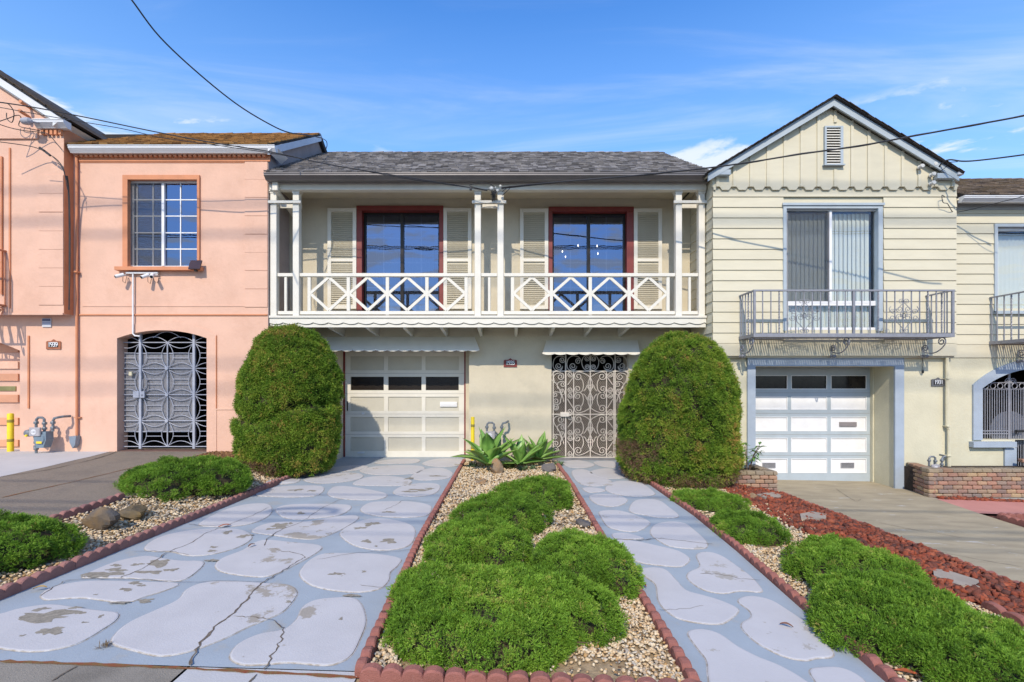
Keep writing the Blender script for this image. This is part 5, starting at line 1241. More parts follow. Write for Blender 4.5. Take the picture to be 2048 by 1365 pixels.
def chair(px, Y, lb, py=598, hw=.24):
    x = X(px, Y); zt_ = Z(py, Y); rt = thing('dining_chair', (x, Y, 2.62), lb, 'chair', 'pale dining chairs seen through the balcony windows')
    box('backrest', M_chair, rt, x-hw, x+hw, Y, Y+.08, zt_-.62, zt_, c=.03); box('seat', M_chair, rt, x-hw, x+hw, Y-.45, Y, zt_-.70, zt_-.60, c=.03)
    for a in (-1, 1):
        for yy in (-.42, .02): box('leg', M_frame, rt, x+a*(hw-.03)-.02, x+a*(hw-.03)+.02, Y+yy, Y+yy+.04, 2.5, zt_-.70)
    q = MB()
    for i in range(3):
        for j in range(2): q.lathe([(.0, Y-.012), (.016, Y-.006), (.016, Y+.0)], (x+(i-1)*.14, zt_-.18-.2*j), 0, 8, axis='y')
    q.build('button', M_white, rt)
chair(790, 9.95, 'left pale tufted chair behind the left balcony window'); chair(848, 9.95, 'right pale tufted chair behind the left balcony window')
chair(1205, 10.2, 'pale chair behind the right balcony window', 600, .2); 
c = Vector((X(1160, 10.6), 10.6, Z(515, 10.6))); rt = thing('chandelier', (c.x, c.y, 4.97), 'thin-armed chandelier with five lit bulbs behind the right balcony window', 'chandelier')
q = MB(); q.tube([(c.x, c.y, 4.97), (c.x, c.y, c.z-.12)], .012, 6); q.build('stem', M_iron, rt)
M_bulb = bpy.data.materials.new('lit_bulb'); M_bulb.use_nodes = True; bb = M_bulb.node_tree.nodes['Principled BSDF']; bb.inputs['Emission Color'].default_value = (1, .86, .66, 1); bb.inputs['Emission Strength'].default_value = 12
for px, py in ((1126, 500), (1132, 511), (1156, 491.5), (1192.5, 495), (1196.5, 506)):
    e = Vector((X(px, 10.6), 10.6+.12*math.sin(px), Z(py, 10.6))); q = MB(); q.tube([(c.x, c.y, c.z-.1), ((c.x+e.x)/2, (c.y+e.y)/2, c.z-.16), (e.x, e.y, c.z-.1), (e.x, e.y, e.z-.04)], .008, 5); q.build('arm', M_iron, rt)
    q = MB(); q.lathe([(.004, e.z-.03), (.009, e.z-.012), (.010, e.z), (.006, e.z+.014), (.002, e.z+.022)], e.x, e.y, 8); q.build('bulb', M_bulb, rt)
# garage door
Yd = 9.50
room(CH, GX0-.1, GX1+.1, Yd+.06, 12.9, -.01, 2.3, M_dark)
q = MB()
for a, b, c_, d in ((GX0+.001, X(690.5, Yd), -.01, 2.2), (X(928.5, Yd), X(931.5, Yd), -.01, 2.2), (X(690.5, Yd), X(928.5, Yd), Z(702, Yd), Z(699, Yd))): q.box(a, b, Yd-.02, Yd+.02, c_, d)
q.build('door_casing', M_red, CH)
box('door_casing', M_cream, CH, X(931.5, Yd), GX1-.001, Yd-.02, Yd+.05, -.01, 2.2)
box('door_head', M_cream, CH, GX0, GX1, Yd-.02, Yd+.05, Z(699, Yd), 2.2)
cols_ = [(701, 768), (776, 843.5), (851, 918)]; rows_ = [(713, 741), (753.5, 781.5), (794, 822.5), (834.5, 863.5), (875, 902.5)]
hl = [(X(a, Yd), X(b, Yd), Z(d, Yd), Z(c_, Yd)) for a, b in cols_ for c_, d in rows_]
q = wall_holes(X(690.5, Yd), X(928.5, Yd), .005, Z(702, Yd), Yd-.002, .035, hl); gdo = q.build('garage_door', M_white, CH)
for j in (0.5, 1.5, 2.5, 3.5):
    zz = (Z(rows_[int(j)][1], Yd)+Z(rows_[int(j)+1][0], Yd))/2; box('section_joint', mat('joint_shadow_grey', (.30,.29,.27), .8, .1, 9), gdo, X(690.5, Yd), X(928.5, Yd), Yd-.0035, Yd-.0021, zz-.0025, zz+.0025)
for (x0, x1, z0, z1) in hl:
    isg = abs((z0+z1)/2-Z(767.5, Yd)) < .05
    if isg:
        box('window_pane', mat('dark_textured_glass', (.022,.014,.008), .35, .5, 60, .5, 120, spec=.3), gdo, x0, x1, Yd+.018, Yd+.022, z0, z1)
    else:
        q = MB(); q.box(x0, x1, Yd+.015, Yd+.03, z0, z1)
        q.build('door_panel', M_beige, gdo)
    q = MB(); e = .007
    q.box(x0, x0+e, Yd+.003, Yd+.0145, z0, z1); q.box(x1-e, x1, Yd+.003, Yd+.0145, z0, z1); q.box(x0+e, x1-e, Yd+.003, Yd+.0145, z0, z0+e); q.box(x0+e, x1-e, Yd+.003, Yd+.0145, z1-e, z1); q.build('panel_moulding', M_beige, gdo)
box('glass_backing', mat('brown_textured_glass', (.035,.022,.012), .3, .6, 60, .6, 120), CH, X(695, Yd), X(925, Yd), Yd+.036, Yd+.045, Z(785, Yd), Z(750, Yd))
ms_ = box('mail_slot', M_bwhite, gdo, X(880, Yd), X(914.5, Yd), Yd-.015, Yd+.014, Z(814, Yd), Z(804, Yd), c=.005)
box('slot_flap', M_bwhite, ms_, X(881.5, Yd), X(913, Yd), Yd-.022, Yd-.0155, Z(810.5, Yd), Z(806, Yd), c=.002)
q = MB(); q.tube([PT(695, 803, Yd-.05), PT(695, 822, Yd-.05)], .012, 6); q.tube([PT(695, 805, Yd-.05), PT(695, 805, Yd)], .008, 6); q.tube([PT(695, 820, Yd-.05), PT(695, 820, Yd)], .008, 6); q.build('handle', M_black, gdo)
q = MB(); q.box(X(724, Yd), X(729, Yd), Yd-.02, Yd-.003, Z(829, Yd), Z(825, Yd)); q.box(X(716, Yd), X(729, Yd), Yd-.03, Yd-.003, Z(907, Yd), Z(904, Yd)); q.build('latch', M_gutterw, gdo)
# scalloped awnings
def awning(pt0, pt1, pb0, pb1, pyt, pyb, n, label):
    Ya, Yb_ = YW-.03, 8.79; x0, x1, u0, u1 = X(pt0, Ya), X(pt1, Ya), X(pb0, Yb_), X(pb1, Yb_); zt_, zb_ = Z(pyt, Ya), Z(pyb, Yb_)
    pts = []; per = 9
    for i in range(n):
        for t in range(per): pts.append(((i+t/per)/n, .030*math.sin(math.pi*t/per)**.8))
    pts.append((1, 0)); q = MB(); d = Vector((0, Yb_-Ya, zb_-zt_)).normalized()
    for off in (0, .02):
        for t, s_ in pts:
            xb = u0+(u1-u0)*t; q.v.append((xb, Yb_+d.y*s_-0*.0, zb_+d.z*s_-off)); q.v.append((x0+(x1-x0)*t, Ya, zt_-off))
    m_ = 2*len(pts)
    for i in range(len(pts)-1): q.f += [(2*i, 2*i+2, 2*i+3, 2*i+1), (m_+2*i+1, m_+2*i+3, m_+2*i+2, m_+2*i), (2*i+2, 2*i, m_+2*i, m_+2*i+2)]
    q.f += [(0, 1, m_+1, m_), (m_-2, 2*m_-2, 2*m_-1, m_-1)]
    q.t = [0]*len(q.v); o = q.build('awning', M_white, CH, label=label)
    for sx, sb in ((x0, u0), (x1, u1)): 
        q = MB(); q.add([(sx, Ya, zt_-.02), (sx, YW-.001, zt_-.02), (sx, YW-.001, zb_+.06), (sb, Yb_+.04, zb_-.0)], [(0, 1, 2, 3)]); 
        q.box(sx-.01, sx+.01, Ya, YW-.001, zb_+.05, zt_); q.build('awning_end', M_white, o)
    return o
awning(646, 949, 636, 959, 674, 699, 14, 'long white scalloped awning board'); awning(1093, 1275, 1085, 1280, 681, 706, 8, 'short white scalloped awning board')
number_plate(CH, 1007.5, 1034, 718.5, 734.5, YW, '1935', None, M_red, M_bwhite, M_black)
# scroll gate
Yt = YW+.06; gr = link('gate', None, None, CH, (X(1180, Yt), Yt, 0)); 
def zg(p): return (1090+p[0]/5.689, 690+p[1]/5.6875)       # pixels of the enlarged view
def gbar(nm, pts, r=.0065, n=4, m=M_wiron, dy=0):
    q = MB(); q.tube([(X(a, Yt), Yt+dy, Z(b, Yt)) for a, b in (zg(p) for p in pts)], max(r, .0082), n); return q.build(nm, m, gr)
for x_, a, b, r in ((93, 300, 1280, .012), (235, 95, 1320, .016), (326, 300, 1280, .010), (515, 112, 1280, .011), (700, 300, 1280, .010), (782, 300, 1280, .010), (797, 95, 1310, .014), (940, 95, 1280, .010), (72, 95, 1280, .008)):
    gbar('upright', [(x_, a), (x_, b)], r)
for y_, a, b, r in ((300, 72, 945, .013), (790, 80, 945, .011), (1280, 90, 945, .013)): gbar('rail', [(a, y_), (b, y_)], r)
def flip(p): return (1030-p[0], p[1])
def sc2(p0, p1, bl, r0, r1, s0=None, s1=None, mir=False, dy=.0, r=.0058, t0=1.3, t1=1.3):
    P = scroll(p0, p1, bl, r0, r1, s0, s1, t0, t1)
    gbar('scroll', P, r, dy=dy)
    if mir: gbar('scroll', [flip(p) for p in P], r, dy=dy)
for oy in (0, 487):
    f = .985 if oy else 1
    def q_(x, y): return (x, 300+(y-300)*f+oy)
    # lyre arcs either side of the centre bar
    for yA, yB, sg in ((310, 560, 1), (775, 520, -1)):
        sc2(q_(395, yA+0*sg), q_(507, yB), -.32*sg, 50, 0, s0=-1*sg, mir=True, t0=1.55)
        sc2(q_(437, yA+145*sg), q_(400, yA+85*sg), .1*sg, 0, 0, mir=False) if False else None
        gbar('scroll', [q_(415, yA+75*sg), q_(432, yA+110*sg), q_(438, yA+150*sg), q_(432, yA+190*sg)]); gbar('scroll', [flip(q_(415, yA+75*sg)), flip(q_(432, yA+110*sg)), flip(q_(438, yA+150*sg)), flip(q_(432, yA+190*sg))])
        sc2(q_(432, yA+190*sg), q_(370, yA+232*sg), -.22*sg, 0, 38, s1=1*(-sg)*-1, mir=True, t1=1.4)
        sc2(q_(438, yA+215*sg), q_(470, yA+168*sg), .12*sg, 0, 26, s1=(-1)*(-sg)*-1*-1, mir=True)
    # side ladders: S scrolls between the posts and the inner uprights
    for a, b in ((250, 326), (704, 778)):
        m_ = (a+b)/2
        for yA, yB in ((320, 525), (560, 770)):
            up_ = yA < 400
            left = (a < 400)
            if up_:
                P = [(b-2 if left else a+2, yA+45), (a+8 if left else b-8, yB-70)]
            else: P = [(a+4 if left else b-4, yA+55), (b-6 if left else a+6, yB-50)]
            gbar('scroll', [q_(*P[0]), q_(*P[1])])
            for cy in (yA+15, yB-15):
                gbar('scroll', spiral(q_(m_+32 if left else m_-32, cy), math.pi/2 if left else math.pi/2, 1 if left else -1, 33, 1.6))
    # outer side lights
    for a, b in ((98, 222), (808, 932)):
        mm = a > 500
        R = (lambda p: flip(p)) if mm else (lambda p: p)
        for P in (scroll(q_(110, 420), q_(170, 320), -.35, 0, 42, t1=1.5), scroll(q_(110, 420), q_(215, 650), -.06, 0, 0), scroll(q_(150, 500), q_(195, 415), -.35, 0, 34, t1=1.5),
                  scroll(q_(180, 620), q_(120, 535), .35, 0, 30, t1=1.4), scroll(q_(175, 620), q_(130, 680), -.3, 0, 36, t1=1.5), scroll(q_(100, 700), q_(150, 700), -.5, 0, 30, t1=1.5), scroll(q_(175, 565), q_(215, 520), .5, 0, 26, t1=1.3)):
            gbar('scroll', [R(p) for p in P])
# transom scrolls above the door
for R in ((lambda p: p), flip):
    for P in (scroll((130, 298), (200, 150), -.0, 0, 0),):
        pass
    gbar('scroll', [R(p) for p in spiral((150, 298), math.pi, -1, 82, 1.0, .35)[:10]+[]])
    for (cx_, cy_, r_, st, sd, tn) in ((230, 170, 34, math.pi/2, 1, 1.6), (198, 240, 42, math.pi/2, 1, 1.6), (414, 190, 36, -math.pi/2, -1, 1.6), (362, 240, 44, math.pi/2, 1, 1.6), (508, 155, 30, math.pi/2, 1, 1.6), (508, 255, 28, -math.pi/2, -1, 1.6)):
        gbar('scroll', [R(p) for p in spiral((cx_, cy_), st, sd, r_, tn)])
    for P in ([(92, 215), (105, 165), (140, 135), (180, 130), (225, 140)], [(92, 215), (95, 255), (120, 288), (165, 298), (195, 270), (198, 240)], [(248, 215), (262, 165), (300, 132), (345, 128), (390, 145), (414, 190)], [(248, 215), (255, 262), (285, 292), (325, 292), (355, 268), (362, 240)],
              [(508, 155), (500, 125), (470, 120), (435, 145), (418, 200), (435, 260), (470, 290), (505, 285), (508, 255)]):
        gbar('scroll', [R(tuple(p)) for p in catmull(P, False, 4)])
# expanded-metal mesh
q = MB(); Ym = Yt+.022; mx0, mx1, mz0, mz1 = X(1104, Ym), X(1256, Ym), Z(914, Ym), Z(743, Ym); pw, ph = .034, .050
n1 = int((mx1-mx0)/pw)+2; n2 = int((mz1-mz0)/ph)+2; r = .0021
def seg(a, b):
    d = Vector((b[0]-a[0], 0, b[1]-a[1])); nn = Vector((-d.z, 0, d.x)).normalized()*r
    q.add([(a[0]-nn.x, Ym, a[1]-nn.z), (b[0]-nn.x, Ym+.004, b[1]-nn.z), (b[0]+nn.x, Ym+.006, b[1]+nn.z), (a[0]+nn.x, Ym+.002, a[1]+nn.z)], [(0, 1, 2, 3)])
for i in range(n1):
    for j in range(n2):
        x_ = mx0+i*pw; z_ = mz0+j*ph
        if x_+pw > mx1+.005 or z_+ph > mz1+.005: continue
        for s_ in (((x_, z_+ph/2), (x_+pw/2, z_)), ((x_, z_+ph/2), (x_+pw/2, z_+ph)), ((x_+pw/2, z_), (x_+pw, z_+ph/2)), ((x_+pw/2, z_+ph), (x_+pw, z_+ph/2))): seg(*s_)
q.build('wire_mesh', M_mesh, gr, kind='stuff')
q = MB(); a, b = zg((175, 765)), zg((275, 820)); q.cbox(X(a[0], Yt-.03), X(b[0], Yt-.03), Yt-.05, Yt-.012, Z(b[1], Yt-.03), Z(a[1], Yt-.03), .008); k_ = zg((282, 797)); q.lathe([(.014, Yt-.08), (.022, Yt-.07), (.018, Yt-.045), (.022, Yt-.03)], (X(k_[0], Yt), Z(k_[1], Yt)), 0, 12, axis='y'); q.build('lock_box', M_wiron, gr)
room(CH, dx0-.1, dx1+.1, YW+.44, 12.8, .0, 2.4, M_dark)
box('gate_step', mat('grey_stone_step', (.20,.20,.21), .9, .2, 9, .4, 40), CH, dx0+.01, dx1-.01, YW+.02, YW+.4, -.0, .05)
# ---------------------------------------------------------------- pale yellow boarded house (right)
YH = thing('yellow_board_house', (6, 8.2, -.3), 'pale yellow clapboard house with a board-and-batten gable, blue-grey trim and grey iron balconies', 'house')
YC = 8.10; xl, xr = 3.42, X(1912, YC); YR = 8.25
ww = (X(1571, YC), X(1762, YC), Z(660, YC), Z(411, YC))
q = wall_holes(xl+.012, xr-.012, Z(712, YC), 5.1, YC+.02, .16, [ww]); q.box(xl+.012, xr-.012, YC+.021, YC+.17, Z(712, YC)-.03, Z(712, YC)); q.build('sheathing', M_board, YH)
SP = .1782
def clap(x0, x1, zb, zt, Y, nm='siding_board'):
    q = MB(); q.prismx([(Y-.020, zb), (Y-.004, zt+.004), (Y+.012, zt+.004), (Y+.012, zb+.004), (Y+.002, zb)], x0, x1); return q.build(nm, M_board, YH)
z_ = Z(394.4, YC); top = z_+SP; k = 0
while True:
    zb = z_-SP*k; zt = zb+SP
    if zb < Z(688, YC): break
    if zt > ww[2]-.06 and zb < ww[3]+.02 and k > 0: clap(xl, X(1566.5, YC), zb, zt, YC); clap(X(1766.5, YC), xr, zb, zt, YC)
    else: clap(xl, xr, zb, zt, YC)
    # boards on the side facing the balcony
    q = MB(); q.add([(xl-.018, YC-.018, zb), (xl-.004, YC-.004, zt), (xl-.004, YW-.002, zt), (xl-.018, YW-.002, zb), (xl+.006, YC-.0, zb), (xl+.006, YW-.002, zb)], [(0, 1, 2, 3), (0, 3, 5, 4)]); q.build('siding_board', M_board, YH)
    k += 1
zlow = zb+SP
box('belt_board', M_board, YH, xl-.012, xr, YC-.014, YC+.018, Z(712, YC)-.004, zlow-.003, c=.003)
box('side_wall', M_board, YH, xl-.003, xl+.01, YC+.03, 13.4, -.6, 5.05)
# board and batten gable with a notched lower edge
YG = 8.055; apx, apz = X(1670, 7.92), Z(191, 7.92); sl_ = .600; bs = .285
zl = Z(380, YG); b0 = X(1434.5, YG)
xs_ = [xl-.02]+[b0+bs*i for i in range(15) if b0+bs*i < xr-.05]+[xr+.0]
def rake_z(x): return apz-.13-sl_*abs(x-apx)
for a, b in zip(xs_[:-1], xs_[1:]):
    w_ = b-a; nn = min(.085, w_*.3); n1 = min(.045, w_*.16)
    P = [(a+.0015, zl+.055), (a+n1, zl+.055), (a+nn, zl), (b-nn, zl), (b-n1, zl+.055), (b-.0015, zl+.055), (b-.0015, rake_z(b))]
    if a < apx < b: P.append((apx, rake_z(apx)))
    P.append((a+.0015, rake_z(a)))
    q = MB(); q.prism(P, YG+random.uniform(-.002, .002), YC+.018); q.build('gable_board', M_board, YH)
for b in xs_[1:-1]:
    q = MB(); zt_ = rake_z(b); lo_ = zl+.05
    if abs(b-X(1667.5, YG)) < .05:
        q.prism([(b-.024, Z(246, YG)), (b+.024, Z(246, YG)), (b+.024, zt_), (b-.024, zt_)], YG-.018, YG-.002); q.prism([(b-.024, lo_), (b+.024, lo_), (b+.024, Z(340, YG)), (b-.024, Z(340, YG))], YG-.018, YG-.002)
    else: q.prism([(b-.024, lo_), (b+.024, lo_), (b+.024, zt_), (b-.024, zt_)], YG-.018, YG-.002)
    q.build('batten', M_board, YH)
q = MB()
for s_ in (-1, 1):
    ex_ = apx+s_*2.10; q.prism([(ex_, apz-sl_*2.10-.03), (apx, apz-.03), (apx, apz-.155), (ex_, apz-sl_*2.10-.155)][::s_], 7.95, 7.98)
q.build('rake_board', M_blue, YH)
q = MB()
for s_ in (-1, 1):
    ex_ = apx+s_*2.10; q.prism([(ex_, apz-sl_*2.10-.04), (apx, apz-.04), (apx, apz-.07), (ex_, apz-sl_*2.10-.07)][::s_], 7.981, YC)
q.build('soffit', M_board, YH)
for s_ in (-1, 1):
    ex_ = apx+s_*2.14; ez_ = apz-sl_*2.14; q = MB(); q.prism([(ex_, ez_-.025), (apx, apz-.025), (apx, apz-.008), (ex_, ez_-.008)][::s_], 7.90, 13.4); rf = q.build('roof', M_darkroof, YH)
    sb = MB(); sb.box(-.5, .5, 0, .2, 0, .009); sm = newmesh('shingle', sb.v, sb.f); sm.materials.append(M_dbrown)
    n = 20
    for i in range(n):
        t = (i+.5)/n; o = link('shingle', sm, None, rf, (ex_+(apx-ex_)*t, 7.885+random.uniform(-.008, .008), ez_+(apz-ez_)*t-.008), rot=(0, s_*(math.atan(sl_)+math.radians(3)), 0)); o.scale = (2.5/n, 1, 1)
box('eave_return', M_blue, YH, X(1421, 7.95), X(1462, 7.95), 7.955, YG-.02, Z(349.5, 7.95), Z(339, 7.95), c=.004)
box('eave_return', M_blue, YH, X(1876, 7.95), X(1916, 7.95), 7.955, YG-.02, Z(356.5, 7.95), Z(346, 7.95), c=.004)
box('gutter', M_gutterw, YH, X(1914, 7.95), X(1926, 7.95), 7.92, 12, Z(351, 7.95), Z(344, 7.95), c=.01)
# gable vent
Yv = YG-.045; q = MB(); v0, v1, u0, u1 = Z(329, Yv), Z(252, Yv), X(1650, Yv), X(1687, Yv)
q.box(u0, u0+.03, Yv, YG-.003, v0, v1); q.box(u1-.045, u1, Yv, YG-.003, v0, v1); q.box(u0+.03, u1-.045, Yv, YG-.003, v1-.025, v1); q.box(u0-.02, u1+.02, Yv-.02, YG-.003, v0-.02, v0); vt = q.build('gable_vent', M_blue, YH)
box('vent_back', M_dark, vt, u0+.03, u1-.045, YG-.006, YG-.003, v0, v1-.025)
for i in range(14):
    zz = v0+(v1-v0-.03)*(i+.1)/14; q = MB(); q.prismx([(Yv+.004, zz), (YG-.008, zz+.03), (YG-.008, zz+.038), (Yv+.004, zz+.010)], u0+.03, u1-.045); q.build('louver', M_white, vt)
# big window with vertical blinds
q = MB(); Yk = YC-.035
cx0, cx1, cz0, cz1 = X(1567, Yk), X(1766, Yk), Z(662, Yk), Z(409, Yk)
q.box(cx0, ww[0], Yk, YC+.06, cz0, cz1); q.box(X(1757, Yk), cx1, Yk, YC+.06, cz0, cz1); q.box(ww[0], X(1757, Yk), Yk, YC+.06, Z(417, Yk), cz1); q.box(cx0-.02, cx1+.02, Yk-.02, Yk-.001, cz1-.02, cz1+.02); q.build('window_casing', M_blue, YH)
Yf = YC+.03; fx0, fx1 = X(1572, Yf), X(1757, Yf); ztr = Z(606.5, Yf)
wo, xs = window_unit(YH, fx0, fx1, ztr, Z(418, Yf), Yf, M_bwhite, M_glassc, .035, X(1660.5, Yf), depth=.045)
wo2, _ = window_unit(YH, fx0, fx1, Z(660, Yf), ztr-.003, Yf, M_bwhite, M_glassc, .04, None, depth=.045)
box('screen_stile', mat('dark_screen_frame', (.10,.10,.105), .5, .1, 9), wo, X(1655, Yf-.01), X(1658, Yf-.01), Yf-.008, Yf-.001, ztr+.03, Z(424, Yf))
scr = bpy.data.materials.new('insect_screen'); scr.use_nodes = True; t_ = scr.node_tree; n_ = t_.nodes
ts = n_.new('ShaderNodeBsdfTransparent'); mi_ = n_.new('ShaderNodeMixShader'); mi_.inputs[0].default_value = .28; n_['Principled BSDF'].inputs['Base Color'].default_value = (.055,.055,.06,1)
t_.links.new(ts.outputs[0], mi_.inputs[1]); t_.links.new(n_['Principled BSDF'].outputs[0], mi_.inputs[2]); t_.links.new(mi_.outputs[0], n_['Material Output'].inputs[0])
box('insect_screen', scr, wo, X(1574, Yf-.01), X(1655, Yf-.01), Yf-.004, Yf-.003, ztr+.03, Z(422, Yf))
def blinds(parent, x0, x1, z0, z1, Y, ang=.55, gap=None):
    sb = MB(); n = 5
    for i in range(n+1):
        t = i/n-.5; sb.v += [(t*.088, .008*math.cos(t*3), 0), (t*.088, .008*math.cos(t*3), 1)]
    sb.f = [(2*i, 2*i+2, 2*i+3, 2*i+1) for i in range(n)]; sb.t = [0]*len(sb.v); me = newmesh('blind_slat', sb.v, sb.f, True); me.materials.append(M_blind)
    x_ = x0
    while x_ < x1:
        if not (gap and gap[0] < x_ < gap[1]):
            o = link('blind_slat', me, None, parent, (x_, Y, z0), rot=(0, 0, ang+random.uniform(-.05, .05))); o.scale = (1, 1, z1-z0)
        x_ += .074
blinds(wo, fx0+.05, fx1-.09, Z(660, Yf)+.03, Z(424, Yf), Yf+.10, .25)
room(YH, ww[0]-.4, ww[1]+.5, YC+.19, 12, ww[2]-.3, ww[3]+.2)
# lower storey: stucco with blue garage surround
YL = 8.20; sx0, sx1 = X(1511, YL), X(1790, YL); szt = Z(733, YL)
q = wall_holes(xl, xr, -.8, Z(712, YC)-.03, YL, .5, [(sx0, sx1, -.8, szt)]); q.build('lower_wall', M_yell, YH)
q = MB(); q.box(X(1495, YL-.03), X(1511, YL-.03), YL-.035, YL+.02, -.5, Z(715, YL-.03)); q.box(X(1790, YL-.03), X(1808, YL-.03), YL-.035, YL-.001, -.5, Z(715, YL-.03)); q.box(X(1511, YL-.03), X(1790, YL-.03), YL-.035, YL-.001, Z(733, YL-.03), Z(715, YL-.03)); q.build('garage_surround', M_bluest, YH)
Yd = 8.75; dz0 = -.33
q = MB(); q.box(X(1747, Yd), sx1+.1, Yd-.06, Yd+.1, -.6, 2.0); q.box(sx0-.2, X(1493, Yd), Yd-.06, Yd+.1, -.6, 2.0); q.build('door_jamb', M_yell, YH)
cols_ = [(1503, 1575), (1582, 1654), (1661.5, 1733)]; rows_ = [(751, 779), (793, 820), (834, 863), (876, 905), (917.5, 946.5)]
hl = [(X(a, Yd), X(b, Yd), Z(d, Yd), Z(c_, Yd)) for a, b in cols_ for c_, d in rows_]
q = wall_holes(X(1490, Yd), X(1747, Yd), dz0, Z(735, Yd), Yd, .035, hl); gdo = q.build('garage_door', M_blue, YH)
for j in range(4):
    zz = (Z(rows_[j][1], Yd)+Z(rows_[j+1][0], Yd))/2; box('section_joint', MATS['joint_shadow_grey'], gdo, X(1490, Yd), X(1747, Yd), Yd-.0015, Yd-.0005, zz-.003, zz+.003)
for (x0, x1, z0, z1) in hl:
    if z1 > Z(755, Yd):
        box('window_pane', mat('dark_garage_glass', (.022,.018,.017), .12, .3, 9, spec=.35), gdo, x0, x1, Yd+.018, Yd+.022, z0, z1); nmf = M_bwhite
    else:
        box('door_panel', M_bwhite, gdo, x0, x1, Yd+.012, Yd+.03, z0, z1); nmf = M_bwhite
    q = MB(); e = .012; q.box(x0, x0+e, Yd-.004, Yd+.011, z0, z1); q.box(x1-e, x1, Yd-.004, Yd+.011, z0, z1); q.box(x0+e, x1-e, Yd-.004, Yd+.011, z0, z0+e); q.box(x0+e, x1-e, Yd-.004, Yd+.011, z1-e, z1); q.build('panel_moulding', nmf, gdo)
box('mail_slot', mat('grey_slot_metal', (.30,.27,.27), .5, .1, 9, metal=.3), gdo, X(1679, Yd), X(1713, Yd), Yd-.012, Yd+.011, Z(853.5, Yd), Z(844.5, Yd), c=.004)
for px in (1525, 1682):
    vg = box('vent_grille', mat('vent_grey', (.30,.30,.32), .5, .1, 9), gdo, X(px, Yd), X(px+26, Yd), Yd-.006, Yd+.011, Z(936, Yd), Z(926, Yd))
    q = MB()
    for i in range(11):
        for j in range(4): q.box(X(px+1.5+2.2*i, Yd), X(px+2.7+2.2*i, Yd), Yd-.008, Yd-.0065, Z(934.8-2.3*j, Yd), Z(933.6-2.3*j, Yd))
    q.build('vent_holes', M_black, vg)
room(YH, sx0-.2, sx1+.1, Yd+.15, 12.8, -.5, 2.0, M_dark)
box('garage_side', M_yell, YH, X(1744, 8.7), X(1752, 8.7), 8.68, Yd-.001, -.5, Z(735, Yd))
q = MB(); q.tube([(X(1895, 8.13), 8.14, Z(716, 8.13)), (X(1895, 8.13), 8.14, Z(853, 8.13)), (X(1899, 8.13), 8.14, Z(860, 8.13)), (X(1899, 8.13), 8.14, Z(938, 8.13))], .028, 8); 
for py in (758, 853, 912): q.box(X(1893, 8.12), X(1903, 8.12), 8.10, YL-.001, Z(py+1, 8.12), Z(py-1, 8.12))
q.build('downspout', M_yell, YH)
number_plate(YH, 1861.5, 1888, 757, 773, YL, '1931', None, mat('grey_plate_metal', (.14,.14,.145), .5, .1, 15), M_bwhite, M_black)
q = MB(); q.tube([(X(1846, YL-.03), YL-.02, Z(712, YL)), (X(1847, YL-.03), YL-.02, Z(742, YL))], .005, 5); q.lathe([(.012, Z(747, YL)), (.016, Z(744, YL)), (.008, Z(740, YL))], X(1846.5, YL-.03), YL-.025, 8); q.build('door_pull', M_wire, YH)
# recessed right half
q = wall_holes(xr-.0, 13, Z(717, YR), 4.75, YR+.02, .16, [(X(1993, YR), 9.9, Z(617, YR), Z(451, YR))]); q.build('sheathing', M_board, YH)
z_ = Z(447.5, YR); sp2 = .175; k = -2
while True:
    zb = z_-sp2*k; zt = zb+sp2
    if zb < Z(690, YR): break
    if zt > Z(622, YR) and zb < Z(449, YR)-.02: clap(xr+.004, X(1989, YR), zb, zt, YR); clap(9.95, 13, zb, zt, YR)
    else: clap(xr+.004, 13, zb, zt, YR)
    k += 1
box('belt_board', M_board, YH, xr+.004, 13, YR-.014, YR+.018, Z(716, YR), zb+sp2-.003, c=.003)
q = MB(); q.box(X(1989.5, YR-.03), X(1995, YR-.03), YR-.035, YR+.04, Z(624, YR), Z(449, YR)); q.box(X(1995, YR-.03), 9.95, YR-.035, YR+.04, Z(455, YR), Z(449, YR)); q.box(X(1989.5, YR-.03), 9.95, YR-.06, YR+.04, Z(629, YR), Z(623, YR)); q.build('window_casing', M_blue, YH)
wo3, _ = window_unit(YH, X(1995, YR), 9.9, Z(623, YR), Z(456, YR), YR+.03, M_bwhite, M_glassc, .04, 9.15)
blinds(wo3, X(1997, YR+.1), 9.85, Z(621, YR), Z(462, YR), YR+.17, -.35)
room(YH, X(1993, YR)-.3, 10.2, YR+.19, 12, 2.4, 4.7)
shingle_roof(YH, M_bshing, 7.62, 13, 8.02, Z(391, 8.02)+.01, 9.9, 5.72, n_ind=200, seed=8)
q = MB(); q.prismx([(9.9, 5.72), (9.9, 5.6), (13.4, 3.9), (13.4, 4.05)], 7.62, 13); q.build('rear_roof', M_darkroof, YH)
gutter('gutter', M_gutterw, YH, xr+.03, 13, 8.10, 7.98, Z(402, 7.98), Z(391, 7.98))
box('soffit', M_board, YH, xr, 13, 8.08, YR+.0, Z(401, 8.08), Z(400, 8.08)+.02)
box('soffit_shadow_strip', mat('soffit_shadow_grey', (.36,.38,.39), .7, .06, 5), YH, xr+.004, 13, YR-.03, YR-.005, Z(421, YR), Z(405, YR))  # grey-blue strip paints the soffit's shadow along the top of the boards
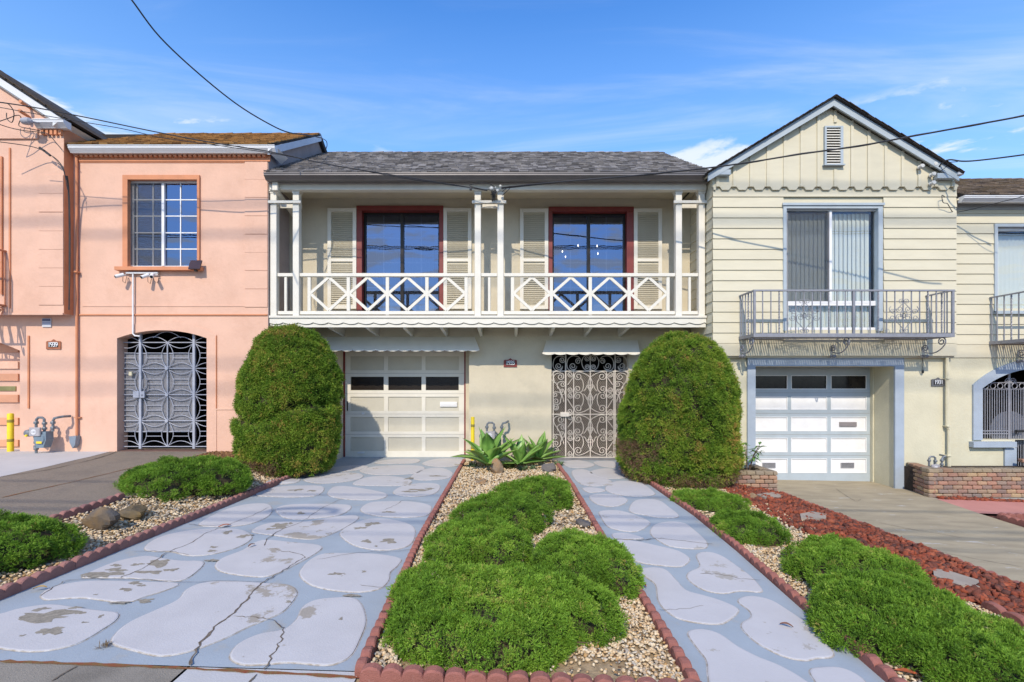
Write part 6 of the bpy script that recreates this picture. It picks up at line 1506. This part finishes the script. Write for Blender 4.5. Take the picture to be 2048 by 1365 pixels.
# lower right wall with arched gate
ag0, ag1, asx = X(1962, YR), 10.15, X(2030, YR); agt = Z(737, YR); ags = Z(777, YR); agb = Z(880, YR)
q = wall_holes(xr, 13, -.8, Z(717, YR), YR, .2, [(ag0, ag1, agb, agt), (asx, ag1, -.5, agb+.0001)]); arch_fill(q, ag0, ag1, ags, agt, YR, .2); q.build('lower_wall', M_yell, YH)
inn = [(ag0, agb)]+arc_pts(ag0, ag1, ags, agt)+[(ag1, -.5)]; outr = [(ag0-.16, agb)]+arc_pts(ag0-.16, ag1+.16, ags+.06, agt+.17)+[(ag1+.16, -.5)]
ring(YH, M_bluest, inn, outr, YR-.03, YR-.001)
box('sill', M_bluest, YH, X(1944, YR-.06), X(2030.5, YR-.06), YR-.09, YR+.02, Z(895, YR-.06), Z(884, YR-.06))
box('door_surround', M_bluest, YH, X(2010, YR-.03), asx, YR-.03, YR-.001, -.5, Z(896, YR))
Yg = YR+.12; gr = link('gate', None, None, YH, (9, Yg, 0)); 
def gb(nm, pts, r=.009, n=5, Y=Yg, m=M_iron):
    q = MB(); q.tube([(x, Y, z) for x, z in pts], r, n); return q.build(nm, m, gr)
x_ = ag0+.02
while x_ < ag1:
    gb('bar', [(x_, agb+.01 if x_ < asx else -.4), (x_, Z(779, Yg))], .008); x_ += .042
for py in (766, 779, 862.5, 868): gb('rail', [(ag0, Z(py, Yg)), (ag1 if py < 800 else asx, Z(py, Yg))], .010)
x_ = ag0+.07
while x_ < ag1:
    q = MB(); c = (x_, Z(772.5, Yg)); q.tube([(c[0]+.048*math.cos(a), Yg, c[1]+.048*math.sin(a)) for a in np.linspace(0, 2*math.pi, 13)[:-1]], .008, 5, closed=True); q.build('ring', M_iron, gr); x_ += .128
gb('post', [(X(2018, Yg), agb), (X(2018, Yg), Z(742, Yg))], .022)
for cx_, sd in ((X(2010, Yg), -1), (X(2032, Yg), 1)): gb('scroll', spiral((cx_, Z(764, Yg)), math.pi/2, sd, .06, 1.5), .008)
q = MB(); q.lathe([(.34, Yg+.03), (.34, Yg+.034)], (X(2022, Yg), Z(861, Yg)), 0, 28, axis='y'); q.build('round_plate', M_iron, gr)
q = MB(); q.tube([(X(2026, Yg), Yg-.05, Z(862, Yg)), (X(2040, Yg), Yg-.06, Z(862, Yg))], .022, 8); q.tube([(X(2027, Yg), Yg-.05, Z(862, Yg)), (X(2027, Yg), Yg-.04, Z(868, Yg))], .014, 6); q.build('handle', M_black, gr)
room(YH, ag0-.2, 10.5, YR+.21, 12, -.5, 2.2, M_dark)
# iron balconies
def iron_balcony(x0, x1, yf, yb, zt, zb, nm='iron_balcony', scr_at=(), nbar=24, brackets=(), rside=True):
    B_ = link(nm, None, None, YH, (x0, yf, zb)); B_.empty_display_size = .1
    def t(name, pts, r, n=5, **k):
        q = MB(); q.tube(pts, r, n, **k); return q.build(name, M_iron, B_)
    def bx(name, *a): return box(name, M_iron, B_, *a)
    bx('handrail', x0-.022, x1+.022, yf-.022, yf+.012, zt-.022, zt+.004); bx('handrail', x0-.016, x0+.016, yf+.013, yb, zt-.02, zt+.002)
    if rside: bx('handrail', x1-.016, x1+.016, yf+.013, yb, zt-.02, zt+.002)
    bx('floor_edge', x0-.02, x1+.02, yf-.02, yf+.004, zb-.045, zb+.012); bx('floor_edge', x0-.02, x0+.004, yf+.005, yb, zb-.045, zb+.01); bx('floor_edge', x1-.004, x1+.02, yf+.005, yb, zb-.045, zb+.01); bx('floor_edge', x0+.005, x1-.005, yb-.02, yb-.003, zb-.03, zb)
    for px_ in (x0, (x0+x1)/2, x1): bx('post', px_-.018, px_+.018, yf-.018, yf+.010, zb+.013, zt-.023)
    def twist(x, y, za, zc_):
        q = MB(); n = 26; vs = []; fs = []
        for i in range(n+1):
            a = i*.9; z = za+(zc_-za)*i/n
            for k in range(4): vs.append((x+.013*math.cos(a+k*math.pi/2), y+.013*math.sin(a+k*math.pi/2), z))
        for i in range(n):
            for k in range(4): fs.append((i*4+k, i*4+(k+1) % 4, i*4+4+(k+1) % 4, i*4+4+k))
        q.add(vs, fs); q.build('twisted_bar', M_iron, B_)
    dx = (x1-x0)/nbar
    for i in range(1, nbar):
        x_ = x0+dx*i
        if i == nbar//2: continue
        if i in (3, 9, 15, 21): twist(x_, yf-.004, zb+.012, zt-.022)
        else: bx('bar', x_-.0065, x_+.0065, yf-.0105, yf+.0025, zb+.012, zt-.022)
    for sx in (x0, x1) if rside else (x0,):
        for i, y_ in enumerate(np.linspace(yf, yb, 6)[1:]):
            if i == 1: twist(sx, y_, zb, zt-.02)
            else: bx('bar', sx-.0065, sx+.0065, y_-.0065 if i < 4 else yb-.03, y_+.0065 if i < 4 else yb-.017, zb+.011, zt-.02)
    n = int((x1-x0)/.040); g_ = MB(); g_.box(-.010, .010, yf+.006, yb-.021, zb-.020, zb-.004); gme = newmesh('grate_bar', g_.v, g_.f); gme.materials.append(M_iron)
    for i in range(1, n): link('grate_bar', gme, None, B_, (x0+(x1-x0)*i/n, 0, 0))
    for (xx) in scr_at:
        def s2(P, dy=0): t('scroll', [(xx+a, yf-.017, b) for a, b in P], .0055, 4)
        zm = zb+(zt-zb)*.50; R = lambda P: [(-a, b) for a, b in P]
        for P in (spiral((.0, zt-.20), math.pi/2-.2, 1, .045, 1.3)+[], [(0, zt-.20), (-.05, zt-.25), (-.10, zt-.31), (-.125, zm+.05)], spiral((-.125, zm+.05), -math.pi/2, 1, .055, 1.5), spiral((-.22, zm-.0), math.pi*.5, -1, .045, 1.5),
                  [(-.22, zm), (-.235, zm+.05), (-.21, zm+.09)], spiral((-.0, zm+.01), math.pi, 1, .055, 1.4), spiral((-.24, zm-.09), -math.pi/2, 1, .05, 1.5), spiral((-.125, zm-.09), math.pi/2, -1, .058, 1.5), [(-.125, zm-.09), (-.12, zb+.20), (-.05, zb+.13), (0, zb+.06)], spiral((0, zb+.06), -math.pi/2, -1, .038, 1.3)):
            s2(P); s2(R(P))
    for xx in brackets:
        # S bracket in the plane square to the wall, large curls at both ends
        q = MB(); P = scroll((yf+.05, zb-.16), (yb-.05, zb-.26), -.18, .075, .065, s0=-1, s1=1, t0=1.6, t1=1.6)
        q.tube([(xx+.25*(1-(y-yf)/(yb-yf))*.0+.0, y, z) for y, z in P], .010, 5, ry=None)
        q.lathe([(.004, yb-.14), (.03, yb-.11), (.022, yb-.05), (.034, yb-.02)], (xx, zb-.33), 0, 10, axis='y'); q.build('scroll_bracket', M_iron, B_)
    return B_
YFb = 7.60; zt_, zb_ = Z(580.5, YFb), Z(669, YFb)
bx0, bx1 = X(1508.5, YFb), X(1905, YFb)
iron_balcony(bx0, bx1, YFb, YC-.022, zt_, zb_, scr_at=(X(1607.5, YFb), X(1806, YFb)), brackets=(3.88, 5.42, 6.97))
iron_balcony(X(1978, YR), X(1978, YR)+3.1, YFb+.05, YR-.022, Z(581, YFb), Z(678, YFb), scr_at=(9.1,), brackets=(8.75,))
# porcelain insulators on the gable
for px, py in ((1841, 334), (1867, 330), (1864, 350), (1864, 367)):
    Y_ = YG-.06; q = MB(); q.lathe([(.02, Y_+.05), (.035, Y_+.02), (.02, Y_), (.038, Y_-.03), (.03, Y_-.05)], (X(px, Y_), Z(py, Y_)), 0, 10, axis='y'); q.build('insulator', M_lampc, YH, smooth=True)

# ================================================================ PLANTERS
def bricks_line(root, p0, p1, zb, nrow, bw=.155, bh=.066, depth=.11, rd=random.Random(4), cap=True):
    """courses of tumbled bricks from p0 to p1 (x, y), face on the right of travel"""
    d = Vector((p1[0]-p0[0], p1[1]-p0[1], 0)); L_ = d.length; d.normalize(); ang = math.atan2(d.y, d.x); no = max(1, round(L_/bw)); bw_ = L_/no
    for r in range(nrow):
        off = 0 if r % 2 else bw_*.5; iscap = cap and r >= nrow-2
        s_ = -off
        while s_ < L_-.005:
            a, b = max(s_, 0), min(s_+bw_, L_); s_ += bw_
            if b-a < .03: continue
            c = Vector((p0[0], p0[1], 0))+d*((a+b)/2)
            o = link('brick', rd.choice(BR), None, root, (c.x, c.y, zb+r*bh+rd.uniform(-.002, .002)), rot=(0, rd.uniform(-.012, .012), ang+rd.uniform(-.015, .015)))
            o.scale = ((b-a-.006)/.15, (1.0 if not iscap else 1.3)*rd.uniform(.97, 1.05), 1.0)
            if iscap and r == nrow-1: o.data = rd.choice(BC)
def brick_mesh(m, c_, s_):
    rr = random.Random(s_); q = MB(); q.cbox(-.075, .075, 0, .11, .002, .062, c_); v = [(x+rr.uniform(-.003, .003), y+rr.uniform(-.003, .003), z+rr.uniform(-.002, .002)) for x, y, z in q.v]
    me = newmesh('brick', v, q.f); me.materials.append(m); return me
BR = [brick_mesh(M_brick, .012, i) for i in range(5)]; BC = [brick_mesh(M_brickc, .010, i+9) for i in range(3)]
pr = thing('brick_planter', (6.7, 7.6, -.36), 'long tumbled-brick planter wall holding a gas meter at the right edge', 'planter', 'tumbled brick planters of the yellow house')
zb = -.335
box('footing', M_concb, pr, 6.60, 13, 7.50, 7.64, -.6, zb)
bricks_line(pr, (6.62, 7.54), (10.5, 7.54), zb, 7, rd=random.Random(3))
bricks_line(pr, (6.80, 8.19), (6.62, 7.56), zb, 7, rd=random.Random(5))
box('soil', M_soil, pr, 6.74, 8.9, 7.66, 8.19, -.5, .06)
bricks_line(pr, (9.0, 8.1), (9.0, 7.65), zb+.46, 1, rd=random.Random(8), cap=False); bricks_line(pr, (8.62, 8.02), (9.4, 7.85), zb+.47, 1, rd=random.Random(6), cap=False)
pl = thing('brick_planter', (3.9, 7.6, -.2), 'small tumbled-brick planter with a leafy plant between the tall shrub and the boarded house garage', 'planter', 'tumbled brick planters of the yellow house')
zb = -.235
bricks_line(pl, (3.50, 7.50), (4.20, 7.50), zb, 5, rd=random.Random(13)); bricks_line(pl, (4.20, 7.52), (4.20, 8.15), zb, 5, rd=random.Random(14)); bricks_line(pl, (3.50, 8.1), (3.50, 7.52), zb, 5, rd=random.Random(15))
box('soil', M_soil, pl, 3.6, 4.1, 7.62, 8.18, -.4, .02)
# leafy plant
c = Vector((3.86, 7.80, .02)); lp = thing('leafy_plant', c, 'young broad-leaved plant growing in the small brick planter', 'plant')
M_lf = mat('broad_leaf', (.07,.17,.035), .45, .2, 9, col2=(.13,.26,.06)); rd = random.Random(3)
for k in range(6):
    a = rd.uniform(0, 6.28); tip = c+Vector((math.cos(a)*.22, math.sin(a)*.12, rd.uniform(.30, .52))); mid = (c+tip)/2+Vector((0, 0, .06)); q = MB(); q.tube([c+Vector((math.cos(a)*.03, 0, 0)), mid, tip], .007, 5, r1=.003); q.build('stem', M_stem, lp)
    for j in range(9):
        t = .3+.7*j/8; p = (c*(1-t)+tip*t)+Vector((0, 0, .12*math.sin(math.pi*t)*.5)); b = rd.uniform(0, 6.28); L_ = rd.uniform(.08, .15); d = Vector((math.cos(b), math.sin(b)*.8, rd.uniform(-.5, .5))).normalized(); s_ = d.cross(Vector((0, 0, 1))).normalized()*L_*.20
        q = MB(); m1 = p+d*L_*.45+Vector((0, 0, .01)); e = p+d*L_-Vector((0, 0, .02))
        q.add([p, m1+s_, e, m1-s_, m1-Vector((0, 0, .008))], [(0, 1, 4), (1, 2, 4), (2, 3, 4), (3, 0, 4)]); q.build('leaf', M_lf, lp)

# ================================================================ BOLLARDS AND METERS
def bollard(px, pyb, pyt, r, label, cap=True):
    c = G(px, pyb); zt = Z(pyt, c[1]); rt = thing('bollard', c, label, 'bollard', 'yellow steel pipe bollards guarding the gas meters')
    q = MB(); q.lathe([(r, c[2]-.1), (r, zt-.02), (r*.9, zt-.004), (r*.4, zt)], c[0], c[1], 20); q.build('post', M_yellow, rt, smooth=True)
    M_ybr = mat('olive_band', (.30,.24,.03), .6, .1, 9)
    for k in (.30, .80): q = MB(); h_ = zt-c[2]; q.lathe([(r+.001, c[2]+h_*k-.025), (r+.0015, c[2]+h_*k-.024), (r+.0015, c[2]+h_*k+.024), (r+.001, c[2]+h_*k+.025)], c[0], c[1], 20); q.build('band', M_ybr, rt, smooth=True)
bollard(21, 904, 827, .045, 'yellow steel bollard standing on the light concrete apron at the far left')
bollard(945.5, 922, 834, .036, 'slim yellow bollard behind the largest agave')
def meter(px, pyb, Y, z0, h_, label, lab=True, flip_=1):
    x = X(px, Y); rt = thing('gas_meter', (x, Y, z0), label, 'gas meter', 'gas meters with pipes at the house walls')
    s_ = h_
    q = MB(); P = [(-.16, .62), (.20, .62), (.205, .40), (.13, .18), (-.06, .18), (-.13, .40)]
    q.prism([(x+a*s_, z0+b*s_) for a, b in P], Y-.10*s_, Y+.12*s_); q.lathe([(.13*s_, Y-.13*s_), (.155*s_, Y-.1*s_), (.155*s_, Y+.1*s_)], (x+.03*s_, z0+.42*s_), 0, 18, axis='y'); q.build('meter_body', M_meter, rt)
    q = MB(); q.cbox(x-.20*s_, x+.10*s_, Y-.17*s_, Y-.10*s_, z0+.50*s_, z0+.74*s_, .01); ix = q.build('index_box', mat('index_grey_metal', (.38,.36,.37), .4, .1, 14), rt)
    q = MB(); q.lathe([(.075*s_, Y-.176*s_), (.075*s_, Y-.171*s_)], (x-.06*s_, z0+.62*s_), 0, 14, axis='y'); q.build('dial', mat('dial_white', (.62,.62,.64), .4, .05, 9), ix)
    for k in range(3): box('dial_hand', M_black, ix, x+(-.10+.04*k)*s_, x+(-.092+.04*k)*s_, Y-.180*s_, Y-.177*s_, z0+.60*s_, z0+.64*s_)
    if lab: box('sticker', M_yellow, rt, x-.03*s_, x+.12*s_, Y-.134*s_, Y-.131*s_, z0+.30*s_, z0+.36*s_)
    def pipe(nm, pts, r): q = MB(); q.tube([(x+a*s_, Y+b*s_, z0+c_*s_) for a, b, c_ in pts], r*s_, 8); q.build(nm, M_metal, rt)
    pipe('inlet_pipe', [(-.16, 0, -.15), (-.16, 0, .86), (-.15, 0, .95), (-.10, 0, 1.0), (0, 0, 1.0), (.06, 0, .96), (.07, 0, .62)], .034)
    pipe('outlet_pipe', [(.30, 0, .62), (.30, 0, .90), (.34, 0, .98), (.42, .0, 1.0), (.48, .1, 1.02), (.50, .3, 1.02)], .034)
    for a, c_ in ((-.16, .15), (-.16, .32), (-.16, .86), (.07, .84), (.07, .70), (.30, .72), (.30, .86)):
        q = MB(); q.lathe([(.05*s_, z0+(c_-.035)*s_), (.056*s_, z0+(c_-.02)*s_), (.056*s_, z0+(c_+.02)*s_), (.05*s_, z0+(c_+.035)*s_)], x+a*s_, Y, 8); q.build('pipe_union', M_metal, rt)
    q = MB(); q.lathe([(.03*s_, Y-.14*s_), (.09*s_, Y-.12*s_), (.10*s_, Y-.05*s_), (.09*s_, Y+.02*s_)], (x-.30*s_, z0+.58*s_), 0, 14, axis='y'); q.tube([(x-.3*s_, Y, z0+.58*s_), (x-.16*s_, Y, z0+.58*s_)], .03*s_, 6); q.build('regulator', M_metal, rt)
    q = MB(); q.lathe([(.03*s_, Y-.16*s_), (.035*s_, Y-.13*s_)], (x-.29*s_, z0+.52*s_), 0, 8, axis='y'); q.build('regulator_cap', M_yellow, rt)
    q = MB(); q.box(x-.19*s_, x-.13*s_, Y-.05*s_, Y-.03*s_, z0+.18*s_, z0+.24*s_); q.build('shutoff_valve', M_metal, rt)
    return rt
meter(84, 898, 8.08, .28, .62, 'blue-grey gas meter with yellow sticker against the peach wall behind the left bollard')
meter(984, 900, 8.83, .15, .60, 'gas meter half hidden behind the largest agave', False)
meter(1867, 945, 7.92, -.20, .46, 'small gas meter behind the long brick planter wall')

# ================================================================ CABLES
def cable(pts, r, label, m=M_wire, sag=None, k=6, group='overhead service cables to the houses'):
    """pts: (px, py, Y)"""
    C = catmull([(X(a, Y), Y, Z(b, Y)) for a, b, Y in pts], False, k); q = MB(); q.tube(C, r, 5)
    return tag(q.build('cable', m, None, smooth=True), label, 'cable', group)
cable([(230,-40,5.2),(263,0,5.5),(320,75,5.9),(400,150,6.4),(478,212,6.9),(545,252,7.4),(580,266,7.8),(612,270,8.4),(641,276,9.9)], .010, 'black cable swooping from the top left of the sky to the peach roof end')
cable([(641,276,9.9),(652,282,9.9),(654,292,9.95),(650,302,10.0)], .008, 'short black cable loop hanging at the peach gable end over the grey roof')
cable([(-40,200,7.0),(60,214,7.1),(170,235,7.2),(300,262,7.3),(420,285,7.4),(540,304,7.55),(660,330,7.7),(800,353,7.9),(930,374,8.1),(975,382,8.2)], .009, 'upper thin cable crossing the peach gutter to the balcony post')
cable([(-40,208,7.2),(120,237,7.3),(240,257,7.4),(330,277,7.5),(440,292,7.6),(560,310,7.7),(700,337,7.85),(820,359,7.95),(940,376,8.1)], .006, 'lower thin cable beside the upper one, crossing to the balcony post')
cable([(1003,376,8.15),(1100,366,7.9),(1200,358,7.7),(1300,349,7.5),(1412,337,7.3),(1500,325,7.1),(1600,309,6.9),(1720,292,6.7),(1830,272,6.5),(1940,252,6.3),(2048,232,6.1),(2120,215,6.0)], .012, 'twisted black cable rising from the balcony post past the gable vent to the right edge')
cable([(1003,378,8.16),(1100,367.5,7.92),(1200,356.5,7.7),(1300,350.5,7.52),(1412,336,7.3),(1500,326.5,7.1),(1600,307.5,6.9),(1720,293.5,6.7),(1830,270.5,6.5),(1940,253.5,6.3),(2048,230.5,6.1),(2120,215,6.0)], .006, 'thin wire wound round the twisted black cable')
cable([(1872,342,8.0),(1885,326,7.9),(1900,320,7.8),(1925,323,7.7),(1960,321,7.5),(2048,310,7.2),(2120,298,7.0)], .012, 'black cable from the right eave of the yellow gable to the right edge')
cable([(1868,352,8.0),(1890,336,7.9),(1898,326,7.85),(1915,324,7.75)], .006, 'thin wire joining the right eave cable from below')
cable([(1890,395,8.05),(1884,391,8.0),(1886,405,8.0),(1895,408,8.0),(1902,420,8.05),(1910,425,8.1),(1940,420,8.0),(1980,410,7.8),(2048,393,7.5),(2110,378,7.3)], .006, 'thin grey wire from the clapboard corner to the right edge below the gutter')
for i, P in enumerate([[(-20,205,7.6),(10,206,7.7),(22,214,7.8),(28,228,7.85),(24,245,7.9),(14,238,7.9),(13,226,7.9)], [(-10,246,7.7),(14,238,7.8),(34,231,7.9),(42,236,8.0),(38,252,8.02),(60,258,8.03),(80,262,8.0)],
    [(-10,246,7.7),(20,256,7.8),(50,262,7.9),(88,266,8.0),(100,272,8.02),(114,288,8.04),(124,300,8.0)], [(-20,282,7.7),(20,287,7.8),(60,293,7.9),(80,299,7.95),(92,306,8.0),(112,318,8.03),(126,336,8.02),(132,360,7.98)],
    [(84,297,7.95),(100,309,8.0),(116,325,8.02),(128,345,7.98),(135,380,8.0)]]):
    cable(P, .007 if i < 4 else .005, ['looped wire end hanging at the upper left insulators', 'wire from the left edge to the grey lamp under the peach gable', 'wire running under the peach cornice return to the corner', 'thick wire from the left edge to the bay corner, with splice', 'thin wire beside the spliced one at the bay corner'][i], group='service wires on the peach gable')
for i in range(3):
    cable([(132+i*1.5,352,8.0),(136+i,380,8.08),(138+i*1.2,450,8.14),(138+i,540,8.16),(139-i*.5,580,8.14),(137+i,620,8.15)], .010 if i == 1 else .006, ['left', 'thickest middle', 'right'][i]+' cable of the bundle running down the peach bay corner', group='cable bundle down the peach bay corner')
cable([(86,652,8.28),(92,655,8.27),(108,660,8.25),(120,659,8.25),(140,652,8.28)], .005, 'drooping wire under the peach bay beside the notice box', group='service wires on the peach gable') if False else None
for i, (px, py) in enumerate(((84, 299), (96, 308))):
    c = (X(px, 7.94), 7.94, Z(py, 7.94)); q = MB(); q.tube([(c[0]-.04, c[1], c[2]+.03), (c[0]+.04, c[1], c[2]-.03)], .018, 6); tag(q.build('wire_splice', M_wire), ['left', 'right'][i]+' black splice on the thick wire near the peach bay corner', 'splice', 'wire splices')
for i, (px, py) in enumerate(((50, 211), (48, 229))):
    Y_ = 8.02; q = MB(); q.tube([(X(px, Y_), Y_+.1, Z(py, Y_)), (X(px, Y_), Y_-.08, Z(py, Y_)+.02)], .02, 8, r1=.03); q.build('insulator', M_otrim, PH)
c = Vector((X(53, 7.9), 7.9, Z(243, 7.9))); rt = thing('floodlight', c, 'grey floodlight head under the peach gable beside the cornice return', 'light')
q = MB(); q.lathe([(.02, c.x-.08), (.05, c.x-.06), (.06, c.x), (.055, c.x+.06), (.02, c.x+.09)], c.y, c.z, 12); q.v = [(a_[2], a_[1] if False else c.y+(a_[0]-c.y), c.z+(a_[1]-c.z)) for a_ in q.v]; q.build('lamp_head', mat('grey_lamp_plastic', (.36,.36,.40), .4, .1, 9), rt, smooth=True)
q = MB(); q.tube([(c.x+.06, c.y, c.z), (c.x+.12, c.y+.1, c.z+.02), (c.x+.12, 8.12, c.z+.02)], .015, 6); q.build('bracket', M_iron, rt)
# service knot at the balcony posts
Yk = 8.16; rt = thing('service_entrance', (X(990, Yk), Yk, Z(390, Yk)), 'white porcelain knobs and tangled wires where the cables meet the balcony beam', 'insulators')
for px, py, r in ((983, 378, .040), (1001, 373, .026), (995, 382, .03), (990, 376, .02)):
    q = MB(); P = [(r*math.sin(a), -r*math.cos(a)) for a in np.linspace(.1, math.pi-.1, 8)]; q.lathe([(a, Yk+b) for a, b in P], (X(px, Yk), Z(py, Yk)), 0, 12, axis='y'); q.build('insulator', M_lampc, rt, smooth=True)
rd = random.Random(2)
for i in range(12):
    a = (985+rd.uniform(-4, 10), 378+rd.uniform(-3, 6)); b = (986+rd.uniform(-6, 4), 392+rd.uniform(-4, 10)); q = MB(); q.tube([(X(a[0], Yk), Yk, Z(a[1], Yk)), (X((a[0]+b[0])/2+rd.uniform(-4, 4), Yk), Yk-.05, Z((a[1]+b[1])/2, Yk)), (X(b[0], Yk), Yk+.03, Z(b[1], Yk))], .005, 4); q.build('lead', M_wire, rt)
q = MB(); q.cbox(X(983, 8.2), X(991, 8.2), 8.17, 8.25, Z(400, 8.2), Z(384, 8.2), .01); q.build('connector_block', mat('brown_bakelite', (.10,.085,.06), .6, .2, 20), rt)
for P in ([(938,371,8.1),(960,366,8.1),(978,368,8.12),(990,375,8.14)], [(940,373,8.1),(965,379,8.1),(980,380,8.12)], [(1004,384,8.16),(1012,378,8.1),(1019,373,8.05)], [(1004,392,8.16),(1016,381,8.1),(1021,376,8.0)]):
    C = catmull([(X(a, Y), Y, Z(b, Y)) for a, b, Y in P], False, 5); q = MB(); q.tube(C, .006, 5); q.build('lead', M_wire, rt, smooth=True)
q = MB(); q.cbox(X(939, 8.1), X(944, 8.1), 8.08, 8.12, Z(381, 8.1), Z(374, 8.1), .005); q.build('clamp', M_wire, rt)
# street lines overhead behind the viewpoint: their shadows cross the driveways and walls
def street_line(yg, h_, r, label, x0=-60, x1=60, tilt=.0):
    y = yg-h_/(-SUN.z/SUN.y); q = MB(); q.tube([(x0, y+tilt*x0, h_+.0), (0, y, h_-.25), (x1, y+tilt*x1, h_)], r, 6)
    return tag(q.build('power_line', M_wire), label, 'power line', 'power lines above the street')
street_line(6.55, 7.6, .016, 'thin power line whose shadow crosses the far end of the driveways', tilt=.0)
street_line(5.63, 7.9, .017, 'power line with the coiled slack, casting the double shadow on the driveways')
street_line(5.36, 8.2, .018, 'power line just behind the coiled one')
street_line(4.95, 8.4, .010, 'thinnest power line in front of the coiled one')
hw_ = 17.0
for i, (zs, r) in enumerate(((3.95, .028), (3.42, .032), (1.16, .028), (.72, .028))):
    # cable bundles high over the far side of the street; soft bands on the walls
    yw = YW; h2 = hw_+i*.3; y = yw-(h2-zs)/(-SUN.z/SUN.y); q = MB(); q.tube([(-50, y, h2), (50, y, h2)], r, 6); tag(q.build('power_line', M_wire), ['lowest', 'second lowest', 'second highest', 'highest'][i]+' thick cable bundle high over the far side of the street', 'power line', 'power lines above the street')
zc_ = 7.9; yc_ = 5.72-zc_/(-SUN.z/SUN.y); sx = SUN.x/-SUN.z*zc_; q = MB()
for k in range(4): q.tube([(-2.33-sx+.36*math.cos(a)*(1+.04*k), yc_+.12*math.sin(a)*(1+.1*k), zc_-.25+.01*k) for a in np.linspace(0, 2*math.pi, 25)[:-1]], .014, 5, closed=True)
tag(q.build('cable_coil', M_wire), 'slack cable coil hung on the power line over the street', 'cable coil')

# insect screen over the left sash of the peach window
box('insect_screen', scr, PH, X(260, 8.345), X(323, 8.345), 8.347, 8.3485, wz0+.05, wz1-.05)
